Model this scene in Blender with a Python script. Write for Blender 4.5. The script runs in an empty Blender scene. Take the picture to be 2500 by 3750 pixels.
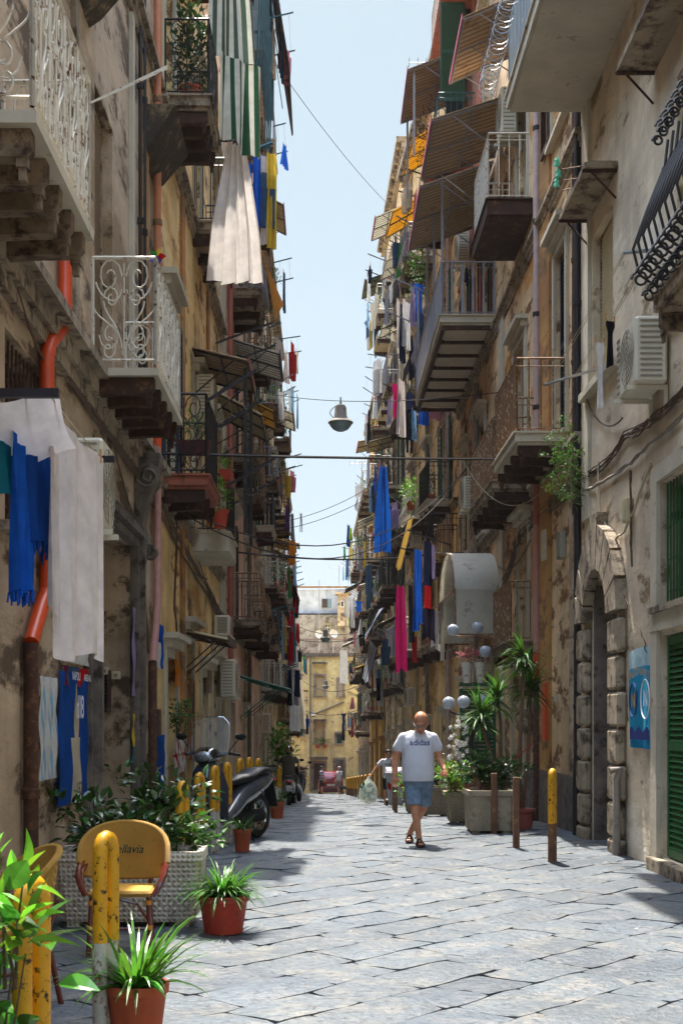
import bpy, math, random
from math import sin, cos, pi, radians, sqrt, floor
from mathutils import Vector, Matrix
from mathutils.bvhtree import BVHTree
R = random.Random(11)
V = Vector
scene = bpy.context.scene
COL = scene.collection
# ---- survey of the street: picture position <-> metres (level camera at the origin, 1.65 m above the near paving)
F, CX, CY, CH = 2900.0, 745.0, 1650.0, 1.65
def W(px, py, Y): return V(((px - CX) * Y / F, Y, CH - (py - CY) * Y / F))
def G(Y):                                   # paving height: level, then running downhill
    t = max(0.0, Y - 17.0)
    return -0.0525 * (t*t/12 if t < 6 else t - 3)
# ---- materials
MATS = {}
def hexc(h):
    h = h.lstrip('#'); c = [int(h[i:i+2], 16) / 255 for i in (0, 2, 4)]
    return tuple(x / 12.92 if x < .04045 else ((x + .055) / 1.055) ** 2.4 for x in c)
def mk(name, col, rough=.8, var=.3, vs=4, bump=.15, bs=40, second=None, thr=.55, ss=3, soft=.06, third=None, thr3=.6, ss3=1.2, streak=0, metal=0, trans=0, alpha=1, spec=.4, weave=0, coat=0, emis=0):
    if name in MATS: return MATS[name]
    if isinstance(col, str): col = hexc(col)
    if isinstance(second, str): second = hexc(second)
    if isinstance(third, str): third = hexc(third)
    m = bpy.data.materials.new(name); m.use_nodes = True; nt = m.node_tree; N = nt.nodes; L = nt.links
    b = N['Principled BSDF']; out = N['Material Output']
    b.inputs['Roughness'].default_value = rough; b.inputs['Metallic'].default_value = metal
    b.inputs['Specular IOR Level'].default_value = spec
    if coat: b.inputs['Coat Weight'].default_value = coat; b.inputs['Coat Roughness'].default_value = .08
    tc = N.new('ShaderNodeTexCoord')
    def noise(scale, det=5, mp=None, rgh=.6):
        if mp is None and name.startswith('plaster'): mp = (1, .38, 1)
        n = N.new('ShaderNodeTexNoise'); n.inputs['Scale'].default_value = scale; n.inputs['Detail'].default_value = det; n.inputs['Roughness'].default_value = rgh
        if mp:
            q = N.new('ShaderNodeMapping'); q.inputs['Scale'].default_value = mp; q.inputs['Location'].default_value = (R.random()*9, R.random()*9, 0)
            L.new(tc.outputs['Object'], q.inputs[0]); L.new(q.outputs[0], n.inputs['Vector'])
        else: L.new(tc.outputs['Object'], n.inputs['Vector'])
        return n.outputs['Fac']
    def rng(src, a, c, x=0, y=1):
        r = N.new('ShaderNodeMapRange'); r.inputs[1].default_value = a; r.inputs[2].default_value = c; r.inputs[3].default_value = x; r.inputs[4].default_value = y
        L.new(src, r.inputs[0]); return r.outputs[0]
    def mix(fac, A, B, mode='MIX'):
        q = N.new('ShaderNodeMix'); q.data_type = 'RGBA'; q.blend_type = mode
        if isinstance(fac, (int, float)): q.inputs[0].default_value = fac
        else: L.new(fac, q.inputs[0])
        for s, k in ((A, 6), (B, 7)):
            if isinstance(s, tuple): q.inputs[k].default_value = (*s[:3], 1)
            else: L.new(s, q.inputs[k])
        return q.outputs[2]
    c = tuple(col[:3])
    if var:
        lo = tuple(x * (1 - var) for x in c); hi = tuple(min(1, x * (1 + var * .7)) for x in c)
        c = mix(rng(noise(vs), .3, .7), lo, hi)
    if third: c = mix(rng(noise(ss3, 8, None, .7), thr3 - soft, thr3 + soft), c, third)
    if second: c = mix(rng(noise(ss, 9, None, .68), thr - soft, thr + soft), c, second)
    if streak:
        f = rng(noise(1, 6, (2.6, 1.0, .35)), .45, .78, 0, streak)
        c = mix(f, c, tuple(x * .32 for x in hexc('#6a5a48')))
    if name.startswith(('leaf', 'blade', 'basalt')):          # every leaf and every stone a little different
        lf_ = not name.startswith('basalt')
        ge = N.new('ShaderNodeNewGeometry'); h = N.new('ShaderNodeHueSaturation'); L.new(rng(ge.outputs['Random Per Island'], 0, 1, *((.5, 1.5) if lf_ else (.87, 1.13))), h.inputs['Value']); L.new(rng(ge.outputs['Random Per Island'], 0, 1, *((.462, .515) if lf_ else (.5, .5))), h.inputs['Hue'])
        if isinstance(c, tuple): h.inputs['Color'].default_value = (*c, 1)
        else: L.new(c, h.inputs['Color'])
        c = h.outputs[0]
    if isinstance(c, tuple): b.inputs['Base Color'].default_value = (*c, 1)
    else: L.new(c, b.inputs['Base Color'])
    if bump:
        bn = N.new('ShaderNodeBump'); bn.inputs['Strength'].default_value = min(1, bump * 2); bn.inputs['Distance'].default_value = .02
        h = noise(bs, 6)
        if weave:
            ck = N.new('ShaderNodeTexWave'); ck.inputs['Scale'].default_value = weave; ck.bands_direction = 'X'; ck2 = N.new('ShaderNodeTexWave'); ck2.inputs['Scale'].default_value = weave; ck2.bands_direction = 'Z'
            L.new(tc.outputs['Object'], ck.inputs[0]); L.new(tc.outputs['Object'], ck2.inputs[0])
            ml = N.new('ShaderNodeMath'); ml.operation = 'MULTIPLY'; L.new(ck.outputs['Fac'], ml.inputs[0]); L.new(ck2.outputs['Fac'], ml.inputs[1]); h = ml.outputs[0]
        L.new(h, bn.inputs['Height']); L.new(bn.outputs[0], b.inputs['Normal'])
    if emis:
        b.inputs['Emission Strength'].default_value = emis
    if trans:
        t = N.new('ShaderNodeBsdfTranslucent'); ms = N.new('ShaderNodeMixShader'); ms.inputs[0].default_value = trans
        if isinstance(c, tuple): t.inputs[0].default_value = (*c, 1)
        else: L.new(c, t.inputs[0])
        L.new(b.outputs[0], ms.inputs[1]); L.new(t.outputs[0], ms.inputs[2]); L.new(ms.outputs[0], out.inputs[0])
    if alpha < 1: b.inputs['Alpha'].default_value = alpha
    MATS[name] = m
    return m
def plaster(name, c, c2='#4a3d30', peel='#7b6a52', thr=.56, thr3=.58, streak=.45):
    return mk(name, c, rough=.92, var=.28, vs=1.7, bump=.3, bs=14, second=c2, thr=thr, ss=2.2, soft=.035, third=peel, thr3=thr3, ss3=.9, streak=streak)
def cloth_m(name, c, trans=.35, var=.12): return mk(name, c, rough=.95, var=var+.06, vs=6, bump=.28, bs=9, trans=trans, spec=.1)
def paint(name, c, rough=.5, rust=None, thr=.62, **k): return mk(name, c, rough=rough, var=.15, vs=9, bump=.06, bs=30, second=rust, thr=thr, ss=14, soft=.03, **k)
# ---- mesh builder
class MB:
    def __init__(s, xf=None): s.v = []; s.f = []; s.m = []; s.xf = xf; s.cur = 0; s.k = []
    def add(s, vs, fs):
        s.k.append((len(s.v), len(s.f))); o = len(s.v)
        if s.xf: vs = [s.xf(*p) for p in vs]
        s.v.extend([tuple(p) for p in vs]); s.f.extend([tuple(i + o for i in f) for f in fs]); s.m.extend([s.cur] * len(fs)); return s
    def box(s, a0, a1, b0, b1, c0, c1):
        a0, a1 = min(a0, a1), max(a0, a1); b0, b1 = min(b0, b1), max(b0, b1); c0, c1 = min(c0, c1), max(c0, c1)
        return s.add([(a0,b0,c0),(a1,b0,c0),(a1,b1,c0),(a0,b1,c0),(a0,b0,c1),(a1,b0,c1),(a1,b1,c1),(a0,b1,c1)],
                     [(0,3,2,1),(4,5,6,7),(0,1,5,4),(1,2,6,5),(2,3,7,6),(3,0,4,7)])
    def hexa(s, bot, top):                      # 4 bottom points, 4 top points
        return s.add(list(bot) + list(top), [(0,3,2,1),(4,5,6,7),(0,1,5,4),(1,2,6,5),(2,3,7,6),(3,0,4,7)])
    def rbox(s, a0, a1, b0, b1, c0, c1, r=.02):    # box with chamfered edges (vertical + top)
        a0, a1 = min(a0, a1), max(a0, a1); b0, b1 = min(b0, b1), max(b0, b1); c0, c1 = min(c0, c1), max(c0, c1)
        def ring(i, z): return [(a0+r+i, b0+i, z), (a1-r-i, b0+i, z), (a1-i, b0+r+i, z), (a1-i, b1-r-i, z), (a1-r-i, b1-i, z), (a0+r+i, b1-i, z), (a0+i, b1-r-i, z), (a0+i, b0+r+i, z)]
        vs = ring(r*.7, c0) + ring(0, c0+r) + ring(0, c1-r) + ring(r*.7, c1); fs = []
        for k in range(3):
            for j in range(8): fs.append((k*8+j, k*8+(j+1)%8, k*8+8+(j+1)%8, k*8+8+j))
        fs.append(tuple(range(7, -1, -1))); fs.append(tuple(range(24, 32)))
        return s.add(vs, fs)
    def tube(s, pts, r, n=6, caps=True, r2=None):
        pts = [V(p) for p in pts]; k = len(pts); rings = []; up = None
        for i, p in enumerate(pts):
            d = (pts[min(i+1, k-1)] - pts[max(i-1, 0)])
            if d.length < 1e-9: d = V((0,0,1))
            d.normalize()
            if up is None: up = V((0,0,1)) if abs(d.z) < .9 else V((1,0,0))
            a = d.cross(up)
            if a.length < 1e-6: a = d.cross(V((1,.1,0)))
            a.normalize(); bb = a.cross(d).normalized(); up = bb
            rr = r if r2 is None else r + (r2 - r) * i / max(1, k-1)
            if isinstance(r, (list, tuple)): rr = r[i]
            rings.append([p + (a * cos(2*pi*j/n) + bb * sin(2*pi*j/n)) * rr for j in range(n)])
        vs = [p for q in rings for p in q]; fs = []
        for i in range(k-1):
            for j in range(n): fs.append((i*n+j, i*n+(j+1)%n, (i+1)*n+(j+1)%n, (i+1)*n+j))
        if caps: fs.append(tuple(range(n-1, -1, -1))); fs.append(tuple((k-1)*n + j for j in range(n)))
        return s.add(vs, fs)
    def loft(s, rings, caps=True):
        n = len(rings[0]); vs = [p for q in rings for p in q]; fs = []
        for i in range(len(rings)-1):
            for j in range(n): fs.append((i*n+j, i*n+(j+1)%n, (i+1)*n+(j+1)%n, (i+1)*n+j))
        if caps: fs.append(tuple(range(n-1, -1, -1))); fs.append(tuple((len(rings)-1)*n + j for j in range(n)))
        return s.add(vs, fs)
    def lathe(s, prof, c=(0,0,0), n=16, ax=None, caps=True):      # prof: (radius, height)
        c = V(c); rings = []
        if ax is None: A, B, D = V((1,0,0)), V((0,1,0)), V((0,0,1))
        else:
            D = V(ax).normalized(); A = D.cross(V((0,0,1)) if abs(D.z) < .9 else V((1,0,0))).normalized(); B = D.cross(A)
        for r, h in prof: rings.append([c + D*h + (A*cos(2*pi*j/n) + B*sin(2*pi*j/n))*max(r, 1e-4) for j in range(n)])
        return s.loft(rings, caps)
    def sph(s, c, r, n=12, m=8, sc=(1,1,1), rot=None):
        c = V(c); rings = []
        for i in range(m+1):
            t = pi * i / m; q = []
            for j in range(n):
                p = V((sin(t)*cos(2*pi*j/n)*sc[0], sin(t)*sin(2*pi*j/n)*sc[1], cos(t)*sc[2])) * r
                if i in (0, m): p = V((1e-4*cos(2*pi*j/n), 1e-4*sin(2*pi*j/n), cos(t)*sc[2]*r))
                if rot: p = rot @ p
                q.append(c + p)
            rings.append(q)
        return s.loft(rings, True)
    def limb(s, p0, p1, r0, r1, n=14, sq=(1, 1)):   # tapered limb with round ends
        p0, p1 = V(p0), V(p1)
        s.tube([p0, p0.lerp(p1, .33), p0.lerp(p1, .66), p1], [r0, r0*.72+r1*.28, r0*.35+r1*.65, r1], n); s.sph(p0, r0, n, 8); s.sph(p1, r1, n, 8); return s
    def leaf(s, p, d, up, L, w, bend=.25):
        d = d.normalized(); a = d.cross(up)
        if a.length < 1e-4: a = d.cross(V((1,0,.1)))
        a.normalize(); nn = a.cross(d).normalized()
        m1 = p + d*L*.4 + nn*L*bend*.35; tip = p + d*L*(1-bend*.3) - nn*L*bend*.5
        return s.add([p, m1 + a*w*.5 + nn*w*.15, m1 - nn*w*.05, m1 - a*w*.5 + nn*w*.15, tip], [(0,1,2),(0,2,3),(1,4,2),(2,4,3)])
    def leaf2(s, p, d, up, L, w, bend=.25, n=6):        # broad leaf with a folded midrib and an arched tip
        d = d.normalized(); a = d.cross(up)
        if a.length < 1e-4: a = d.cross(V((1,0,.1)))
        a.normalize(); nn = a.cross(d).normalized(); vs = []
        for i in range(n+1):
            t = i/n; ww = w*.5*max(.02, sin(pi*min(1, t*.97+.02)**.75))*(1 if i else .3); q = p + d*L*t - nn*L*bend*t*t
            vs += [q + a*ww + nn*ww*.35, q, q - a*ww + nn*ww*.35]
        return s.add(vs, [f for i in range(n) for f in ((3*i, 3*i+1, 3*i+4, 3*i+3), (3*i+1, 3*i+2, 3*i+5, 3*i+4))])
    def blade(s, p, d, L, w, droop=1.0, seg=5):
        d = d.normalized(); a = d.cross(V((0,0,1)))
        if a.length < 1e-3: a = V((1,0,0))
        a.normalize(); vs = []; q = V(p); dd = V(d)
        for i in range(seg+1):
            t = i/seg; ww = w * (1 - t**2.2) * (.6 + .4*min(1, t*4)) * .5
            vs += [q + a*ww, q - a*ww]; q = q + dd*L/seg; dd = (dd + V((0,0,-1))*droop*.36/seg*(1+t*2)).normalized()
        return s.add(vs, [(2*i, 2*i+1, 2*i+3, 2*i+2) for i in range(seg)])
    def build(s, name, mats, parent=None, smooth=False, ang=40, loc=None):
        if not isinstance(mats, (list, tuple)): mats = [mats]
        org = V(parent['_o']) if parent is not None and '_o' in parent else V((0,0,0))
        if parent is None:
            if loc is None:
                xs = [p[0] for p in s.v]; ys = [p[1] for p in s.v]; zs = [p[2] for p in s.v]
                loc = ((min(xs)+max(xs))/2, (min(ys)+max(ys))/2, min(zs))
            org = V(loc)
        me = bpy.data.meshes.new(name); me.from_pydata([(p[0]-org.x, p[1]-org.y, p[2]-org.z) for p in s.v], [], s.f)
        for m in mats: me.materials.append(m)
        if len(mats) > 1: me.polygons.foreach_set('material_index', s.m)
        if smooth:
            me.polygons.foreach_set('use_smooth', [True]*len(me.polygons))
            try: me.set_sharp_from_angle(angle=radians(ang))
            except Exception: pass
        me.update()
        o = bpy.data.objects.new(name, me); COL.objects.link(o); o['_o'] = tuple(org)
        if parent is None: o.location = org
        else: o.parent = parent
        return o
def each(q, name, mats, parent, n=1, **kw):      # one object per n shapes added
    k = q.k[::n] + [(len(q.v), len(q.f))]; r = []
    for (v0, f0), (v1, f1) in zip(k, k[1:]):
        b = MB(); b.v = q.v[v0:v1]; b.f = [tuple(i-v0 for i in f) for f in q.f[f0:f1]]; b.m = q.m[f0:f1]; r.append(b.build(name, mats, parent, **kw))
    return r
def tag(o, label, cat, group=None, kind=None):
    if label: o['label'] = label
    if cat: o['category'] = cat
    if group: o['group'] = group
    if kind: o['kind'] = kind
    return o
def thing(name, label, cat, loc, group=None):
    o = bpy.data.objects.new(name, None); COL.objects.link(o); o.empty_display_size = .2
    o.location = loc; o['_o'] = tuple(loc); return tag(o, label, cat, group)
def struct(o): o['kind'] = 'structure'; return o
def text_mesh(txt, size=1, shear=0, ext=0.0, res=3):
    cu = bpy.data.curves.new('t', 'FONT'); cu.body = txt; cu.size = size; cu.align_x = 'CENTER'; cu.align_y = 'CENTER'; cu.shear = shear; cu.extrude = ext; cu.resolution_u = res; cu.offset = size*.012
    o = bpy.data.objects.new('t', cu); COL.objects.link(o); bpy.context.view_layer.update()
    me = bpy.data.meshes.new_from_object(o.evaluated_get(bpy.context.evaluated_depsgraph_get()))
    vs = [tuple(v.co) for v in me.vertices]; fs = [tuple(p.vertices) for p in me.polygons]
    bpy.data.objects.remove(o); bpy.data.curves.remove(cu); bpy.data.meshes.remove(me)
    return vs, fs
# ---- a house front: s runs along it away from the camera, d stands out from it, z is up
class Wall:
    def __init__(w, A, B, side):
        w.A = V((A[0], A[1])); w.B = V((B[0], B[1])); w.L = (w.B - w.A).length; w.u = (w.B - w.A).normalized()
        w.n = V((w.u.y, -w.u.x)) if side == 'L' else V((-w.u.y, w.u.x)); w.side = side
    def pt(w, s, d, z):
        q = w.A + w.u*s + w.n*d; return V((q.x, q.y, z))
    def hit(w, px, py, d=0.0):
        r = V(((px-CX)/F, 1.0)); P0 = w.A + w.n*d; t = P0.dot(w.n) / r.dot(w.n); q = r*t
        return (q - w.A).dot(w.u), CH - (py-CY)*t/F
    def s(w, px, d=0.0): return w.hit(px, 0, d)[0]
    def z(w, px, py, d=0.0): return w.hit(px, py, d)[1]
# =================== materials
P = dict(
 wall_a = plaster('plaster_grey_brown', '#bda68a', '#5f4c38', '#9a8262', .55, .56),
 wall_b = plaster('plaster_ochre_beige', '#f0cd8e', '#7c5a36', '#cc9c58', .57, .58, .6),
 wall_c = plaster('plaster_pale_pink', '#e8c0a0', '#8a6a50', '#d8b490', .62, .62, .55),
 wall_d = plaster('plaster_beige', '#ecd8b0', '#74593a', '#c8a878', .56, .56, .6),
 wall_r1 = plaster('plaster_smooth_beige', '#dac8ac', '#8c7656', '#e6dcc8', .60, .62, .55),
 wall_r2 = plaster('plaster_tan_orange', '#e4c398', '#7c5632', '#cc9250', .55, .58, .7),
 wall_r3 = plaster('plaster_red_pink', '#c27a62', '#7a5040', '#b0917a', .60, .58, .5),
 wall_y = plaster('plaster_yellow', '#e2b458', '#9a7a48', '#cfa565', .66, .66, .3),
 wall_end = plaster('plaster_end_yellow', '#f2dfa4', '#a8946c', '#e4d0a0', .62, .58, .35),
 wall_grey = plaster('plaster_grey', '#a79c92', '#6f6258', '#8d8178', .55, .55, .6),
 wall_white = plaster('plaster_white', '#cfd0d4', '#a8a6a6', '#bdbdc0', .68, .62, .35),
 strip = plaster('plaster_orange_strip', '#b98a4e', '#7a5a38', '#a87440', .56, .5, .5),
 stone = mk('piperno_stone', '#6f655c', rough=.95, var=.35, vs=3, bump=.4, bs=18, second='#3c342c', thr=.58, ss=5, third='#8b7d6c', thr3=.6, streak=.5),
 stone_l = mk('pale_stone', '#a3937c', rough=.9, var=.3, vs=3, bump=.3, bs=18, second='#4e4234', thr=.55, ss=5, streak=.7),
 soot = mk('sooty_stone', '#4a4036', rough=.95, var=.4, vs=4, bump=.4, bs=16, second='#9a8666', thr=.6, ss=4),
 slab = mk('balcony_slab', '#9d8c74', rough=.9, var=.3, vs=3, bump=.3, bs=16, second='#4c3d30', thr=.54, ss=4, streak=.4),
 slab_w = mk('painted_slab', '#bdb39e', rough=.9, var=.2, vs=2, bump=.15, bs=16, second='#7d6a50', thr=.64, ss=4),
 brick = mk('brick_underside', '#9c5a44', rough=.9, var=.3, vs=6, bump=.25, bs=20, second='#5a3a30', thr=.6, ss=8),
 corbel = mk('dark_corbel', '#3f2a20', rough=.95, var=.4, vs=5, bump=.3, bs=18, second='#6e5036', thr=.62, ss=7),
 corbel_l = mk('worn_corbel', '#7a6853', rough=.95, var=.4, vs=5, bump=.3, bs=18, second='#3b2c22', thr=.55, ss=7),
 white_iron = paint('white_painted_iron', '#cfc8b8', .55, '#6a3a1c', .60),
 black_iron = paint('black_iron', '#24201f', .5, '#4a2c20', .66),
 rust_iron = paint('rusty_iron', '#7a5a40', .8, '#c0ab88', .58),
 grey_iron = paint('grey_painted_iron', '#8f8f98', .45, '#6b5a50', .7),
 green_iron = paint('green_painted_iron', '#1f5a4c', .5, '#3a3a30', .7),
 dark_iron = paint('dark_rod', '#2b262b', .45, '#4b3428', .64, metal=.3),
 green = paint('green_shutter', '#1c4a34', .55, '#3f5a44', .64),
 green2 = paint('bright_green_shutter', '#1e5a2c', .5, '#466a44', .66),
 teal = paint('teal_frame', '#1f5560', .5),
 navy = paint('navy_shutter', '#243240', .5, '#4a4a48', .66),
 brown = paint('brown_door', '#4a342a', .6, '#6b5242', .6),
 cream_p = paint('cream_paint', '#c8bda4', .6, '#8d7a5c', .66),
 roller = paint('roller_blind', '#8a7a66', .7, '#6b5c4a', .66),
 roller_p = paint('pale_roller_blind', '#c3b48e', .7),
 glass = mk('dark_glass', '#10151a', rough=.08, var=0, bump=0, spec=.8),
 glass_b = mk('frosted_glass', '#7f99a0', rough=.3, var=.1, bump=0, spec=.6),
 void = mk('dark_room', '#0b0908', rough=1, var=.2, bump=0),
 tan = mk('tan_awning_sheet', '#b59c7c', rough=.6, var=.12, vs=3, bump=.05, second='#8c6a48', thr=.6, ss=3, trans=.12),
 tan2 = mk('ochre_awning_sheet', '#b8a386', rough=.6, var=.2, vs=3, bump=.05, second='#8a7256', thr=.6, ss=3, trans=.13),
 beige_aw = mk('beige_awning_sheet', '#b8ab86', rough=.7, var=.1, vs=3, bump=.05, trans=.3),
 yel_aw = mk('yellow_awning_sheet', '#d8b23c', rough=.6, var=.2, vs=4, bump=.05, trans=.6),
 white_aw = mk('white_plastic_sheet', '#d6d2c4', rough=.5, var=.15, vs=3, bump=.04, second='#a59d8a', thr=.62, ss=3, trans=.45),
 red_roof = mk('red_brick_awning', '#8e4034', rough=.85, var=.25, vs=14, bump=.3, bs=26),
 pink_edge = paint('magenta_edge', '#b04a6c', .6),
 ac = mk('ac_white', '#cfc6b0', rough=.55, var=.08, vs=3, bump=.02, second='#a08e70', thr=.68, ss=5),
 ac_g = mk('ac_grille', '#8e8675', rough=.6, var=.1, bump=.0),
 pipe_or = paint('orange_plastic_pipe', '#c8481c', .35, '#a5431f', .62),
 pipe_sal = paint('salmon_pipe', '#c07a54', .45, '#a8694a', .64),
 pipe_pink = paint('faded_pink_pipe', '#b58478', .5, '#94695c', .64),
 pipe_red = paint('faded_red_pipe', '#a4604e', .5, '#7a4a3e', .62),
 pipe_lil = paint('faded_lilac_pipe', '#b39a94', .5, '#8d7a70', .66),
 pipe_cast = paint('cast_iron_pipe', '#4a3024', .8, '#6a4630', .55),
 pipe_blk = paint('black_pipe', '#1d1a1a', .5),
 pipe_gry = paint('grey_pipe', '#857b70', .7, '#5a5048', .6),
 tin = mk('galvanised', '#9aa0a4', rough=.4, var=.1, metal=.7, bump=0),
 wire = mk('black_cable', '#1b1716', rough=.6, var=0, bump=0),
 wire_b = mk('brown_cable', '#5b4636', rough=.7, var=.1, bump=0),
 wire_w = mk('pale_cord', '#b8ab90', rough=.8, var=0, bump=0),
)
# =================== ground and paving
def sheet(name, m, x0, x1, ys, off, cols=2):
    b = MB()
    for i in range(len(ys)-1):
        for j in range(cols):
            xa, xb = x0+(x1-x0)*j/cols, x0+(x1-x0)*(j+1)/cols
            b.add([(xa, ys[i], G(ys[i])+off), (xb, ys[i], G(ys[i])+off), (xb, ys[i+1], G(ys[i+1])+off), (xa, ys[i+1], G(ys[i+1])+off)], [(0,1,2,3)])
    return struct(b.build(name, m, loc=(0, 0, 0)))
m_dirt = mk('joint_dirt', '#5a4c3e', rough=.95, var=.35, vs=7, bump=.3, second='#3a332c', thr=.5, ss=9)
sheet('ground', m_dirt, -160, 160, [-40, 0, 8, 17] + [17.5 + .5*i for i in range(12)] + [30, 60, 90, 130, 200, 600], -.03)
def bas(n, c, c2, c3, r): return mk(n, c, rough=r, var=.26, vs=.9, bump=.5, bs=17, second=c2, thr=.56, ss=16, soft=.07, third=c3, thr3=.55, ss3=3, spec=.5)
m_bas = [bas('basalt_paving', '#515a61', '#394046', '#6c6c68', .5), bas('basalt_worn', '#586168', '#40474e', '#716f6b', .42), bas('basalt_dark', '#4b555e', '#353c43', '#66686a', .46)]
def paving():
    b = MB(); A = radians(47); ca, sa = cos(A), sin(A); L, Wd = .66, .44; rr = random.Random(5)
    def dome(x, y): return .004*sin(x*9+y*3.1) + .005*sin(y*7.3-x*4)
    i0, i1 = -110, 160
    for r in range(-160, 170):
        off = rr.uniform(0, L)
        k0 = -130
        u = k0*L + off
        while u < 130*L:
            ln = L * rr.uniform(.6, 1.35); v = r*Wd
            cx, cy = (u+ln/2)*ca - (v+Wd/2)*sa, (u+ln/2)*sa + (v+Wd/2)*ca
            if -2.9 < cx < 4.4 and 2.5 < cy < 92:
                g = .0005 + .006*rr.random()**4; n = 5 if cy < 32 else 2
                tx, ty, tz = rr.uniform(-.006, .006), rr.uniform(-.007, .007), rr.uniform(-.002, .002); rd = .02
                vs = []; fs = []
                for j in range(n+1):
                    for i in range(n+1):
                        fu, fv = i/n, j/n; eu = 1 - 2*abs(fu-.5); ev = 1 - 2*abs(fv-.5)
                        uu = u + g + (ln-2*g)*fu; vv = v + g + (Wd-2*g)*fv
                        if i in (0, n): uu += rr.uniform(-.006, .005)*(1 if i else -1)*1
                        if j in (0, n): vv += rr.uniform(-.006, .005)*(1 if j else -1)
                        if i in (0, n) and j in (0, n): uu += .014*(1 if i == 0 else -1); vv += .014*(1 if j == 0 else -1)
                        x, y = uu*ca - vv*sa, uu*sa + vv*ca
                        e = min(eu, ev); z = G(y) + tz + (fu-.5)*tx + (fv-.5)*ty + dome(x, y) - (.0025 if e == 0 else 0) + rr.uniform(-.0022, .0022)
                        vs.append((x, y, z))
                m = n+1
                for j in range(n):
                    for i in range(n): fs.append((j*m+i, j*m+i+1, (j+1)*m+i+1, (j+1)*m+i))
                rim = [i for i in range(n)] + [j*m+n for j in range(n)] + [n*m+i for i in range(n, 0, -1)] + [j*m for j in range(n, 0, -1)]
                o = len(vs)
                for q in rim: p = vs[q]; vs.append((p[0], p[1], p[2]-.045))
                for a in range(len(rim)): c = (a+1) % len(rim); fs.append((rim[a], o+a, o+c, rim[c]))
                b.cur = rr.choice((0, 0, 1, 2)); b.add(vs, fs)
            u += ln
    o = b.build('road_paving', m_bas, smooth=True, ang=50, loc=(0, 0, 0)); return struct(o)
paving()
# =================== house fronts
def slats(mb, s0, s1, d, z0, z1, step=.055, tilt=.03, th=.008):
    n = max(2, int((z1-z0)/step))
    for i in range(n):
        z = z0 + (z1-z0)*(i+.5)/n; h = (z1-z0)/n*.42
        mb.add([(s0, d+tilt*.5, z-h), (s1, d+tilt*.5, z-h), (s1, d-tilt*.5, z+h), (s0, d-tilt*.5, z+h), (s0, d+tilt*.5-.006, z-h), (s1, d+tilt*.5-.006, z-h), (s1, d-tilt*.5-.006, z+h), (s0, d-tilt*.5-.006, z+h)],
               [(0,1,2,3), (7,6,5,4), (0,4,5,1), (3,2,6,7)])
def shutter_leaf(mb, s0, s1, d, z0, z1, step=.06):
    f = .05
    mb.box(s0, s0+f, d-.02, d+.02, z0, z1); mb.box(s1-f, s1, d-.02, d+.02, z0, z1)
    for z in (z0, (z0+z1)/2-.04, z1-.09): mb.box(s0+f, s1-f, d-.018, d+.018, z, z+.09)
    slats(mb, s0+f, s1-f, d, z0+.09, (z0+z1)/2-.04, step); slats(mb, s0+f, s1-f, d, (z0+z1)/2+.05, z1-.09, step)
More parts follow.
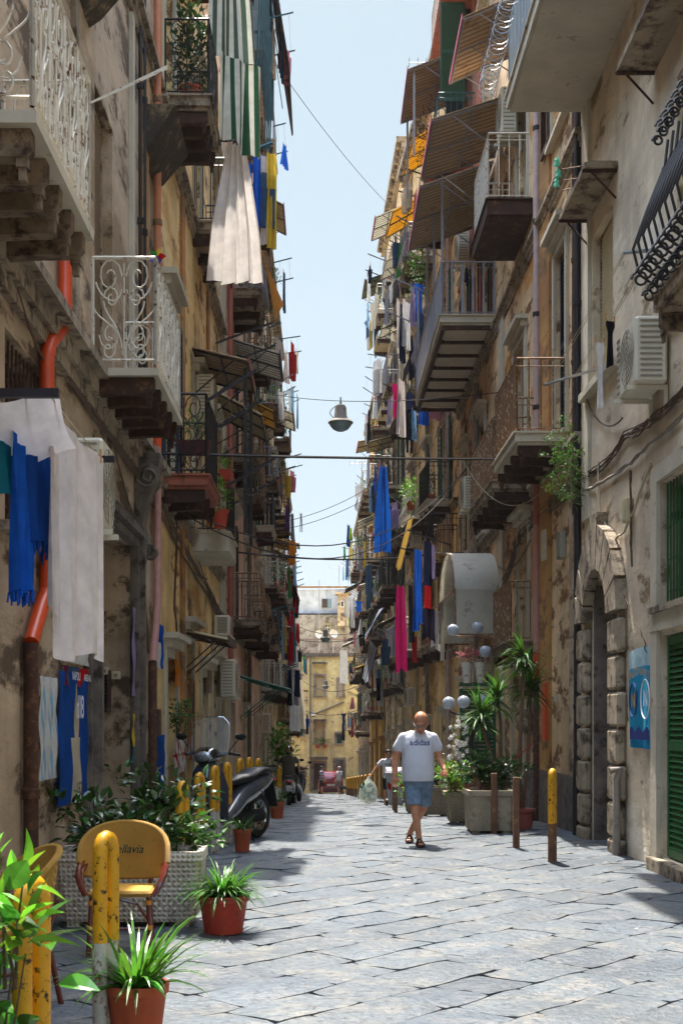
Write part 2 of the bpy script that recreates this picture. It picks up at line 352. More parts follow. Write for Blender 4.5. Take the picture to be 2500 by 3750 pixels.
def window(bld, w, s0, s1, z0, z1, kind, m, trim, fine=True, hood=False, deep=.25, sill=True):
    mb = MB(w.pt); t = .13
    if trim:
        mb.box(s0-t, s0, .003, .05, z0, z1+t); mb.box(s1, s1+t, .003, .05, z0, z1+t); mb.box(s0+.001, s1-.001, .003, .05, z1, z1+t-.001)
        if hood: mb.box(s0-t-.08, s1+t+.08, .003, .22, z1+t+.12, z1+t+.2); mb.box(s0-t-.02, s1+t+.02, .003, .13, z1+t+.002, z1+t+.118)
    if sill: mb.box(s0-t-.03, s1+t+.03, -.04, .11, z0-.07, z0-.003)
    fr = .05; mb.box(s0+.002, s0+fr, -.2, -.1, z0+.002, z1-.002); mb.box(s1-fr, s1-.002, -.2, -.1, z0+.002, z1-.002); mb.box(s0+fr, s1-fr, -.2, -.1, z1-fr, z1-.002)
    W0 = mb.build('window', trim or P['stone_l'], bld)
    sm = (s0+s1)/2; st = .06 if fine else .13
    if kind in ('shut', 'open', 'half'):
        pairs = [(s0+fr, sm-.004), (sm+.004, s1-fr)] if kind == 'shut' else [(s0-(sm-s0), s0-.01), (s1+.01, s1+(s1-sm))]
        if kind == 'half': pairs = [(s0+fr, sm-.004)]
        for a, c in pairs:
            q = MB(w.pt); shutter_leaf(q, a, c, -.07 if kind != 'open' else .085, z0+.02, z1-.02, st); q.build('shutter', m, W0)
    if kind in ('open', 'glass', 'half', 'shut', 'grille'):
        q = MB(w.pt); q.box(s0+fr, s1-fr, -.19, -.175, z0+.02, z1-fr); q.build('pane', P['glass'] if kind != 'shut' else P['void'], W0)
        if kind in ('glass', 'open', 'half'):
            q = MB(w.pt)
            for a in (s0+fr, sm-.03, s1-fr-.06): q.box(a, a+.06, -.172, -.13, z0+.02, z1-fr-.002)
            for z in (z0+.03, z0+(z1-z0)*.4, z1-fr-.08): q.box(s0+fr+.061, s1-fr-.061, -.172, -.135, z, z+.06)
            q.build('casement', P['cream_p'] if kind == 'glass' else m, W0)
        if kind == 'grille':
            q = MB(w.pt); n = max(4, int((s1-s0)/.12))
            for i in range(n+1): s = s0+.06+(s1-s0-.12)*i/n; q.box(s-.008, s+.008, -.06, -.044, z0+.01, z1-.01)
            for i in range(max(2, int((z1-z0)/.35))): z = z0+.15+i*.35; q.box(s0+.01, s1-.01, -.068, -.060, z, z+.012)
            q.build('grille', m, W0)
    if kind == 'roll':
        q = MB(w.pt); n = int((z1-z0)/.05); z1b = z1-.02
        vs = []
        for i in range(n*2+1): z = z0+.02+(z1b-z0-.02)*i/(n*2); d = -.12+(.012 if i % 2 else 0); vs += [(s0+fr, d, z), (s1-fr, d, z)]
        q.add(vs, [(2*i, 2*i+1, 2*i+3, 2*i+2) for i in range(n*2)]); q.box(s0+fr, s1-fr, -.16, -.14, z0+.02, z1b); q.build('roller_blind', m, W0)
    if kind == 'door':
        q = MB(w.pt); q.box(s0+fr, s1-fr, -.18, -.13, z0, z1-fr)
        for a in (s0+fr+.08, sm+.05):
            for zz in (z0+.15, z0+(z1-z0)*.5): q.box(a, a+(s1-s0)/2-.2, -.128, -.11, zz, zz+(z1-z0)*.36)
        q.build('door', m, W0)
    return W0
def building(name, label, w, s0, s1, ztop, m, ops, depth=7.0, zb=None, corn=(), strips=(), eave=True, plinth=None, ops_trim=None, roofm=None, group=None):
    y0, y1 = w.pt(s0, 0, 0).y, w.pt(s1, 0, 0).y; zb = min(G(y0), G(y1)) - .3 if zb is None else zb
    c = w.pt((s0+s1)/2, -depth/2, 0); root = thing(name, label, 'building', (c.x, c.y, zb), group)
    ss = sorted(set([s0, s1] + [o[0] for o in ops] + [o[1] for o in ops])); zs = sorted(set([zb, ztop] + [o[2] for o in ops] + [o[3] for o in ops]))
    mb = MB(w.pt); i = 0
    for a, b in zip(ss, ss[1:]):
        for e, f in zip(zs, zs[1:]):
            ms, mz = (a+b)/2, (e+f)/2
            if any(o[0] < ms < o[1] and o[2] < mz < o[3] for o in ops): continue
            mb.add([(a,0,e),(b,0,e),(b,0,f),(a,0,f)], [(0,1,2,3)])
    for o in ops:
        rv = o[6] if len(o) > 6 else .25; a, b, e, f = o[:4]
        mb.add([(a,0,e),(a,-rv,e),(a,-rv,f),(a,0,f)], [(0,1,2,3)]); mb.add([(b,0,e),(b,-rv,e),(b,-rv,f),(b,0,f)], [(3,2,1,0)])
        mb.add([(a,0,f),(b,0,f),(b,-rv,f),(a,-rv,f)], [(0,1,2,3)]); mb.add([(a,0,e),(b,0,e),(b,-rv,e),(a,-rv,e)], [(3,2,1,0)])
        mb.cur = 1 if rv < .5 else 0; mb.add([(a,-rv,e),(b,-rv,e),(b,-rv,f),(a,-rv,f)], [(0,1,2,3)]); mb.cur = 0
    D = -depth
    mb.add([(s0,0,zb),(s0,D,zb),(s0,D,ztop),(s0,0,ztop)], [(0,1,2,3)]); mb.add([(s1,0,zb),(s1,D,zb),(s1,D,ztop),(s1,0,ztop)], [(3,2,1,0)])
    mb.add([(s0,D,zb),(s1,D,zb),(s1,D,ztop),(s0,D,ztop)], [(3,2,1,0)]); mb.add([(s0,0,ztop),(s1,0,ztop),(s1,D,ztop),(s0,D,ztop)], [(0,1,2,3)])
    mb.build('wall', [m, P['void']], root)
    for z in corn:                              # running string courses, three steps, weathered
        q = MB(w.pt); e0, e1 = s0+.01, s1-.01; zz = z if not isinstance(z, tuple) else z[0]; big = isinstance(z, tuple)
        k = 1.5 if big else 1
        q.box(e0, e1, .002, .07*k, zz-.16*k, zz-.06*k); q.box(e0, e1, .002, .13*k, zz-.059*k, zz); q.box(e0, e1, .002, .04*k, zz-.24*k, zz-.161*k); q.build('cornice', P['stone_l'], root)
    q = MB(w.pt)
    if eave:
        q.box(s0-.02, s1+.02, .002, .38, ztop-.12, ztop+.06); q.box(s0, s1, .002, .2, ztop-.34, ztop-.122)
        n = int((s1-s0)/.6)
        for i in range(n): a = s0+.2+i*.6; q.box(a, a+.14, .201, .34, ztop-.3, ztop-.124)
    if q.v: q.build('eave', P['stone_l'], root)
    for (a, b, z0, z1, sm) in strips:
        q = MB(w.pt); q.box(a, b, .002, .05, z0, z1); q.build('pilaster', sm, root)
    if plinth:
        q = MB(w.pt); e = s0
        cuts = sorted([(o[0]-.14, o[1]+.14) for o in ops if o[2] < plinth]); 
        for a, b in cuts + [(s1, s1)]:
            if a > e: q.box(e, a, .002, .06, zb, plinth)
            e = max(e, b)
        each(q, 'plinth', P['stone'], root)
    for o in ops:
        if o[4]: window(root, w, o[0], o[1], o[2], o[3], o[4], o[5], ops_trim, fine=y0 < 30, hood=(o[3]-o[2] > 2 and y0 > 5))
    return root
# =================== balconies
def spiral(cx, cy, r, a0, turns, n=14, k=.25):
    return [(cx + r*(1-(1-k)*i/n)*cos(a0+turns*2*pi*i/n), cy + r*(1-(1-k)*i/n)*sin(a0+turns*2*pi*i/n)) for i in range(n+1)]
def bez(a, b, c, d, n=8):
    r = []
    for i in range(n+1):
        t = i/n; u = 1-t; r.append(tuple(u**3*a[j] + 3*u*u*t*b[j] + 3*u*t*t*c[j] + t**3*d[j] for j in (0, 1)))
    return r
def scroll_cell():
    L = []
    for m in (0, 1):
        f = lambda pts: [((1-x) if m else x, y) for x, y in pts]
        L += [f(spiral(.27, .86, .2, 0, 1.4)), f(spiral(.3, .63, .13, pi, -1.3, 12)), f(spiral(.27, .24, .17, pi, 1.4)), f(spiral(.25, .09, .13, pi*.5, -1.2)),
              f(bez((.05, .8), (.1, .62), (.42, .5), (.46, .72))), f(bez((.17, .6), (.2, .4), (.44, .4), (.48, .03))), f(bez((.02, .52), (.06, .42), (.3, .38), (.42, .22)))]
    return L
SC = scroll_cell()
def rail_pts(w, segs, h, z, style, mb, r=.009, bulge=0.0, cell=.46, gap=.115):
    for (sa, da, sb, db, bn) in segs:           # bn: outward direction for bulging
        ln = sqrt((sb-sa)**2 + (db-da)**2)
        def pp(t, v, off=0): return (sa+(sb-sa)*t + bn[0]*off, da+(db-da)*t + bn[1]*off, z + v)
        for v, rr in ((h, .018), (.05, .012)): mb.tube([pp(0, v), pp(1, v)], rr, 4)
        if style in ('bars', 'belly', 'slat'):
            mb.tube([pp(0, h-.12), pp(1, h-.12)], .009, 4); n = max(1, int(ln/gap))
            for i in range(n+1):
                t = i/n
                if style == 'slat':
                    du, dd = (sb-sa)/ln*.024, (db-da)/ln*.024; p = pp(t, 0)
                    mb.hexa([(p[0]-du-bn[0]*.006, p[1]-dd-bn[1]*.006, z+.03), (p[0]+du-bn[0]*.006, p[1]+dd-bn[1]*.006, z+.03), (p[0]+du+bn[0]*.006, p[1]+dd+bn[1]*.006, z+.03), (p[0]-du+bn[0]*.006, p[1]-dd+bn[1]*.006, z+.03)],
                            [(p[0]-du-bn[0]*.006, p[1]-dd-bn[1]*.006, z+h), (p[0]+du-bn[0]*.006, p[1]+dd-bn[1]*.006, z+h), (p[0]+du+bn[0]*.006, p[1]+dd+bn[1]*.006, z+h), (p[0]-du+bn[0]*.006, p[1]-dd+bn[1]*.006, z+h)])
                elif style == 'belly': mb.tube([pp(t, .04), pp(t, .15, .13), pp(t, .33, .16), pp(t, .55, .06), pp(t, h)], r, 4, False)
                else: mb.tube([pp(t, .04), pp(t, h)], r, 4, False)
        else:
            n = max(1, round(ln/cell))
            for i in range(n+1): mb.tube([pp(i/n, .0), pp(i/n, h)], .016, 5)
            for i in range(n):
                for pl in SC: mb.tube([pp((i+x)/n, .07 + y*(h-.12)) for x, y in pl], r, 4, False)
                mb.tube([pp((i+.5)/n, .07), pp((i+.5)/n, h-.05)], r, 4, False)
def balcony(bld, w, s0, s1, z, dep, style, rm, sm, h=1.05, cm=None, nb=4, label=None, th=.12, r=.009, flat=False, gap=.115, cell=.46, lip=True):
    mb = MB(w.pt); mb.box(s0, s1, .003, dep, z-th, z)
    if lip: mb.box(s0-.03, s1+.03, .004, dep+.03, z+.002, z+.03); mb.box(s0+.04, s1-.04, .004, dep-.04, z-th-.05, z-th-.002)
    b = mb.build('balcony', sm, bld)
    if label: b['label'] = label
    q = MB(w.pt); e = .03
    rail_pts(w, [(s0+e, .05, s0+e, dep-e, (-1, 0)), (s0+e, dep-e, s1-e, dep-e, (0, 1)), (s1-e, dep-e, s1-e, .05, (1, 0))], h, z+.03, style, q, r, cell=cell, gap=gap)
    q.build('railing', rm, b)
    if not flat:
        for i in range(nb):
            q = MB(w.pt); s = s0+.12 + (s1-s0-.24)*i/(nb-1); zz = z-th-(.055 if lip else .002)
            prof = [(0.003, zz), (dep*.93, zz), (dep*.93, zz-.1), (dep*.86, zz-.15), (dep*.5, zz-.15), (.003, zz-.17)]
            a = [(s-.055, d, y) for d, y in prof]; c = [(s+.055, d, y) for d, y in prof]; n = len(prof)
            q.add(a+c, [tuple(range(n)), tuple(range(2*n-1, n-1, -1))] + [(j, (j+1) % n, n+(j+1) % n, n+j) for j in range(n)])
            q.box(s-.04, s+.04, dep*.8, dep*.9, zz-.2, zz-.151); q.box(s-.03, s+.03, dep*.82, dep*.88, zz-.27, zz-.201)
            q.build('bracket', cm or P['corbel'], b)
    return b
def awning(bld, w, s0, s1, z, dep, drop, m, fm=None, edge=None, rib=.16, d0=.03, posts=0, label=None, nm='awning', val=.12):
    mb = MB(w.pt); n = max(2, int((s1-s0)/rib)); vs = []
    for i in range(n*2+1):
        s = s0+(s1-s0)*i/(n*2); o = .025 if i % 2 else 0
        vs += [(s, d0, z+o), (s, dep, z-drop+o), (s, d0, z+o-.015), (s, dep, z-drop+o-.015)]
    fs = []
    for i in range(n*2): a = 4*i; fs += [(a, a+4, a+5, a+1), (a+3, a+7, a+6, a+2), (a+1, a+5, a+7, a+3), (a, a+2, a+6, a+4)]
    fs += [(0, 1, 3, 2), (8*n, 8*n+2, 8*n+3, 8*n+1)]
    mb.add(vs, fs); mb.cur = 1
    for i in range(n): s = s0+(s1-s0)*(i+.5)/n; mb.hexa([(s, d0, z-.03), (s+.014, d0, z-.03), (s+.014, d0, z-.014), (s, d0, z-.014)], [(s, dep, z-drop-.03), (s+.014, dep, z-drop-.03), (s+.014, dep, z-drop-.014), (s, dep, z-drop-.014)])
    a = mb.build(nm, [m, P['roller']], bld)
    if label: a['label'] = label
    f = MB(w.pt); r = .018
    for t in (0, .5, 1):
        s = s0+.04+(s1-s0-.08)*t; f.tube([(s, d0, z-.04), (s, dep-.02, z-drop-.04)], r, 4); f.tube([(s, d0, z-.04-dep*.8), (s, dep*.75, z-drop*.75-.05)], .013, 4)
    for t in (.02, .5, .98): f.tube([(s0, d0+(dep-d0)*t, z-drop*t-.045), (s1, d0+(dep-d0)*t, z-drop*t-.045)], r, 4)
    for s in ([s0+.06, s1-.06][:posts] if posts else []): f.tube([(s, dep-.05, z-drop-.05), (s, dep-.05, z-drop-posts_len)], .025, 4)
    f.build('awning_frame', fm or P['black_iron'], a)
    if edge: e = MB(w.pt); e.box(s0-.01, s1+.01, dep+.003, dep+.02, z-drop-.05, z-drop+.06); e.box(s0-.02, s0-.006, d0, dep, z-drop-.02, z-drop+.05) if 0 else None; e.build('valance', edge, a)
    return a
posts_len = 2.6
def ac_unit(w, s, z, label, L=.8, h=.56, dp=.3, d=.12, group='air conditioning units on the house fronts', tall=False):
    c = w.pt(s+L/2, d+dp/2, z); t = thing('air_conditioner', label, 'air conditioner', c, group)
    b = MB(w.pt); b.rbox(s, s+L, d, d+dp, z, z+h, .025); b.box(s+.06, s+dp*.0+.12, d-.0, d-.012, z+.1, z+h-.1); b.build('casing', P['ac'], t)
    g = MB(w.pt); cc = (s+L*.4, z+h*.5); r = h*.42
    for k in range(5): g.tube([(cc[0]+r*(.2+.2*k)*cos(a*pi/8), d+dp+.012, cc[1]+r*(.2+.2*k)*sin(a*pi/8)) for a in range(17)], .005, 4, False)
    for a in range(8): g.tube([(cc[0]+.03*cos(a*pi/4), d+dp+.012, cc[1]+.03*sin(a*pi/4)), (cc[0]+r*cos(a*pi/4), d+dp+.012, cc[1]+r*sin(a*pi/4))], .004, 4, False)
    for k in range(9): zz = z+.06+(h-.12)*k/8; g.box(s+L*.82, s+L*.96, d+dp+.002, d+dp+.01, zz, zz+.02)
    for k in range(11): zz = z+.06+(h-.12)*k/10; g.box(s-.008, s-.002, d+.06, d+dp-.05, zz, zz+.018)
    g.build('fan_grille', P['ac_g'], t)
    f = MB(w.pt)
    for q in (s+.1, s+L-.14): f.box(q, q+.04, .01, d+dp+.06, z-.05, z-.003); f.box(q, q+.04, .01, .05, z-.3, z-.051)
    each(f, 'wall_bracket', P['ac'], t, 2)
    return t
def wpipe(w, pts, r, m, name, label, cat='drainpipe', collars=True, group=None, cm=None, n=10):
    pp = [w.pt(*p) for p in pts]; c = pp[0] if pp[0].z < pp[-1].z else pp[-1]
    t = thing(name, label, cat, c, group)
    q = MB(); q.tube(pp, r, n); q.build('pipe', m, t, smooth=True)
    if collars:
        for a, b in zip(pts, pts[1:]):
            L = abs(a[2]-b[2])
            for i in range(int(L/1.4)):
                f = (i+.5)/int(L/1.4); p = w.pt(*[a[k]+(b[k]-a[k])*f for k in range(3)])
                q = MB(); q.lathe([(r+.001, -.04), (r+.012, -.035), (r+.012, .035), (r+.001, .04)], p, n, caps=False); q.build('collar', cm or m, t, smooth=True)
    return t
def plant_leaves(mb, c, rad, n, L, w, upbias=.4, rr=R):
    c = V(c)
    for i in range(n):
        a = V((rr.gauss(0, 1), rr.gauss(0, 1), rr.gauss(0, 1))).normalized() * rr.random()**.4
        p = c + V((a.x*rad[0], a.y*rad[1], a.z*rad[2])); d = (a + V((rr.uniform(-.7, .7), rr.uniform(-.7, .7), rr.uniform(-.3, .5)+upbias))).normalized()
        up = V((rr.uniform(-.5, .5), rr.uniform(-.5, .5), 1)); mb.leaf(p, d, up, L*rr.uniform(.6, 1.25), w*rr.uniform(.7, 1.2), rr.uniform(.05, .5))
WL = Wall((-2.2, 0), (-2.2, 90), 'L'); WR = Wall((3.65, 0), (3.65, 34.5), 'R')
WR3 = Wall((3.65, 34.5), (3.0, 46), 'R'); WR4 = Wall((3.0, 46), (2.75, 57), 'R'); WR5 = Wall((2.75, 57), (2.5, 69), 'R'); WR6 = Wall((2.5, 69), (2.3, 86), 'R')
# ---------- near left house
L1 = building('corner_house', 'grey-brown house with arched stone portal and two white scrolled iron balconies', WL, .5, 16.55, 12.6, P['wall_a'],
  [(11.8,14.3,-.3,3.6,None,None,1.5), (7.4,8.4,5.0,7.6,'roll',P['roller'],.3), (12.1,13.1,5.0,7.75,'roll',P['roller'],.3), (8.7,10.0,3.0,4.35,'grille',P['brown']), (7.4,8.4,10.2,12.4,'shut',P['brown']), (12.1,13.2,10.2,12.4,'shut',P['brown']), (3.5,5.2,-.1,2.6,'door',P['brown'])],
  corn=((4.9,), 9.9), eave=False, strips=((15.1,15.5,5.1,9.6,P['strip']), (14.2,14.35,5.1,9.6,P['slab_w']), (10.95,11.1,5.1,9.6,P['stone_l'])), plinth=None)
def portal_trim(bld, w, s0, s1, z, m, t=.28):
    q = MB(w.pt)
    for k, e in ((0, .1), (.1, .16), (.2, .08)):
        q.box(s0-.08-k, s0-k+.0, .003, e, -.3, z+k+.0); q.box(s1+k, s1+.08+k, .003, e, -.3, z+k); q.box(s0-k-.08, s1+k+.08, .003, e, z+k+.001, z+k+.08)
    q.build('portal_frame', m, bld)
portal_trim(L1, WL, 11.8, 14.3, 3.6, P['stone'])
def console(bld, w, s, z0, z1, wd=.32, m=None):     # carved scroll console
    q = MB(w.pt); h = z1-z0; pr = [(.003, z0), (.10, z0+.02), (.16, z0+h*.2), (.10, z0+h*.35), (.14, z0+h*.55), (.26, z0+h*.78), (.30, z1-.05), (.30, z1), (.003, z1)]
    n = len(pr); q.add([(s-wd/2, d, z) for d, z in pr] + [(s+wd/2, d, z) for d, z in pr], [tuple(range(n)), tuple(range(2*n-1, n-1, -1))] + [(j, (j+1) % n, n+(j+1) % n, n+j) for j in range(n)])
    for zz, rr in ((z1-.28, .15), (z0+.16, .1)):
        for e in (-1, 1): q.tube([(s+e*(wd/2+.015), .16+x, zz+y) for x, y in spiral(0, 0, rr, pi/2, 1.8, 22, .15)], .022, 5)
    q.build('scroll_console', m or P['stone'], bld, smooth=True, ang=30)
console(L1, WL, 14.75, 3.45, 4.72)
balcony(L1, WL, 6.8, 8.5, 4.93, .65, 'scroll', P['white_iron'], P['slab_w'], h=.96, nb=5, cm=P['corbel_l'], r=.0075, cell=.42, th=.07, lip=False)
balcony(L1, WL, 11.7, 13.7, 4.9, .66, 'scroll', P['white_iron'], P['slab_w'], h=1.0, nb=5, cm=P['corbel'], r=.008, cell=.48, th=.07, lip=False)
# mouldings tumbling along the wall below the balconies (ruined hood stones)
for s, z, L in ((15.2, 9.0, 1.2), (10.2, 8.6, 1.6)):
    q = MB(WL.pt); q.hexa([(s, .004, z-.5), (s+L, .004, z-.5), (s+L, .12, z-.42), (s, .12, z-.42)], [(s-.1, .004, z), (s+L+.1, .004, z), (s+L+.1, .42, z), (s-.1, .42, z)]); q.build('window_hood', P['soot'], L1)
# ---------- second left house
fl2 = [(17.2,18.2,4.9,7.4,'open',P['navy']), (21.1,22.2,4.8,7.3,'half',P['brown']), (24.2,25.3,4.8,7.3,'shut',P['navy']), (17.2,18.3,10.1,12.6,'glass',P['cream_p']), (21.2,22.3,10.0,12.4,'grille',P['black_iron']), (24.3,25.4,10.0,12.4,'shut',P['brown']),
       (17.4,18.6,-.2,2.5,'door',P['brown']), (19.7,20.9,-.25,2.9,'door',P['brown']), (22.4,23.4,-.35,2.4,'grille',P['black_iron']), (24.6,25.8,-.45,2.6,'door',P['green'])]
L2 = building('ochre_house', 'ochre plaster house behind the parked scooter with black iron balcony over red brick', WL, 16.6, 27.0, 14.6, P['wall_b'], fl2, corn=(4.75, 9.9), eave=False, strips=((19.2,19.55,-.3,9.6,P['strip']), (26.5,26.8,-.4,15,P['slab_w']), (23.5,23.75,5,9.6,P['strip'])), plinth=.7, ops_trim=P['slab_w'])
balcony(L2, WL, 16.7, 18.4, 4.86, .66, 'scroll', P['black_iron'], P['brick'], h=1.06, nb=3, cm=P['corbel'], r=.008, cell=.42, label='black scrolled iron balcony on red brick slab')
balcony(L2, WL, 20.9, 22.6, 4.72, .62, 'bars', P['black_iron'], P['slab_w'], h=.95, flat=True, th=.3)
balcony(L2, WL, 17.05, 18.5, 10.05, .66, 'scroll', P['black_iron'], P['slab'], h=1.03, nb=4, r=.008, cell=.42)
balcony(L2, WL, 21.0, 23.0, 9.9, .6, 'bars', P['black_iron'], P['slab'], nb=3)
balcony(L2, WL, 18.9, 21.2, 13.95, .75, 'bars', P['black_iron'], P['slab'], nb=3)
awning(L2, WL, 20.7, 22.7, 7.75, .95, .22, P['tan'], edge=P['brick'], label='tan corrugated awning on black posts')
q = MB(WL.pt)
for s in (20.9, 22.5): q.box(s, s+.06, .86, .92, 4.72, 7.45)
each(q, 'awning_post', P['black_iron'], L2)
awning(L2, WL, 19.6, 21.3, 3.02, .7, .14, P['beige_aw'], fm=P['brown'], edge=P['brown'], label='brown-edged low awning over shop door')
awning(L2, WL, 24.3, 26.5, 8.0, 1.0, .5, P['beige_aw'], fm=P['black_iron'])
# ---------- tall left house with glazed veranda
def auto_ops(y0, y1, floors, step, kinds, mats, wdt=1.1, h=2.4, first=True, gz=None, rr=None):
    ops = []; n = max(1, int((y1-y0)/step)); st = (y1-y0)/n
    for fi, z in enumerate(floors):
        for i in range(n):
            s = y0 + st*(i+.5) - wdt/2
            ops.append((s, s+wdt, z+.03, z+h, rr.choice(kinds), rr.choice(mats)))
    if first:
        for i in range(n):
            s = y0 + st*(i+.5) - wdt/2 - .2; g = G(s+y0*0 + (gz or 0)) if gz is not None else G(s)
            ops.append((s, s+wdt+.3, g-.05, g+2.5, rr.choice(['door', 'roll', 'grille']), rr.choice([P['brown'], P['green'], P['roller'], P['black_iron']])))
    return ops
RB = random.Random(21)
fl3 = [3.9, 7.6, 11.4, 15.3, 19.5]
ops3 = auto_ops(27.2, 42.8, fl3, 3.9, ['shut', 'open', 'glass', 'half'], [P['green'], P['brown'], P['navy']], rr=RB)
L3 = building('tall_pink_house', 'tall pale pink house with teal glazed veranda and red awning high above the laundry', WL, 27.05, 43.0, 23.5, P['wall_c'], ops3, corn=(3.8, 7.5, 15.1), strips=((27.2,27.6,-1,23,P['slab_w']), (34.9,35.3,-1,23,P['wall_d'])), ops_trim=P['slab_w'])
# ---------- helper for the run of balconies on a far house
def run_balconies(bld, w, s0, s1, floors, step, rr, dep=.62, aw=.3, mats=None, styles=('bars', 'belly', 'slat'), skip=()):
    n = max(1, int((s1-s0)/step)); st = (s1-s0)/n; out = []
    for fi, z in enumerate(floors):
        for i in range(n):
            if (fi, i) in skip: continue
            c = s0+st*(i+.5); hw = rr.uniform(.85, 1.25); far = w.pt(c, 0, 0).y > 45
            balcony(bld, w, c-hw, c+hw, z, dep*rr.uniform(.85, 1.25), rr.choice(styles), rr.choice(mats or [P['black_iron'], P['rust_iron'], P['grey_iron'], P['white_iron']]), rr.choice([P['slab'], P['slab_w'], P['slab'], P['corbel_l']]), nb=2 if far else 3, gap=.17 if far else .125, r=.011, lip=not far)
            out.append((fi, i, c, z, hw))
            if rr.random() < aw: awning(bld, w, c-hw-.1, c+hw+.1, z+2.7, rr.uniform(.8, 1.2), rr.uniform(.2, .5), rr.choice([P['tan'], P['beige_aw'], P['white_aw'], P['white_aw'], P['yel_aw'], P['green_aw']]), edge=rr.choice([None, P['brown'], P['pink_edge']]), rib=.2)
    return out
P['green_aw'] = mk('green_awning_sheet', '#2f5c46', rough=.6, var=.1, bump=.03, trans=.3)
P['striped_b'] = mk('blue_stripe_cloth', '#2c4c9a', rough=.9, var=.1, bump=.05, trans=.3)
P['green_aw'] = mk('green_awning_sheet', '#2f5c46', rough=.6, var=.1, bump=.03, trans=.3)
bal3 = run_balconies(L3, WL, 27.2, 42.8, fl3, 3.9, RB, aw=.35)
# veranda: teal frame, frosted panes, red tiled roof awning above blue rails
q = MB(WL.pt); q.box(34.8, 37.6, .004, .70, 19.45, 19.6)
for s in (34.8, 36.2, 37.53): q.box(s, s+.07, .63, .70, 19.6, 23.0)
q.box(34.8, 34.87, .004, .07, 19.6, 23.0)
for z in (19.6, 20.55, 21.9, 22.93): q.box(34.872, 37.528, .64, .69, z, z+.07); q.box(34.81, 34.86, .07, .63, z, z+.07)
v = q.build('veranda', P['teal'], L3); v['label'] = 'teal framed glazed veranda'
q = MB(WL.pt); q.box(34.83, 34.84, .07, .63, 19.6, 23); q.box(34.87, 37.53, .66, .67, 19.6, 23); each(q, 'veranda_pane', P['glass_b'], v)
a = awning(L3, WL, 34.0, 38.2, 22.6, 1.25, 3.3, P['red_roof'], rib=.09, d0=.72, label='steep red ribbed awning with black frame')
q = MB(WL.pt)
for i in range(9): q.tube([(28.5+i*.75, .62, 14.8), (28.5+i*.75, .80, 19.6)], .02, 4)
q.tube([(28.4, .62, 14.8), (34.7, .62, 14.8)], .02, 4); each(q, 'blue_rail', P['teal'], L3)
awning(L3, WL, 32.5, 36.5, 2.75, 1.3, .35, P['green_aw'], fm=P['green_iron'], label='green corrugated awning low over a shop door')
RB2 = random.Random(33)
fl4 = [2.6, 6.3, 10.0, 13.8]; ops4 = auto_ops(43.2, 57.8, fl4, 3.6, ['shut', 'open', 'glass'], [P['green'], P['brown']], rr=RB2)
L4 = building('balconied_beige_house', 'beige left-hand house crowded with balconies and clothes poles beyond the veranda', WL, 43.05, 58.0, 18.2, P['wall_d'], ops4, corn=(2.5, 9.9), ops_trim=P['slab_w']); bal4 = run_balconies(L4, WL, 43.2, 57.8, fl4, 3.6, RB2, aw=.45)
fl5 = [1.6, 5.2, 8.7]; ops5 = auto_ops(58.2, 71.8, fl5, 3.4, ['shut', 'open', 'glass'], [P['green'], P['brown']], rr=RB2)
L5 = building('shabby_tan_house', 'shabby tan left-hand house with brown and white striped sunshade', WL, 58.05, 72.0, 13.6, P['wall_b'], ops5, corn=(1.5, 8.6), ops_trim=P['slab_w']); bal5 = run_balconies(L5, WL, 58.2, 71.8, fl5, 3.4, RB2, aw=.4)
fl6 = [.9, 4.4]; ops6 = auto_ops(72.2, 84.8, fl6, 3.4, ['shut', 'glass'], [P['green'], P['brown']], rr=RB2)
L6 = building('low_far_house', 'lowest left-hand house at the far end of the street', WL, 72.05, 85.0, 8.6, P['wall_a'], ops6, ops_trim=P['slab_w']); bal6 = run_balconies(L6, WL, 72.2, 84.8, fl6, 3.4, RB2, aw=.2)
# ---------- near right house
R1 = building('smooth_beige_house', 'smooth beige house on the right with rusticated stone portal and green shutters', WR, .5, 17.75, 15.0, P['wall_r1'],
  [(15.78,17.2,-.3,3.5,None,None,1.1), (16.0,17.2,6.15,8.2,'roll',P['roller_p'],.35), (11.9,13.7,.14,2.55,'shut',P['green2'],.16), (11.9,13.7,2.86,4.2,'grille',P['green2'],.2), (11.0,13.1,5.85,8.3,'roll',P['roller_p'],.35), (13.2,14.6,10.6,13.0,'shut',P['brown']), (16.2,17.3,10.6,13.0,'shut',P['brown'])],
  corn=(), strips=((17.3,17.7,4.4,14.6,P['slab_w']),), eave=True)
q = MB(WR.pt)                                     # portal of cushioned blocks
for s0_, s1_ in ((15.2, 15.78), (17.2, 17.72)):
    z = -.25; k = 0
    while z < 2.75:
        e = .06 if k % 2 else 0; q.rbox(s0_+(e if s0_ < 16 else 0), s1_-(e if s0_ > 16 else 0), .004, .13, z, z+.42, .035); z += .45; k += 1
for i in range(9):
    a0, a1 = pi*i/9+.02, pi*(i+1)/9-.02; cs, cz = 16.49, 2.95; r0, r1 = .72, 1.28 if i != 4 else 1.45
    p = [(cs-r0*cos(a0), cz+r0*sin(a0)*.9), (cs-r1*cos(a0), cz+r1*sin(a0)*.95), (cs-r1*cos(a1), cz+r1*sin(a1)*.95), (cs-r0*cos(a1), cz+r0*sin(a1)*.9)]
    q.hexa([(x, .004, z) for x, z in p], [(x, .15, z) for x, z in p])
q.build('portal_stonework', P['stone_l'], R1, smooth=True, ang=25)
q = MB(WR.pt)
for i in range(7):
    z = -.25+i*.45; q.box(15.8, 17.18, -1.06, -1.02, z, z+.44)
q.box(16.0, 17.0, -1.015, -.99, 1.9, 2.7); each(q, 'inner_door_panel', P['stone'], R1)
q = MB(WR.pt); q.box(17.16, 17.197, -1.02, -.01, -.28, 3.45); q.build('portal_lining', P['stone'], R1)
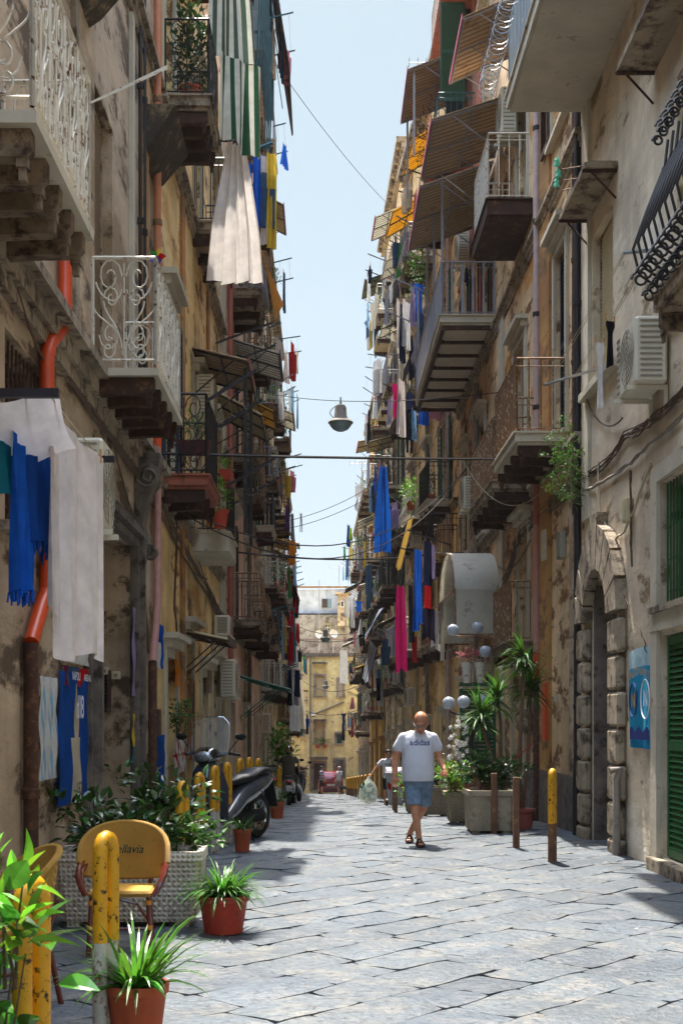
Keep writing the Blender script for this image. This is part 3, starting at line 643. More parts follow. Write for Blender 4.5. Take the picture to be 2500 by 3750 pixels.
q = MB(WR.pt); q.box(10.8, 13.9, .003, .12, -.3, .13); q.build('door_sill', P['stone_l'], R1)
q = MB(WR.pt); q.box(11.6, 13.98, .003, .06, 2.6, 2.83); q.box(13.72, 13.98, .003, .05, .135, 2.6); q.box(13.72, 13.98, .003, .05, 2.83, 4.4); q.box(11.6, 13.719, .003, .05, 4.22, 4.4); each(q, 'door_surround', P['slab_w'], R1)
def hood(bld, s0, s1, z, dep):
    q = MB(WR.pt); q.box(s0, s1, .003, dep, z, z+.07); q.box(s0+.03, s1-.03, .003, dep-.05, z+.071, z+.1); h_ = q.build('window_hood', P['slab'], bld)
    q = MB(WR.pt)
    for s in (s0+.03, s1-.07): q.box(s, s+.04, .01, dep+.02, z-.035, z-.003); q.tube([(s+.02, dep*.75, z-.04), (s+.02, .02, z-.36)], .015, 4)
    each(q, 'hood_bracket', P['corbel'], h_, 2)
hood(R1, 15.7, 17.4, 8.5, .42); hood(R1, 10.8, 14.0, 8.8, .42)
q = MB(WR.pt); q.box(15.6, 17.5, .003, .14, 6.02, 6.12); q.build('window_ledge', P['slab_w'], R1)
b = balcony(R1, WR, 12.4, 17.72, 10.35, 1.1, 'bars', P['tin'], P['slab_w'], nb=2, flat=True, th=.16, gap=.12)
awning(R1, WR, 15.8, 17.7, 13.6, 1.75, .3, P['white_aw'])  # out-of-view awning, added to throw a shadow on the near right paving
q = MB(WR.pt); q.tube([(14.5+i*.0125, 1.16+.13*cos(i*.55), 11.33+.13*sin(i*.55)) for i in range(400)], .007, 4, False); q.build('coiled_wire', P['tin'], b)
b = balcony(R1, WR, 9.6, 12.3, 5.72, .45, 'bars', P['black_iron'], P['slab'], nb=3, cm=P['corbel_l'], h=.2, gap=.3)
q = MB(WR.pt)                                      # pot-bellied window guard of flat scrolled bars
for i in range(14):
    s = 9.75+i*.19
    q.tube([(s, .40, 5.8), (s+.02, .60, 5.95), (s+.03, .66, 6.2), (s+.02, .52, 6.6), (s, .36, 7.0), (s, .33, 7.25)], .014, 4)
    for zz, r_, dd in ((7.38, .075, .38), (7.24, .055, .43), (5.9, .085, .60), (5.74, .06, .52)): q.tube([(s, dd+x, zz+y) for x, y in spiral(0, 0, r_, 0, 1.25, 14, .4)], .013, 4, False)
q.tube([(9.7, .36, 7.0), (12.3, .36, 7.0)], .014, 4); q.build('scrolled_guard', P['black_iron'], b, smooth=True)
# ---------- second right house
opsr = [(19.0,19.9,6.0,8.9,'shut',P['navy']), (22.9,24.2,5.9,8.6,'half',P['brown']), (28.6,29.9,5.9,8.5,'shut',P['brown']), (22.5,23.6,3.02,5.1,'glass',P['cream_p']),
  (23.0,24.4,-.5,2.5,'door',P['brown']), (27.4,29.0,-.8,2.7,'shut',P['green']), (31.6,33.0,-1.0,2.4,'door',P['brown']), (32.0,33.2,5.9,8.5,'shut',P['green']),
  (19.0,20.2,10.8,13.3,'open',P['brown']), (22.6,23.8,10.8,13.2,'glass',P['cream_p']), (27.6,28.8,10.2,12.7,'open',P['brown']), (31.6,32.8,10.2,12.7,'open',P['navy']),
  (22.6,23.8,15.0,17.4,'open',P['green']), (27.6,28.8,15.0,17.4,'glass',P['cream_p']), (31.0,32.2,15.5,18.0,'shut',P['green']), (27.6,28.8,19.2,21.4,'shut',P['green']), (31.0,32.2,19.4,21.6,'shut',P['green'])]
R2 = building('tan_peeling_house', 'peeling tan house on the right under broad awnings and a long grey balcony', WR, 17.8, 34.4, 23.0, P['wall_r2'], opsr, corn=(5.7, 10.0),
  strips=((20.3,21.2,-.3,16,P['strip']), (18.3,18.6,-.2,5.5,P['wall_a']), (25.6,26.1,-.5,10,P['slab_w']), (30.2,30.6,-1,9.9,P['slab_w']), (29.2,34.3,13.2,22.6,P['wall_r3'])), plinth=.8, ops_trim=P['slab_w'])
balcony(R2, WR, 18.9, 21.3, 5.92, .8, 'bars', P['rust_iron'], P['slab_w'], h=1.1, nb=4, cm=P['corbel'], gap=.16, r=.012, label='rusty barred balcony beside the navy louvred door')
balcony(R2, WR, 22.1, 25.6, 5.8, .72, 'bars', P['rust_iron'], P['slab'], h=1.1, nb=5, cm=P['corbel'], gap=.12, r=.011)
balcony(R2, WR, 22.1, 24.4, 2.98, .42, 'bars', P['rust_iron'], P['corbel_l'], h=1.05, nb=3, cm=P['corbel'], gap=.09)
balcony(R2, WR, 22.15, 24.3, 10.75, .80, 'bars', P['white_iron'], P['corbel'], h=1.15, flat=True, th=.26, gap=.15, label='white barred balcony with rusty brown underside')
b = balcony(R2, WR, 26.8, 34.0, 10.2, 1.2, 'slat', P['grey_iron'], P['slab_w'], h=1.12, flat=True, th=.14, gap=.2, label='long grey slatted balcony with laundry poles')
q = MB(WR.pt)
for i in range(8): s = 26.86+i*1.02; q.box(s, s+.09, .1, 1.12, 9.93, 10.005)
q.box(26.84, 33.95, 1.09, 1.165, 9.9, 10.003); each(q, 'slab_beam', P['corbel'], b)
q = MB(WR.pt)
for i in range(5): s = 27+i*1.02; q.box(s, s+.9, .14, 1.0, 9.988, 10.004)
each(q, 'plaster_panel', P['slab_w'], b)
balcony(R2, WR, 30.2, 33.2, 15.5, .95, 'belly', P['teal'], P['brick'], h=1.1, nb=3, gap=.14, label='green bellied balcony full of flowers')
balcony(R2, WR, 28.5, 33.8, 19.3, .8, 'slat', P['white_iron'], P['brick'], h=1.1, nb=3, gap=.16)
balcony(R2, WR, 32.2, 34.2, 5.8, .9, 'bars', P['black_iron'], mk('yellow_slab', '#a98848', rough=.9, var=.3, vs=3, bump=.3, second='#5a4630', thr=.56, ss=4), nb=3)
awning(R2, WR, 22.4, 24.7, 14.6, 1.2, .5, P['tan'], edge=P['pink_edge'], fm=P['grey_iron'], label='tan ribbed awning nearest the camera with magenta edge')
awning(R2, WR, 24.1, 26.8, 13.6, 1.6, .5, P['tan2'], edge=P['pink_edge'], fm=P['grey_iron'])
awning(R2, WR, 27.0, 30.7, 13.6, 1.6, .55, P['tan2'], edge=P['pink_edge'], fm=P['grey_iron'])
awning(R2, WR, 31.0, 33.8, 18.2, 1.6, .6, P['tan2'], edge=P['pink_edge'], fm=P['grey_iron'])
q = MB(WR.pt)
for s, d in ((26.85, 1.17), (28.9, 1.17), (30.8, 1.17), (33.8, 1.17)): q.box(s, s+.05, d-.05, d, 10.2, 13.1)
for s in (31.1, 33.6): q.box(s, s+.05, 1.42, 1.47, 15.5, 17.7)
each(q, 'awning_post', P['grey_iron'], R2)
q = MB(WR.pt); shutter_leaf(q, 0, 0, 0, 0, .3) if 0 else None
def perp_leaf(bld, w, s, d0, d1, z0, z1, m):        # a louvred leaf standing open at right angles to the wall
    q = MB(lambda a, b_, z: w.pt(s+b_, a, z)); shutter_leaf(q, d0, d1, 0, z0, z1, .08); q.build('open_shutter', m, bld)
perp_leaf(R2, WR, 30.6, .25, .85, 16.6, 19.0, P['green']); perp_leaf(R2, WR, 26.2, .1, .85, .2, 2.4, P['green']); perp_leaf(R2, WR, 32.3, .1, .55, 15.6, 18.0, P['navy'])
# arched plastic canopy over the mezzanine door
q = MB(WR.pt); n = 14; vs = []
for i in range(n+1):
    a = pi*i/n; s = 28.1-1.75*cos(a); z = 4.35+.95*sin(a)
    vs += [(s, .01, z), (s, .95, z), (s, .01, z-.02), (s, .95, z-.02)]
q.add(vs, [(4*i, 4*i+1, 4*i+5, 4*i+4) for i in range(n)] + [(4*i+3, 4*i+2, 4*i+6, 4*i+7) for i in range(n)] + [(4*i+1, 4*i+3, 4*i+7, 4*i+5) for i in range(n)])
c = q.build('door_canopy', P['white_aw'], R2, smooth=True); c['label'] = 'white arched plastic canopy with hanging side panels'
q = MB(WR.pt); q.box(26.36, 26.38, .08, .90, 3.42, 4.36); q.box(29.82, 29.84, .08, .90, 3.42, 4.36); q.box(29.0, 29.8, .90, .92, 3.0, 4.36); each(q, 'side_panel', P['white_aw'], c)
q = MB(WR.pt)
for s in (26.35, 29.85): q.box(s-.015, s+.015, .91, .95, 3.40, 4.36); q.box(s-.015, s+.015, .06, .91, 3.38, 3.42)
q.tube([(28.1-1.76*cos(pi*i/n), .955, 4.34+.95*sin(pi*i/n)) for i in range(n+1)], .02, 5); q.box(26.35, 29.85, .92, .95, 4.33, 4.37); q.build('canopy_frame', P['rust_iron'], c)
# ---------- further right houses
RB3 = random.Random(45)
def opsw(w, floors, step, kinds, mats, rr, e=.2):
    n = max(1, int((w.L-2*e)/step)); st = (w.L-2*e)/n; ops = []
    for z in floors:
        for i in range(n): s = e+st*(i+.5)-.55; ops.append((s, s+1.1, z+.03, z+2.4, rr.choice(kinds), rr.choice(mats)))
    for i in range(n): s = e+st*(i+.5)-.7; g = G(w.pt(s, 0, 0).y); ops.append((s, s+1.4, g-.05, g+2.5, rr.choice(['door', 'shut', 'roll']), rr.choice([P['brown'], P['green'], P['roller']])))
    return ops
f3 = [3.7, 7.8, 11.9, 15.9]; R3 = building('red_pink_house', 'reddish house on the right behind the hanging magenta and blue cloths', WR3, .02, WR3.L-.02, 21.3, P['wall_b'], opsw(WR3, f3, 3.7, ['shut', 'open', 'half'], [P['green'], P['brown'], P['navy']], RB3), corn=(3.6, 7.7), ops_trim=P['slab_w'])
R3['label'] = 'ochre-brown house on the right behind the hanging magenta and blue cloths'; R3.name = 'ochre_brown_house'
bR3 = run_balconies(R3, WR3, .2, WR3.L-.2, f3, 3.7, RB3, dep=.75, aw=0)
f4 = [2.9, 6.6, 10.3, 14.1, 18.0]; R4 = building('bracketed_cornice_house', 'highest right-hand house with a heavy bracketed cornice against the sky', WR4, .02, WR4.L-.02, 22.8, P['wall_d'], opsw(WR4, f4, 3.5, ['shut', 'open', 'open'], [P['green'], P['green'], P['brown']], RB3), corn=(2.8, 10.2), ops_trim=P['slab_w'])
bR4 = run_balconies(R4, WR4, .2, WR4.L-.2, f4, 3.5, RB3, dep=.7, aw=.6)
f5 = [1.9, 5.4, 9.0, 12.7]; R5 = building('yellow_ochre_house', 'yellow-ochre house on the right with green shutters standing open', WR5, .02, WR5.L-.02, 17.2, P['wall_y'], opsw(WR5, f5, 3.0, ['open', 'shut', 'open'], [P['green'], P['green']], RB3), corn=(1.8,), strips=((.1,.5,-3,16.6,P['strip']), (6.1,6.5,-3,16.6,P['strip'])), ops_trim=P['strip'])
bR5 = run_balconies(R5, WR5, .2, WR5.L-.2, f5, 3.0, RB3, dep=.65, aw=.25)
f6 = [.9, 4.2, 7.6, 11.0]; R6 = building('pale_far_house', 'pale right-hand house at the far corner bristling with balconies', WR6, .02, WR6.L-.02, 14.2, P['wall_d'], opsw(WR6, f6, 3.1, ['open', 'shut'], [P['green'], P['brown']], RB3), ops_trim=P['slab_w'])
bR6 = run_balconies(R6, WR6, .2, WR6.L-.2, f6, 3.1, RB3, dep=.65, aw=.25)
for s0_, s1_, z_ in ((.1, 2.4, 18.2), (5.0, 7.2, 18.2)): awning(R3, WR3, s0_, s1_, z_, 1.25, .7, P['yel_aw'], fm=P['green_iron'], label='glowing yellow sunshade' if s0_ < 1 else None)
awning(R3, WR3, 9.2, 11.2, 18.0, 1.0, .5, P['white_aw'], fm=P['rust_iron'])
# ---------- house closing the street
WE = Wall((5.2, 88), (-3.4, 88), 'R'); WE.n = V((0, -1))
def E(px, py): q = W(px, py, 88.0); return 5.2 - q.x, q.z
def eop(x0, y0, x1, y1, k, m): a = E(x1, y1); c = E(x0, y0); return (a[0], c[0], a[1], c[1], k, m)
we_ops = [eop(724,1552,745,1599,'roll',P['roller_p']), eop(723,1656,742,1708,'roll',P['roller_p']), eop(719,1752,746,1815,'door',P['brown']), eop(769,1744,790,1786,'grille',P['grey_iron']), eop(772,1685,786,1708,'shut',P['green']), eop(686,1765,700,1782,'shut',P['brown']), eop(776,1560,788,1600,'shut',P['cream_p']), eop(684,1660,697,1690,'shut',P['green'])]
zt = E(0, 1500)[1]
RE = building('yellow_end_house', 'yellow plaster house with roller-blind windows closing the far end of the street', WE, .02, WE.L-.02, zt, P['wall_end'], we_ops, zb=-4.6, eave=False, ops_trim=P['wall_grey'])
q = MB(WE.pt)
for px, py in ((731, 1521), (733, 1652)): s, z = E(px+17, py); s2, _ = E(px-14, py); q.box(s, s2, .003, .45, z-.1, z); 
a, z = E(752, 1744); c, _ = E(713, 1744); q.box(a, c, .003, .8, z, z+.18); q.box(.05, WE.L-.05, .003, .15, zt-.25, zt); each(q, 'window_hood', P['stone'], RE)
q = MB(WE.pt)
for i in range(60): s = .3+i*.135; q.box(s, s+.02, -.15, -.13, zt, zt+.95)
q.box(.3, 8.3, -.16, -.12, zt+.95, zt+1.0); q.build('roof_railing', paint('rust_red_railing', '#8a6258', .8), RE)
q = MB(WE.pt); s, z = E(712, 1500); q.tube([(s, .08, zt), (s, .08, -3.4)], .06, 6); s2, z2 = E(790, 1612); s3, z3 = E(722, 1640); q.tube([(s2, .07, z2), (s3, .07, z3)], .06, 6); each(q, 'pipe', P['pipe_gry'], RE)
for k, (px, py) in enumerate(((729, 1712), (746, 1712))):
    p = W(px, py, 87.7); t = thing('flower_pot', ('left' if k == 0 else 'right') + ' terracotta pot with bright fern under the lower end-house window', 'flower pot', (p.x, 87.7, p.z-.2), 'pots under the far window')
    q = MB(); q.lathe([(.12, 0), (.18, .22), (.2, .25)], (p.x, 87.7, p.z-.2), 10); q.build('pot', paint('terracotta', '#b4532f', .7), t)
    q = MB(); plant_leaves(q, (p.x, 87.7, p.z+.25), (.35, .25, .25), 60, .25, .06); q.build('foliage', mk('leaf_mid', '#3f6a22', rough=.5, var=.4, vs=5, bump=0, trans=.35), t)
# houses on the rise behind
WB = Wall((6, 97), (-5, 97), 'R'); WB.n = V((0, -1))
def E2(px, py): q = W(px, py, 97.0); return 6 - q.x, q.z
def eop2(x0, y0, x1, y1, k, m): a = E2(x1, y1); c = E2(x0, y0); return (a[0], c[0], a[1], c[1], k, m)
zg = E2(0, 1412)[1]; zw = E2(0, 1348)[1]
RG = building('white_top_house', 'white top storey over grey walls rising behind the yellow end house', WB, .02, WB.L-.02, zg, P['wall_grey'], [eop2(745,1430,760,1450,'glass',P['brown'])], zb=-4, eave=False)
WB2 = Wall((4.6, 97.6), (-5, 97.6), 'R'); WB2.n = V((0, -1))
q = MB(WB2.pt); q.box(.0, 9.6, -5, 0, zg+.002, zw-.3)
sL = 4.6-W(683, 0, 97.6).x; sR = 4.6-W(805, 0, 97.6).x; sM = 4.6-W(770, 0, 97.6).x
q.hexa([(0, -5, zw-.3), (9.6, -5, zw-.3), (9.6, 0, zw-.3), (0, 0, zw-.3)], [(0, -5, zw-.05), (9.6, -5, zw-.25), (9.6, 0, zw-.25), (0, 0, zw-.05)]); q.build('top_storey', P['wall_white'], RG)
q = MB(WB2.pt); q.box(-.1, 9.7, -.1, .15, zw-.02, zw+.1); q.build('roof_edge', P['strip'], RG)
q = MB(WB2.pt); q.box(-.1, 9.7, -.05, .5, zg-.02, zg+.12); q.build('ledge', P['black_iron'], RG)
a_ = eop2(739, 1374, 752, 1394, '', None); b_ = eop2(752, 1374, 761, 1394, '', None); o = 1.4
q = MB(WB2.pt); q.box(a_[0]-o, a_[1]-o, .002, .06, a_[2], a_[3]); q.build('shutter', P['brown'], RG)
q = MB(WB2.pt); q.box(b_[0]-o, b_[1]-o, .002, .05, b_[2], b_[3]); q.build('window', P['glass_b'], RG)
a_ = eop2(775, 1368, 800, 1440, '', None); q = MB(WB.pt); q.box(a_[0], a_[1], .002, 1.2, a_[2], a_[3]); q.box(a_[0]-.2, a_[1]+.2, -.1, 1.4, a_[3]+.002, a_[3]+.12); q.build('turret', P['wall_a'], RG)
a_ = eop2(781, 1383, 790, 1398, '', None); q = MB(WB.pt); q.box(a_[0], a_[1], 1.202, 1.26, a_[2], a_[3]); q.build('window', P['white_iron'], RG); q = MB(WB.pt); q.box(a_[0]+.07, a_[1]-.07, 1.262, 1.27, a_[2]+.07, a_[3]-.07); q.build('window', P['glass'], RG)
# =================== laundry
def cm(n, c, tr=.35): return cloth_m('cloth_' + n, c, tr)
K = {k: cm(k, v) for k, v in dict(white='#dedcd8', cream='#d3c6ac', sheet='#d8cec8', towel='#efe6e2', blue='#1d5fc4', royal='#1c4f9f', cobalt='#1b57b8', teal='#1c7c8c', navy='#1e2440', black='#17161c', magenta='#9c1250', red='#b41f24', orange='#d8842a', yellow='#d2b23c',
   green='#3f8a48', grey='#8f8d94', denim='#3c5878', lilac='#9a8cb4', pink='#c98490', purple='#5a3c78', brown='#6b4a34', stripe_w='#d8d4c2', stripe_g='#4c5d50', lightblue='#8cbfe0', lime='#a8c83c', salmon='#c9786a').items()}
PEG = mk('wooden_peg', '#b98a5a', rough=.8, var=.2, bump=0)
def grid(mb, f, nx, nz, pat=None):
    vs = [f(i/nx, j/nz) for j in range(nz+1) for i in range(nx+1)]; m = nx+1; o = len(mb.v)
    for j in range(nz):
        for i in range(nx):
            mb.m.append(pat(i, j) if pat else mb.cur); mb.f.append((o+j*m+i, o+(j+1)*m+i, o+(j+1)*m+i+1, o+j*m+i+1))
    mb.v.extend([tuple(v) for v in vs])
def hang(name, label, cat, A, B, drop, mats, folds=3, amp=.05, bunch=1.0, rag=.02, pat=None, group=None, nx=18, nz=10, prof=None, seed=None, pegs=True, skew=0, sag=.03, belly=0, fringe=0):
    A, B = V(A), V(B); rr = random.Random(seed if seed is not None else int(abs(A.x*977+A.y*131+A.z*37)*10)); u = B - A; wd = u.length; c = (A+B)/2; uh = u.normalized(); nn = V((-uh.y, uh.x, 0)).normalized()
    if nn.length < .5: nn = V((0, 1, 0))
    ph = rr.uniform(0, 6); ph2 = rr.uniform(0, 6)
    if not isinstance(mats, (list, tuple)): mats = [mats]
    def f(a, t):
        wdt = bunch + (1-bunch)*min(1, t*1.6)**.7; wp = prof(t) if prof else 1
        x = (a-.5)*wd*wdt*wp + skew*t*wd; am = amp*(.35+.65*t)*(1.6-.6*wdt)
        fold = am*(sin(a*folds*2*pi+ph+t*.8) + .4*sin(a*folds*4.3*pi+ph2-t*1.7)); dz = drop*t + rag*t*sin(a*5+ph2) + sag*sin(a*pi)*(1-t)*(1 if t < .3 else .5)
        return c + uh*x + nn*(fold + belly*sin(t*pi)) + V((0, 0, -dz)) + u*0
    mb = MB(); grid(mb, f, nx, nz, pat); o = mb.build(name, mats, smooth=True, ang=80, loc=c)
    tag(o, label, cat, group)
    if fringe:
        q = MB()
        for k in range(fringe): p = f((k+.5)/fringe, 1); q.tube([p, p+V((rr.uniform(-.01, .01), 0, -rr.uniform(.03, .09)))], .006, 4)
        q.tube([f(k/24, .995) for k in range(25)], .006, 4); q.build('fringe', mats[0], o)
    if pegs:
        for a in (.06, .94):
            p = f(a, 0); q = MB(); q.box(p.x-.008, p.x+.008, p.y-.008, p.y+.008, p.z-.04, p.z+.05); q.build('clothes_peg', PEG, o)
    return o
def shirt_prof(t): return 1.0 if t < .28 else .62
def dress_prof(t): return .45 + .55*t
def garment(kind, label, c, dr, w, h, m, group=None, seed=None):
    """hung by its upper edge at c, spreading along dr"""
    c = V(c); dr = V(dr).normalized(); A, B = c - dr*w/2, c + dr*w/2
    if kind == 'shirt': return hang('shirt', label, 'shirt', A, B, h, m, folds=1.5, amp=.03, prof=shirt_prof, nx=10, nz=7, group=group, seed=seed)
    if kind == 'dress': return hang('dress', label, 'dress', A, B, h, m, folds=3, amp=.05, prof=dress_prof, nx=14, nz=8, group=group, seed=seed)
    if kind == 'trousers':
        o = hang('trousers', label, 'trousers', A, B, h*.3, m, folds=1, amp=.02, nx=8, nz=3, group=group, seed=seed, rag=0, sag=0)
        for e in (-1, 1):
            q = MB(); p = c + dr*w*.25*e + V((0, 0, -h*.29)); q.tube([p, p+V((.01*e, .02, -h*.35)), p+dr*.02*e+V((0, 0, -h*.71))], [w*.2, w*.17, w*.14], 8); q.build('trouser_leg', m, o, smooth=True)
        return o
    return hang(kind, label, kind.replace('_', ' '), A, B, h, m, folds=2.5, amp=.04, nx=12, nz=7, group=group, seed=seed)
def rack(w, s0, s1, z, d0, d1, rise, m, label, nl=4, r=.016, group='clothes poles on the balconies', sagl=.12):
    t = thing('clothes_rack', label, 'clothes rack', w.pt((s0+s1)/2, d0, z), group)
    for s in (s0, s1):
        q = MB(w.pt); q.hexa([(s-r, d0, z-r), (s+r, d0, z-r), (s+r, d0, z+r), (s-r, d0, z+r)], [(s-r, d1, z+rise-r), (s+r, d1, z+rise-r), (s+r, d1, z+rise+r), (s-r, d1, z+rise+r)]); q.build('pole', m, t)
    for i in range(nl):
        f = (i+.7)/nl; d = d0+(d1-d0)*f; zz = z+rise*f; q = MB(w.pt); q.tube([(s0+(s1-s0)*k/5, d, zz-sagl*sin(pi*k/5)) for k in range(6)], .004, 3, False); q.build('line', P['wire_w'], t)
    return t
# --- near left rack with towel, fringed cloth, teal shirt and sheet
t = thing('clothes_rack', 'dark bar clothes rack at near left carrying towels under the orange pipe', 'clothes rack', (-2.1, 7.2, 3.5))
q = MB(); q.box(-2.18, -1.48, 7.03, 7.07, 3.44, 3.49); q.build('pole', P['dark_iron'], t)
q = MB(); q.box(-2.18, -1.43, 8.6, 8.64, 3.4, 3.44); q.build('pole', P['dark_iron'], t)
for i, x in enumerate((-2.0, -1.84, -1.68, -1.53)): q = MB(); q.tube([(x, 7.05, 3.45), (x, 8.62, 3.42)], .005, 4); q.build('line', P['wire_w'], t)
hang('towel', 'long pale pink bath towel hanging lowest on the near left rack', 'towel', (-1.60, 7.55, 3.47), (-1.48, 8.5, 3.40), 1.40, K['towel'], folds=2.2, amp=.035, nx=26, nz=16, rag=.06)
hang('towel', 'narrow greyish inner fold towel beside the long pink towel', 'towel', (-1.63, 7.50, 3.42), (-1.61, 7.62, 3.44), 1.2, K['sheet'], folds=1, amp=.03, nx=14, nz=12, rag=.1)
hang('fringed_cloth', 'bright blue cloth with ragged fringe on the near left rack', 'cloth', (-1.80, 7.28, 3.38), (-1.75, 7.56, 3.37), .98, K['blue'], folds=2.5, amp=.045, nx=24, nz=12, fringe=26)
hang('fringed_cloth', 'darker blue fringed cloth behind the bright blue one on the near left rack', 'cloth', (-1.74, 7.48, 3.33), (-1.69, 7.86, 3.3), .62, K['royal'], folds=3.5, amp=.04, nx=24, nz=10, fringe=26)
hang('shirt', 'teal shirt pegged at the far left edge of the picture', 'shirt', (-1.90, 7.3, 3.36), (-1.80, 7.5, 3.33), .38, K['teal'], folds=1.5, amp=.05, nx=12, nz=8)
mb = MB()
def fsheet(a, t): x = -2.15+.66*a; return V((x-.02*sin(t*3), 7.1+.5*t, 3.46-.10*t-.22*sin(t*pi*.5)*(1-.5*a)-.03*sin(a*pi)+.02*a+.015*sin(a*9)))
grid(mb, fsheet, 16, 10); o = mb.build('sheet', K['towel'], smooth=True, ang=80); tag(o, 'pale pink sheet slung across the top of the near left rack', 'sheet')
# --- curtains high on the ochre house
hang('sunshade_curtain', 'green and white striped curtain bellying out from the high balcony', 'curtain', (-1.72, 18.9, 13.75), (-1.15, 19.3, 13.75), 2.15, [K['stripe_w'], K['stripe_g']], folds=1.5, amp=.06, nx=48, nz=14, pat=lambda i, j: (i//4) % 2, bunch=.8, pegs=False, skew=.05, prof=lambda t: .85+.35*t)
hang('sunshade_curtain', 'lower torn length of green and white striped curtain below the larger one', 'curtain', (-1.58, 18.9, 11.65), (-.98, 19.4, 11.65), 1.35, [K['stripe_w'], cm('stripe_dark_green', '#2c5038')], folds=2.2, amp=.08, nx=44, nz=12, pat=lambda i, j: (i//4) % 2, pegs=False, rag=.08)
hang('curtain', 'long greyish white curtain gathered at its top and billowing over the street', 'curtain', (-1.62, 19.2, 10.5), (-1.1, 19.6, 10.5), 2.15, [cm('voile', '#dcd4cc', .5)], folds=4, amp=.07, nx=40, nz=18, bunch=.55, pegs=False, prof=lambda t: .75+.85*t**.8, rag=.07)
q = MB(); q.tube([(-2.2, 19.4, 10.55), (-1.0, 19.5, 10.55)], .02, 6); tag(q.build('curtain_rod', P['dark_iron']), 'dark rod holding the long white curtain', 'rod')
# --- blue pole laundry in front of the pink house
q = MB(); a_, b_ = W(553, 357, 27.5), W(626, 328, 27.5); q.tube([a_, b_], .04, 6); tag(q.build('clothes_pole', P['teal']), 'blue metal pole with clothes pegged under it by the pink house', 'pole', 'clothes poles on the balconies')
for px, py, w_, h_, k, n in ((573, 372, .12, .95, 'blue', 'narrow blue towel leftmost under the blue pole'), (594, 352, .28, 1.6, 'blue', 'bright blue long shirt under the blue pole'), (606, 356, .14, 1.95, 'sheet', 'thin white cloth pinched under the blue pole'), (616, 398, .38, 1.2, 'denim', 'pair of jeans under the blue pole'), (624, 350, .22, 2.1, 'yellow', 'dull yellow cloth under the end of the blue pole')):
    p = W(px, py, 27.5); garment('towel' if k != 'denim' else 'trousers', n, p, (1, .5, 0), w_, h_, K[k], group='clothes under the blue pole')
mb = MB(); a_, b_, c_ = W(594, 562, 29), W(612, 590, 30.5), W(652, 700, 30)
def tri(a, t): return a_.lerp(b_, a*.6).lerp(c_ + V((0, a*1.2, 0)) - V((a*.25, 0, 0)), t) + V((0, .08*sin(t*pi+a*4), 0))
grid(mb, tri, 18, 12, lambda i, j: (i//3) % 2); tag(mb.build('sunshade', [K['orange'], cm('ochre_stripe', '#b98f4e')], smooth=True), 'ochre striped sunshade sloping to a point over the balcony', 'sunshade')
# --- the deliberate pieces on the right
def pcs(px, py, px2, py2, Y, kind, k, label, **kw):
    A = W(px, py, Y); wd = abs(px2-px)*Y/F; h = (py2-py)*Y/F; c = A + V((wd/2*(1 if px2 > px else -1), 0, 0))
    if kind in ('shirt', 'dress', 'trousers'): return garment(kind, label, c, (1, .7, 0), wd*1.2, h, K[k] if isinstance(k, str) else k, group=kw.get('group'))
    return hang(kind, label, kind.replace('_', ' '), (c.x-wd/2, Y-.2, c.z), (c.x+wd/2, Y+.3, c.z), h, k if isinstance(k, list) else [K[k]], **kw)
gR = 'clothes hanging from the long grey balcony'
pcs(907, 1345, 932, 1541, 33, 'cloth', 'magenta', 'long magenta cloth, longest piece hanging above the walking man', folds=1.2, amp=.05, bunch=.6, rag=.08)
pcs(934, 1342, 950, 1475, 33.6, 'cloth', 'black', 'black cloth beside the long magenta cloth', folds=1, amp=.05, bunch=.7)
pcs(941, 1400, 958, 1520, 34.2, 'scarf', [K['yellow'], K['red'], K['green']], 'scarf shading from green through yellow to red', folds=1.5, amp=.04, pat=lambda i, j: 2 if j < 3 else (0 if j < 5 else 1), skew=.1)
pcs(948, 1260, 972, 1440, 31, 'cloth', 'cobalt', 'shiny blue cloth with ragged edge left of the plastic canopy', folds=2.5, amp=.06, rag=.12)
pcs(975, 1262, 990, 1400, 30.5, 'dress', 'red', 'red patterned dress between blue cloth and plastic canopy')
pcs(974, 1240, 992, 1345, 30, 'cloth', 'navy', 'navy cloth above the red patterned dress', folds=1.5, amp=.04)
pcs(970, 1395, 1000, 1470, 30.2, 'cloth', [cm('starry', '#2a2438')], 'dark speckled cloth below the red dress', folds=2, amp=.05, rag=.1)
pcs(990, 1250, 1003, 1330, 30.8, 'cloth', 'lilac', 'pale lilac cloth touching the plastic canopy', folds=1, amp=.03)
pcs(993, 1400, 1012, 1488, 30.9, 'towel', 'white', 'white towel hanging below the left edge of the plastic canopy', folds=1.5, amp=.05, rag=.1)
t = rack(WR, 29.2, 32.2, W(0, 1262, 30).z, .75, 1.75, .35, P['dark_iron'], 'dark poles above the plastic canopy carrying the bright clothes', nl=3)
pcs(866, 1070, 893, 1266, 41, 'tarpaulin', [cm('tarp', '#1660c0', .3)], 'big blue tarpaulin pinched at its top against the ochre house', folds=2.5, amp=.12, bunch=.25, rag=.1, prof=lambda t: .7+.5*t)
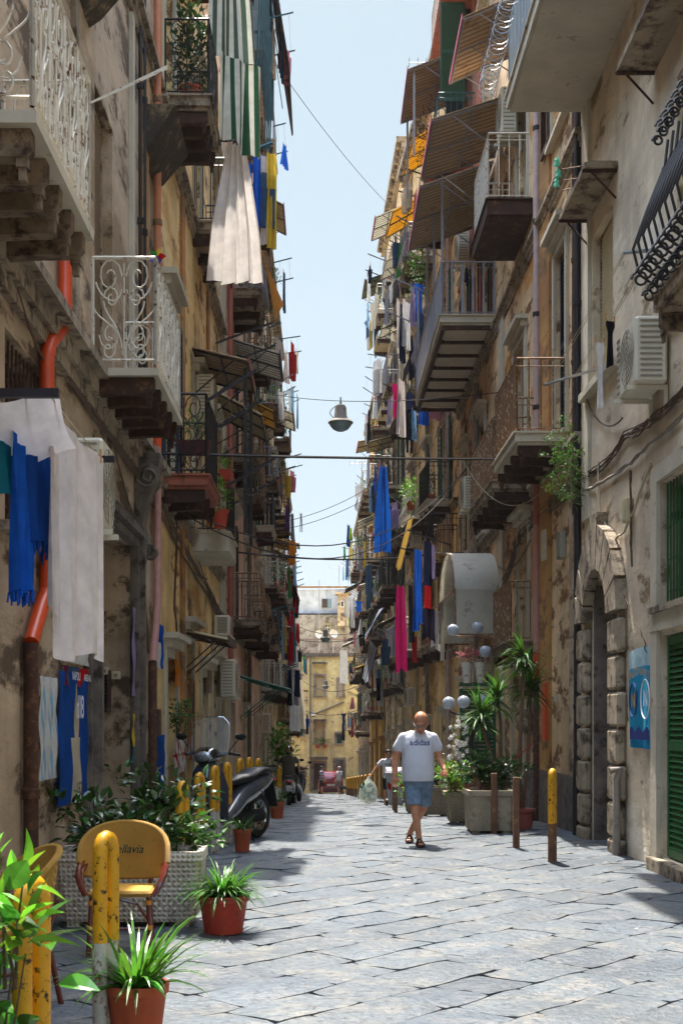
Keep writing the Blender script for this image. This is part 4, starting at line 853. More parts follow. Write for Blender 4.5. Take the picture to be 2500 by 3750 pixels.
for px, py, px2, py2, kd, k, n in ((911, 690, 925, 800, 'cloth', 'sheet', 'white ribbed cloth with navy edge, leftmost of the high laundry'), (918, 700, 930, 830, 'cloth', 'navy', 'navy edged cloth in the high laundry'), (924, 690, 944, 800, 'cloth', 'white', 'white blouse on the high laundry line'), (950, 650, 973, 740, 'shirt', 'blue', 'bright blue shirt in the high laundry'),
   (942, 655, 952, 745, 'towel', 'lilac', 'lilac cloth between white blouse and blue shirt'), (956, 720, 974, 830, 'trousers', 'denim', 'jeans below the bright blue shirt'), (900, 880, 918, 960, 'shirt', 'magenta', 'pink shirt at the left of the lower laundry row'), (912, 870, 930, 1000, 'towel', 'sheet', 'long white towel in the lower laundry row'), (920, 940, 938, 1000, 'trousers', 'black', 'black trousers in the lower laundry row'),
   (932, 900, 948, 1040, 'trousers', 'navy', 'navy trousers hanging beside the grey balcony'), (945, 940, 958, 1010, 'towel', 'lightblue', 'pale blue towel under the near end of the grey balcony'), (958, 935, 985, 975, 'cloth', 'cobalt', 'blue cloth draped on the ochre balcony railing'), (984, 938, 1012, 962, 'cloth', 'pink', 'pink cloth draped on the ochre balcony railing'), (905, 935, 914, 955, 'cloth', 'magenta', 'small magenta cloth in the lower laundry row'), (915, 975, 927, 1000, 'cloth', 'green', 'small green cloth in the lower laundry row')):
    pcs(px, py, px2, py2, 34.5 if py < 900 else 36, kd, k, n, group=gR)
rack(WR, 31, 33.6, W(0, 700, 32).z, 1.2, 2.0, .35, P['grey_iron'], 'grey poles on the long balcony carrying the high laundry', nl=3)
for px, k, n in ((1082, 'salmon', 'left pinkish trouser leg drying inside the grey balcony'), (1098, 'salmon', 'right pinkish towel drying inside the grey balcony'), (1066, 'navy', 'dark shirt drying inside the grey balcony')):
    pcs(px, 628 if k == 'salmon' else 610, px+12, 722 if k == 'salmon' else 650, 27.8, 'towel', k, n, folds=1.5, amp=.03, group='clothes drying inside the grey balcony')
# --- near right clothes lines
t = thing('clothes_rack', 'pale metal clothes line frame sloping along the beige house beside the big air conditioner', 'clothes rack', WR.pt(16.2, 0, 5.7))
q = MB(); a_ = WR.pt(17.0, .02, WR.z(1350, 872)); b_ = W(1248, 884, 16.6); q.tube([a_, b_], .022, 6); q.build('pole', P['tin'], t)
a2, b2 = W(1430, 581, 13.1), W(1506, 574, 13.1); q = MB(); q.tube([a2, b2], .02, 6); q.build('pole', P['tin'], t)
for f_, g_ in ((.05, .02), (.12, .08), (.6, .9), (.65, .98)): q = MB(); q.tube([b_.lerp(a_, f_), a2.lerp(b2, g_)], .005, 4); q.build('line', P['wire_w'], t)
pcs(1362, 782, 1392, 938, 14.4, 'shirt', 'white', 'white shirt hanging from the line beside the right air conditioner')
pcs(1386, 732, 1416, 842, 14.2, 'shirt', 'black', 'black shirt pegged next to the white shirt on the right')
# --- end of the street
for px, py, px2, py2, Y, kd, k, n in ((664, 1495, 690, 1680, 52, 'dress', 'white', 'long white dress hanging far down the left side'), (676, 1560, 702, 1675, 56, 'dress', 'cream', 'cream dress behind the long white dress'), (664, 1400, 673, 1530, 50, 'towel', 'red', 'long red cloth far down the left side'), (672, 1395, 676, 1520, 51, 'towel', 'teal', 'narrow turquoise strip beside the long red cloth'), (650, 1422, 666, 1450, 48, 'shirt', 'red', 'red t-shirt far down the left side'),
    (672, 1495, 694, 1520, 58, 'cloth', 'black', 'black laundry bunched on a pole far down the left side'), (664, 1240, 677, 1300, 50, 'towel', 'orange', 'orange and green towel against the sky on the left'), (668, 1178, 674, 1240, 50, 'towel', 'grey', 'grey towel above the orange towel'), (656, 1160, 663, 1215, 49, 'towel', 'purple', 'purple cloth near the orange towel'), (689, 1180, 694, 1222, 52, 'trousers', 'grey', 'grey trousers hanging on a pole against the sky'),
    (779, 1492, 797, 1570, 62, 'towel', 'white', 'grey-white cloth hanging high in front of the end house'), (783, 1638, 795, 1665, 64, 'shirt', 'navy', 'dark shirts hanging at right of the end house'), (785, 1660, 790, 1700, 64, 'towel', 'navy', 'long navy trouser hanging at right of the end house'), (792, 1372, 801, 1415, 60, 'towel', 'white', 'white towel on the blue pole before the end house'), (803, 1375, 812, 1440, 60, 'towel', 'white', 'long white cloth on the blue pole before the end house'), (815, 1380, 833, 1405, 60, 'shirt', 'cobalt', 'bright blue shirt on the balcony right of the end house'),
    (797, 1205, 803, 1255, 62, 'towel', 'royal', 'blue towel against the sky on the right'), (803, 1212, 808, 1240, 62, 'towel', 'lime', 'lime green towel against the sky on the right')):
    pcs(px, py, px2, py2, Y, kd, k, n)
def stripe_shade(name, label, pts, m1, m2, n=20):
    a, b, c, d = [W(*p) for p in pts]; mb = MB(); grid(mb, lambda x, t: a.lerp(b, x).lerp(d.lerp(c, x), t) + V((0, -.1*sin(t*pi), .05*sin(x*9)*t)), n, 8, lambda i, j: (i//2) % 2); return tag(mb.build(name, [m1, m2], smooth=True), label, 'sunshade')
stripe_shade('sunshade', 'brown and white striped sunshade sloping against the sky on the left', ((655, 1285, 56), (662, 1300, 52), (690, 1382, 52), (684, 1395, 57)), K['stripe_w'], K['brown'], 12)
stripe_shade('sunshade', 'blue and white striped sunshade sloping from the yellow house', ((870, 1400, 50), (880, 1395, 44), (838, 1460, 44), (838, 1470, 50)), K['stripe_w'], K['royal'], 16)
stripe_shade('sunshade', 'lower blue and white striped sunshade hanging over a balcony on the right', ((850, 1470, 47), (866, 1490, 45), (846, 1570, 45), (832, 1560, 48)), K['stripe_w'], K['royal'], 16)
stripe_shade('sunshade', 'yellow striped awning cloth sloping down from the roller box', ((938, 1190, 36), (950, 1185, 35), (920, 1310, 35), (908, 1305, 36)), K['yellow'], cm('gold', '#b5802e'), 12)
# --- generated washing on the far balconies
kinds = [('towel', 'towel'), ('shirt', 'shirt'), ('towel', 'pillowcase'), ('trousers', 'trousers'), ('dress', 'dress')]
used = set(); RG_ = random.Random(77)
def washing(w, bl, house, rr, p, maxn=4, far=True):
    for (fi, i, c, z, hw) in bl:
        if rr.random() > p: continue
        fl = ['first', 'second', 'third', 'fourth', 'fifth'][fi]; zz = z + rr.uniform(.5, 1.1); d1 = rr.uniform(1.0, 1.4)
        lab = '%s clothes rack, %s balcony row of the %s, %s bay' % (rr.choice(['thin', 'dark', 'long', 'rusty']), fl, house, ['nearest', 'second', 'third', 'fourth', 'fifth'][i])
        rack(w, c-hw*.8, c+hw*.8, zz, .6, d1, rr.uniform(.1, .45), rr.choice([P['dark_iron'], P['grey_iron'], P['teal']]), lab, nl=2)
        for k in range(rr.randint(1, maxn)):
            kd, nm = rr.choice(kinds); col = rr.choice(['white', 'white', 'cream', 'blue', 'grey', 'navy', 'black', 'red', 'lightblue', 'pink', 'green', 'yellow', 'lilac', 'denim', 'sheet'])
            cn = {'sheet': 'greyish white', 'lightblue': 'light blue', 'denim': 'denim blue'}.get(col, col)
            lab = '%s %s, %s balcony row of the %s, %s bay' % (cn, nm, fl, house, ['nearest', 'second', 'third', 'fourth', 'fifth'][i])
            if lab in used: continue
            used.add(lab); s = c + rr.uniform(-.75, .75)*hw; dd = rr.uniform(.8, d1-.05); h = rr.uniform(.6, 1.4); A = w.pt(s, dd, zz+.02)
            garment(kd, lab, A, (w.u.x+w.n.x*.35*rr.random(), w.u.y+w.n.y*.3, 0), rr.uniform(.35, .8), h, K[col], group='clothes drying on the balconies')
washing(WL, bal3, 'tall pink house', RG_, .7); washing(WL, bal4, 'balconied beige house', RG_, .7); washing(WL, bal5, 'shabby tan house', RG_, .6, 3); washing(WL, bal6, 'low far left house', RG_, .4, 2)
washing(WR3, bR3, 'ochre-brown house', RG_, .7); washing(WR4, bR4, 'house with bracketed cornice', RG_, .7); washing(WR5, bR5, 'yellow-ochre house', RG_, .45, 3); washing(WR6, bR6, 'pale far right house', RG_, .4, 2)
rack(WL, 16.75, 18.3, 5.85, .62, 1.3, .42, P['dark_iron'], 'two heavy black poles reaching out from the black scrolled balcony', nl=4, r=.022)
rack(WL, 20.6, 22.3, 5.45, .62, 1.4, .45, P['dark_iron'], 'lower pair of heavy black poles behind the black awning posts', nl=5, r=.022)
rack(WL, 24.4, 25.9, 8.9, .1, 1.2, .4, P['dark_iron'], 'pair of dark poles above the beige awning of the ochre house', nl=3, r=.018)
q = MB(); q.hexa([W(206, 240, 8.5), W(209, 233, 8.5), W(209, 233, 8.54), W(206, 240, 8.54)], [W(384, 160, 8.6), W(386, 148, 8.6), W(386, 148, 8.64), W(384, 160, 8.64)]); tag(q.build('clothes_pole', P['white_iron']), 'white square tube pole sticking out from the near white balcony', 'pole', 'clothes poles on the balconies')
# =================== balcony plants
m_lf = [mk('leaf_dark', '#2b4a1d', rough=.42, var=.45, vs=6, bump=0, trans=.22), mk('leaf_mid', '#3f6a22', rough=.5, var=.4, vs=5, bump=0, trans=.35), mk('leaf_bright', '#5c8c26', rough=.4, var=.35, vs=6, bump=0, trans=.45), mk('leaf_glossy', '#31541f', rough=.25, var=.4, vs=6, bump=0, trans=.2, spec=.6)]
m_terra = paint('terracotta', '#b4532f', .7, '#8a3f2c', .6); m_terra_red = paint('red_plastic_pot', '#b2402c', .55, '#8f3426', .62); m_soil = mk('soil', '#2c2119', rough=1, var=.4, bump=.4)
m_stem = mk('woody_stem', '#5d4a34', rough=.9, var=.3, vs=10, bump=.2)
def potted(name, label, c, pr, ph, rad, n, L, w, lm, group=None, pm=None, cat='potted plant', cz=None, box=None):
    c = V(c); t = thing(name, label, cat, c, group); q = MB()
    if box:
        q.hexa([(c.x-box[0]*.42, c.y-box[1]*.42, c.z), (c.x+box[0]*.42, c.y-box[1]*.42, c.z), (c.x+box[0]*.42, c.y+box[1]*.42, c.z), (c.x-box[0]*.42, c.y+box[1]*.42, c.z)], [(c.x-box[0]/2, c.y-box[1]/2, c.z+ph), (c.x+box[0]/2, c.y-box[1]/2, c.z+ph), (c.x+box[0]/2, c.y+box[1]/2, c.z+ph), (c.x-box[0]/2, c.y+box[1]/2, c.z+ph)])
    else: q.lathe([(pr*.7, 0), (pr*.95, ph*.85), (pr*1.05, ph*.86), (pr*1.05, ph), (pr*.92, ph), (pr*.9, ph*.9)], c, 16)
    q.build('pot', pm or m_terra, t, smooth=True)
    q = MB(); plant_leaves(q, c+V((0, 0, (cz if cz is not None else ph+rad[2]*.7))), rad, n, L, w); q.build('foliage', lm, t)
    return t
gp = 'potted plants on the balconies'; RP = random.Random(5)
potted('balcony_plant', 'dense dark green shrub filling the high black iron balcony', WL.pt(17.5, .35, 10.1), .16, .28, (.26, .5, .75), 420, .13, .055, m_lf[0], gp)
potted('balcony_plant', 'bright green plant trailing beside the ochre sunshade', WL.pt(32, .5, 11.5), .15, .25, (.3, 1.2, .7), 220, .14, .06, m_lf[1], gp)
potted('balcony_plant', 'red flower trough with leafy green on the black posts balcony', WL.pt(21.0, .58, 5.55), .1, .16, (.12, .4, .15), 70, .09, .04, m_lf[2], gp, pm=m_terra_red, box=(.2, .9))
potted('balcony_plant', 'dark red trough with thin plant on the black scrolled balcony', WL.pt(17.0, .45, 5.2), .1, .18, (.15, .2, .25), 60, .12, .02, m_lf[2], gp, pm=paint('maroon_pot', '#4a1a1e', .5), box=(.45, .2))
potted('balcony_plant', 'round bright plant in terracotta pot between the black awning posts', WL.pt(20.6, .5, 4.75), .14, .3, (.2, .25, .3), 130, .1, .06, m_lf[2], gp, pm=m_terra_red)
potted('balcony_plant', 'trailing pink-flowering plant along the green bellied balcony', WR.pt(31.8, 1.05, 15.2), .1, .2, (.3, 1.6, 1.0), 420, .11, .04, mk('leaf_reddish', '#5a4a34', rough=.6, var=.5, vs=3, bump=0, trans=.3), gp)
potted('balcony_plant', 'green creeper hanging beside the yellow sunshades', WR3.pt(1.2, .95, 13.3), .1, .2, (.3, 1.4, 1.4), 420, .12, .05, m_lf[1], gp)
potted('balcony_plant', 'spiky fern spilling from a small balcony above the magenta cloth', WR3.pt(4, .8, 8.0), .14, .25, (.3, .5, .4), 200, .22, .03, m_lf[2], gp)
for nm, w, bl in (('tall pink house', WL, bal3), ('balconied beige house', WL, bal4), ('shabby tan house', WL, bal5), ('ochre-brown house', WR3, bR3), ('bracketed cornice house', WR4, bR4), ('yellow-ochre house', WR5, bR5), ('pale far right house', WR6, bR6)):
    for (fi, i, c, z, hw) in bl:
        if RP.random() < .5:
            potted('balcony_plant', '%s plant, %s balcony row of the %s, %s bay' % (RP.choice(['leafy', 'bushy', 'trailing']), ['first', 'second', 'third', 'fourth', 'fifth'][fi], nm, ['nearest', 'second', 'third', 'fourth', 'fifth'][i]), w.pt(c+RP.uniform(-.5, .5)*hw, .5, z+.03), .14, .25, (.3, .5, RP.uniform(.3, .6)), 110, .15, .05, RP.choice(m_lf[:3]), gp, pm=RP.choice([m_terra, m_terra_red]))
# =================== air conditioners
ac_unit(WR, 13.3, WR.z(1480, 872, .3), 'large cream air conditioner jutting out beside the black shirt', L=.85, h=.7, dp=.34, d=.04)
for w, px, py, d, lb, L, h in ((WL, 449, 957, .05, 'air conditioner with slatted side behind the black poles', .8, .72), (WR, 1187, 303, .1, 'tall grey-beige air conditioner under the nearest tan awning', .6, .85), (WR, 1078, 600, .1, 'beige air conditioner above the long grey balcony', .7, .8), (WR, 1094, 1168, .15, 'beige air conditioner below the ochre balcony', .7, .75),
    (WL, 492, 1460, .05, 'small air conditioner box on top of the low brown awning', .7, .4), (WL, 505, 1600, .1, 'dark dusty air conditioner above the parked scooter', 1.0, .75), (WR, 955, 1620, .1, 'white air conditioner on the wall above the walking man', .7, .6), (WL, 600, 1680, .1, 'air conditioner above the motorbike rider', .8, .6), (WR, 968, 1250, .3, 'cream air conditioner beside the yellow striped awning cloth', .7, .9)):
    s, z = w.hit(px, py, d); ww = w
    if w is WR and s > 34.4: ww = WR3; s, z = WR3.hit(px, py, d)
    ac_unit(ww, s, z, lb, L=L, h=h, d=d)
ac_unit(WL, 10.55, 3.25, 'cream air conditioner behind the pink towel', L=.55, h=.75, dp=.32, d=.03)
# =================== drainpipes
s_ = WL.s(150, .07); s2_ = WL.s(108, .07)
wpipe(WL, [(s_, .07, 6.2), (s_, .07, WL.z(150, 755)), (s_-.08, .07, WL.z(150, 785)), (s2_+.08, .07, WL.z(110, 815)), (s2_, .07, WL.z(108, 850)), (s2_, .07, WL.z(104, 1360)), (s2_-.2, .07, WL.z(85, 1400)), (s2_-.52, .07, 2.2)], .058, P['pipe_or'], 'drainpipe', 'bright orange plastic drainpipe with an elbow at the near left', collars=False, group='drainpipes', n=14)
wpipe(WL, [(s2_-.52, .07, 2.2), (s2_-.52, .07, 0)], .055, P['pipe_cast'], 'drainpipe', 'stained cast iron foot of the bright orange drainpipe', group='drainpipes')
s_ = WL.s(362, .08); wpipe(WL, [(s_, .08, 15), (s_, .08, 5.6)], .05, P['pipe_sal'], 'drainpipe', 'salmon orange drainpipe between the two left houses', group='drainpipes', cm=P['rust_iron'])
wpipe(WL, [(s_, .08, 5.6), (s_, .08, 5.1)], .053, P['pipe_or'], 'drainpipe', 'short orange length joining salmon pipe to pink pipe', group='drainpipes', collars=False)
wpipe(WL, [(s_, .08, 5.1), (s_, .08, 3.1), (s_-.45, .08, 2.35)], .05, P['pipe_pink'], 'drainpipe', 'faded pink drainpipe bending left behind the hanging flags', group='drainpipes', collars=False)
wpipe(WL, [(s_-.45, .08, 2.35), (s_-.45, .08, 0)], .055, P['pipe_cast'], 'drainpipe', 'rusty cast iron foot of the pink drainpipe on the left', group='drainpipes')
for px, lb in ((313, 'left of two thin black pipes beside the salmon drainpipe'), (323, 'right of two thin black pipes beside the salmon drainpipe')): wpipe(WL, [(WL.s(px), .05, 13), (WL.s(px), .05, 5.1)], .025, P['pipe_blk'], 'conduit', lb, 'conduit', group='drainpipes', n=6)
wpipe(WL, [(28.3, .1, 12), (28.3, .1, 2.2)], .06, P['pipe_red'], 'drainpipe', 'long dusty red drainpipe behind the black awning posts', group='drainpipes')
wpipe(WL, [(26.7, .1, 2.3), (26.7, .1, -.4)], .06, P['roller_p'], 'drainpipe', 'yellowish drainpipe foot above the parked scooter', group='drainpipes')
wpipe(WL, [(35.5, .1, 21), (35.5, .1, -.6)], .06, P['pipe_gry'], 'drainpipe', 'grey drainpipe on the tall pink house', group='drainpipes')
s_ = WR.s(1232, .08); wpipe(WR, [(s_, .08, 15.5), (s_, .08, 6.1)], .06, P['pipe_lil'], 'drainpipe', 'pale lilac drainpipe beside the white barred balcony', group='drainpipes', cm=P['dark_iron'])
wpipe(WR, [(s_, .08, 6.0), (s_, .08, 4.9)], .06, P['pipe_red'], 'drainpipe', 'reddish drainpipe length behind the small tricolour flag', group='drainpipes', collars=False)
wpipe(WR, [(s_, .08, 4.9), (s_, .08, 2.75)], .06, P['pipe_pink'], 'drainpipe', 'pink drainpipe above the yucca on the right', group='drainpipes')
wpipe(WR, [(s_, .08, 2.75), (s_, .08, 2.3)], .064, P['pipe_or'], 'drainpipe', 'short orange pipe joint above the yucca', group='drainpipes', collars=False)
wpipe(WR, [(s_, .08, 2.3), (s_, .08, G(s_))], .066, P['pipe_cast'], 'drainpipe', 'rusty iron pipe foot behind the yucca', group='drainpipes')
for k, (s9, lb) in enumerate(((1.2, 'beige drainpipe on the ochre-brown house nearest the tan house'), (5.5, 'grey drainpipe in the middle of the ochre-brown house'))): wpipe(WR3, [(s9, .1, 18), (s9, .1, -1.2)], .06, P['pipe_lil' if k == 0 else 'pipe_gry'], 'drainpipe', lb, group='drainpipes')
wpipe(WR, [(29.6, .1, 9.5), (29.6, .1, -.7)], .06, P['pipe_gry'], 'drainpipe', 'grey drainpipe beside the plastic canopy', group='drainpipes')
for px, py, lb in ((1278, 372, 'upper glass insulator on the conduit corner'), (1281, 398, 'middle glass insulator on the conduit corner'), (1277, 420, 'lower glass insulator on the conduit corner')):
    p = W(px, py, 17.6); t = thing('glass_insulator', lb, 'insulator', p, 'glass insulators'); q = MB(); q.lathe([(.03, -.06), (.045, -.05), (.03, 0), (.04, .02), (.02, .05), (.012, .07)], p, 12); q.build('glass_bell', mk('insulator_glass', '#7fd0bc', rough=.1, var=0, bump=0, trans=.4, spec=.8), t, smooth=True); q = MB(); q.tube([p+V((0, 0, -.05)), p+V((.08, 0, -.1)), V((3.64, 17.6, p.z-.05))], .008, 4); q.build('hook', P['rust_iron'], t)
q = MB(WR.pt); a = WR.s(1243, .1); q.rbox(a-.35, a, .003, .1, WR.z(1250, 1700), WR.z(1250, 1568), .02); tag(q.build('conduit_cover', P['pipe_or']), 'narrow upright orange conduit box on the right wall', 'conduit box')
wpipe(WR, [(17.95, .06, 14), (17.95, .06, 1.1), (17.85, .1, .7), (17.85, .1, 0)], .05, P['pipe_blk'], 'drainpipe', 'black drainpipe running down at the corner of the beige house', group='drainpipes')
wpipe(WR, [(18.3, .05, 10.5), (18.3, .05, 4.6)], .022, P['pipe_cast'], 'conduit', 'thin rusty conduit beside the black drainpipe', 'conduit', group='drainpipes', n=6)
wpipe(WR, [(15.2, .22, 1.02), (15.2, .1, 1.04), (15.2, .14, .92), (15.2, .14, 0)], .045, P['pipe_gry'], 'vent_pipe', 'short grey standpipe with elbow beside the stone portal', 'pipe', n=10)
# =================== things fixed to the near walls
q = MB(WR.pt); vs, fs = [], []
s0_, z1_ = WR.hit(1441, 1500, .05); s1_, z2_ = WR.hit(1502, 1722, .05)
mb = MB(WR.pt); 
def fb(a, t): s = s0_+(s1_-s0_)*a; return (s, .03+.015*sin(a*11)*(.4+t)+.01*sin(a*5+t*4), z1_+(z2_-z1_)*t+.04*(1-t)*sin(a*3))
vs = [fb(i/20, j/16) for j in range(17) for i in range(21)]
mb.v.extend([tuple(WR.pt(*p)) for p in vs])
m_bn = [cloth_m('banner_sky', '#2f9cc4', .2), cloth_m('banner_pale', '#a9c9d4', .2), cloth_m('banner_deep', '#1f86b4', .2)]
for j in range(16):
    for i in range(20): mb.f.append((j*21+i, j*21+i+1, (j+1)*21+i+1, (j+1)*21+i)); mb.m.append(1 if j < 3 else (2 if j > 13 else 0))
bn = mb.build('football_banner', m_bn, smooth=True, ang=80); tag(bn, 'shiny sky blue football banner with gold lettering on the beige wall', 'banner')
def wall_text(w, txt, sc, zc, size, m, parent, d=.07, flip=True, arc=0, name='lettering', shear=0):
    vs, fs = text_mesh(txt, size, shear); mb = MB(w.pt); sg = -1 if w.side == 'R' else 1
    if w.side == 'R' : sg = -1
    mb.add([(sc+sg*x, d, zc+y-arc*x*x) for x, y, z in vs], [tuple(reversed(f)) for f in fs] if sg < 0 else fs); return mb.build(name, m, parent)
m_gold = paint('gold_print', '#a87c10', .5); m_wht = paint('white_print', '#d8d8dc', .6); m_nvy = paint('navy_print', '#1c2c6c', .6); m_blk = paint('black_print', '#14171c', .6); m_redp = paint('red_print', '#b81f2c', .6)
sc_ = (s0_+s1_)/2; wd_ = abs(s1_-s0_)
wall_text(WR, 'CALCIO NAPOLI', sc_, z1_-.24, wd_*.105, m_gold, bn, arc=.3, d=.08)
wall_text(WR, 'N', sc_+.28, (z1_+z2_)/2-.02, .24, m_gold, bn, d=.068); wall_text(WR, 'N', sc_-.27, (z1_+z2_)/2+.0, .26, m_wht, bn, d=.066)
for c0, rr_ in ((sc_+.28, .17), (sc_-.27, .19)):
    q = MB(WR.pt); q.tube([(c0+rr_*cos(a*pi/12), .068, (z1_+z2_)/2+rr_*1.15*sin(a*pi/12)) for a in range(25)], .009, 4, False); q.build('crest_ring', m_nvy if c0 > sc_ else m_wht, bn)
q = MB(WR.pt)
for i in range(16): a = sc_-.42+i*.055; q.box(a, a+.03, .062, .07, z2_+.1, z2_+.22+.03*sin(i))
q.build('banner_print', m_nvy, bn)
# left wall flags and scarves, hung flat
def flat(name, label, cat, px0, py0, px1, py1, cols, pat=None, d=.05, nx=16, nz=12, parts=None):
    s0, z0 = WL.hit(px0, py0, d); s1, _ = WL.hit(px1, py0, d); zb_ = WL.z((px0+px1)/2, py1, d); mb = MB(WL.pt)
    vs = [(s0+(s1-s0)*i/nx, d+.012*sin(i*1.1)+.01*sin(j*.9+i), z0+(zb_-z0)*j/nz) for j in range(nz+1) for i in range(nx+1)]
    mb.v.extend([tuple(WL.pt(*p)) for p in vs])
    for j in range(nz):
        for i in range(nx): mb.f.append((j*(nx+1)+i, (j+1)*(nx+1)+i, (j+1)*(nx+1)+i+1, j*(nx+1)+i+1)); mb.m.append(pat(i, j) if pat else 0)
    o = mb.build(name, cols, smooth=True, ang=80); tag(o, label, cat); return o, s0, s1, z0, zb_
flat('football_shirt', 'sky blue and white striped shirt on the wall left of the blue flag', 'shirt', 92, 1552, 132, 1790, [K['white'], K['lightblue']], lambda i, j: 1 if i % 3 == 1 else 0, nx=15)
o, s0, s1, z0, z1 = flat('flag', 'large blue flag with a pale centre strip and black writing', 'flag', 136, 1540, 208, 1842, [K['royal'], K['cream']], lambda i, j: 1 if (7 <= i <= 9 and j > 0) or (6 <= i <= 10 and j > 5) else 0)
wall_text(WL, 'dl8', (s0+s1)/2, z0-.3, .28, m_wht, o, d=.09); wall_text(WL, '1926', (s0+s1)/2, z0-1.0, .17, m_blk, o, d=.09)
o, s0, s1, z0, z1 = flat('scarf', 'half claret and blue, half red match scarf above the blue flag', 'scarf', 145, 1527, 208, 1578, [cm('claret', '#6a2440'), K['denim'], K['red']], lambda i, j: 0 if i < 2 or i > 14 else (1 if i < 8 else 2), nz=6)
wall_text(WL, 'NAPOLI', s0+(s1-s0)*.3, (z0+z1)/2, .10, m_wht, o, d=.09); wall_text(WL, 'ARSENAL', s0+(s1-s0)*.72, (z0+z1)/2, .082, m_wht, o, d=.09)
o, s0, s1, z0, z1 = flat('shirt', 'white printed cloth with the word London below the pink towel', 'shirt', 147, 1440, 208, 1525, [K['white'], K['royal']], lambda i, j: 1 if (i < 2 and j < 5) else 0, d=.06)
wall_text(WL, 'LONDON', (s0+s1)/2, z1+.15, .13, m_nvy, o, d=.1); wall_text(WL, 'ARSENAL', (s0+s1)/2, z1+.33, .13, m_redp, o, d=.1)
flat('flag', 'purple and white rolled flag beside the pink drainpipe', 'flag', 305, 1395, 333, 1600, [K['lilac'], K['white'], K['purple']], lambda i, j: (i//3) % 3)
flat('flag', 'yellow over turquoise flag low beside the pink drainpipe', 'flag', 305, 1640, 322, 1750, [K['yellow'], K['teal']], lambda i, j: 0 if j < 8 else 1)
flat('flag', 'small sky blue pennant with white middle right of the drainpipe', 'flag', 360, 1430, 376, 1535, [K['cobalt'], K['white']], lambda i, j: 1 if i < 9 and j > 4 else 0)
flat('flag', 'orange zigzag cut-out banner on the ochre wall', 'banner', 402, 1462, 414, 1578, [K['orange']])
flat('flag', 'cobalt blue dripping paint flag behind the planters', 'flag', 350, 1690, 380, 1820, [K['royal'], K['white'], K['cobalt']], lambda i, j: 1 if 2 < i < 6 and j > 3 else (2 if i > 10 else 0))
flat('flag', 'red and white letter banner behind the scooter', 'banner', 400, 1700, 428, 1775, [K['white'], K['red']], lambda i, j: 1 if (i % 4 == 1 or (j == 5 and i % 4 < 3)) else 0)
q = MB(WL.pt); s, z = WL.hit(212, 1640); q.box(13.2, 13.9, -1.0, -.96, 1.0, 2.2) if 0 else None
t = thing('mailbox_grille', 'small square dark grille inside the left stone portal', 'grille', (-2.9, 14.2, 1.5)); q = MB(); x0, x1 = W(214, 0, 14.27).x, W(256, 0, 14.27).x; za, zb_ = W(0, 1628, 14.27).z, W(0, 1548, 14.27).z
q.box(x0, x0+.04, 14.22, 14.27, za, zb_); q.box(x1-.04, x1, 14.22, 14.27, za, zb_); q.box(x0, x1, 14.221, 14.269, za-.04, za); q.box(x0, x1, 14.221, 14.269, zb_, zb_+.04); q.build('frame', P['brown'], t)
q = MB()
for i in range(9): q.box(x0+.05+i*(x1-x0-.1)/8.5, x0+.058+i*(x1-x0-.1)/8.5, 14.24, 14.25, za, zb_); q.box(x0+.04, x1-.04, 14.236, 14.239, za+.02+i*.042, za+.028+i*.042)
q.build('grating', P['black_iron'], t)
for px, py, lb in ((241, 1542, 'left doorbell box above the mailbox grille'), (267, 1552, 'right doorbell box above the mailbox grille')):
    p = W(px, py, 14.25); t = thing('doorbell', lb, 'doorbell', p, 'doorbells in the portal'); q = MB(); q.rbox(p.x-.05, p.x+.05, 14.22, 14.27, p.z-.04, p.z+.05, .008); q.build('case', P['cream_p'], t); q = MB(); q.box(p.x-.02, p.x+.02, 14.212, 14.219, p.z-.015, p.z+.02); q.build('button', P['roller'], t)
# =================== overhead cables and lamps
def cable(name, label, a, b, sag, r, m, cat='cable', n=20, group=None):
    a, b = V(a), V(b); q = MB(); q.tube([a.lerp(b, i/n) - V((0, 0, sag*4*(i/n)*(1-i/n))) for i in range(n+1)], r, 5); return tag(q.build(name, m, smooth=True), label, cat, group)
def LW(px, py): s, z = WL.hit(px, py); return WL.pt(s, .02, z)
def RW(px, py):
    for w in (WR, WR3, WR4, WR5, WR6):
        s, z = w.hit(px, py)
        if s <= w.L: return w.pt(s, .02, z)
    return w.pt(s, .02, z)
gc = 'cables strung across the street'
cable('cable', 'thick dark cable stretched straight across the street below the hanging lamp', LW(362, 1042), RW(1232, 1055), .02, .020, P['wire'], group=gc)
cable('cable', 'second thick dark cable sagging lower across the street', LW(540, 1268), RW(1000, 1272), .18, .024, P['wire'], group=gc)
cable('cable', 'thin cable carrying the nearest hanging lamp', LW(592, 900), RW(1150, 901), .25, .010, P['wire'], group=gc)
for a, b, sg, lb in (((378, 1148), (1100, 1040), 1.3, 'upper of two grey wires sagging from the black balcony'), ((378, 1155), (1090, 1050), 1.5, 'lower of two grey wires sagging from the black balcony'), ((600, 1205), (960, 1040), .5, 'upper thin wire rising to the right against the sky'), ((600, 1222), (985, 1050), .5, 'lower thin wire rising to the right against the sky'), ((566, 50), (892, 470), .3, 'long thin wire slanting down the sky to the right'),
   ((655, 1424), (860, 1440), .6, 'wire carrying the second hanging lamp'), ((650, 1462), (905, 1445), .4, 'pair of twisted wires below the second lamp'), ((668, 1540), (850, 1560), 1.0, 'wire carrying the third hanging lamp'), ((668, 1618), (845, 1622), .6, 'low twisted wire across the end of the street')):
    cable('wire', lb, LW(*a), RW(*b), sg, .011 if a[0] < 610 else .018, P['wire'], group=gc)
cable('wire', 'pale wavy wire hanging under the thick cable on the right', RW(1230, 1060)+V((-1.3, -.3, 0)), RW(1250, 1125), .5, .007, P['wire_w'], group=gc)
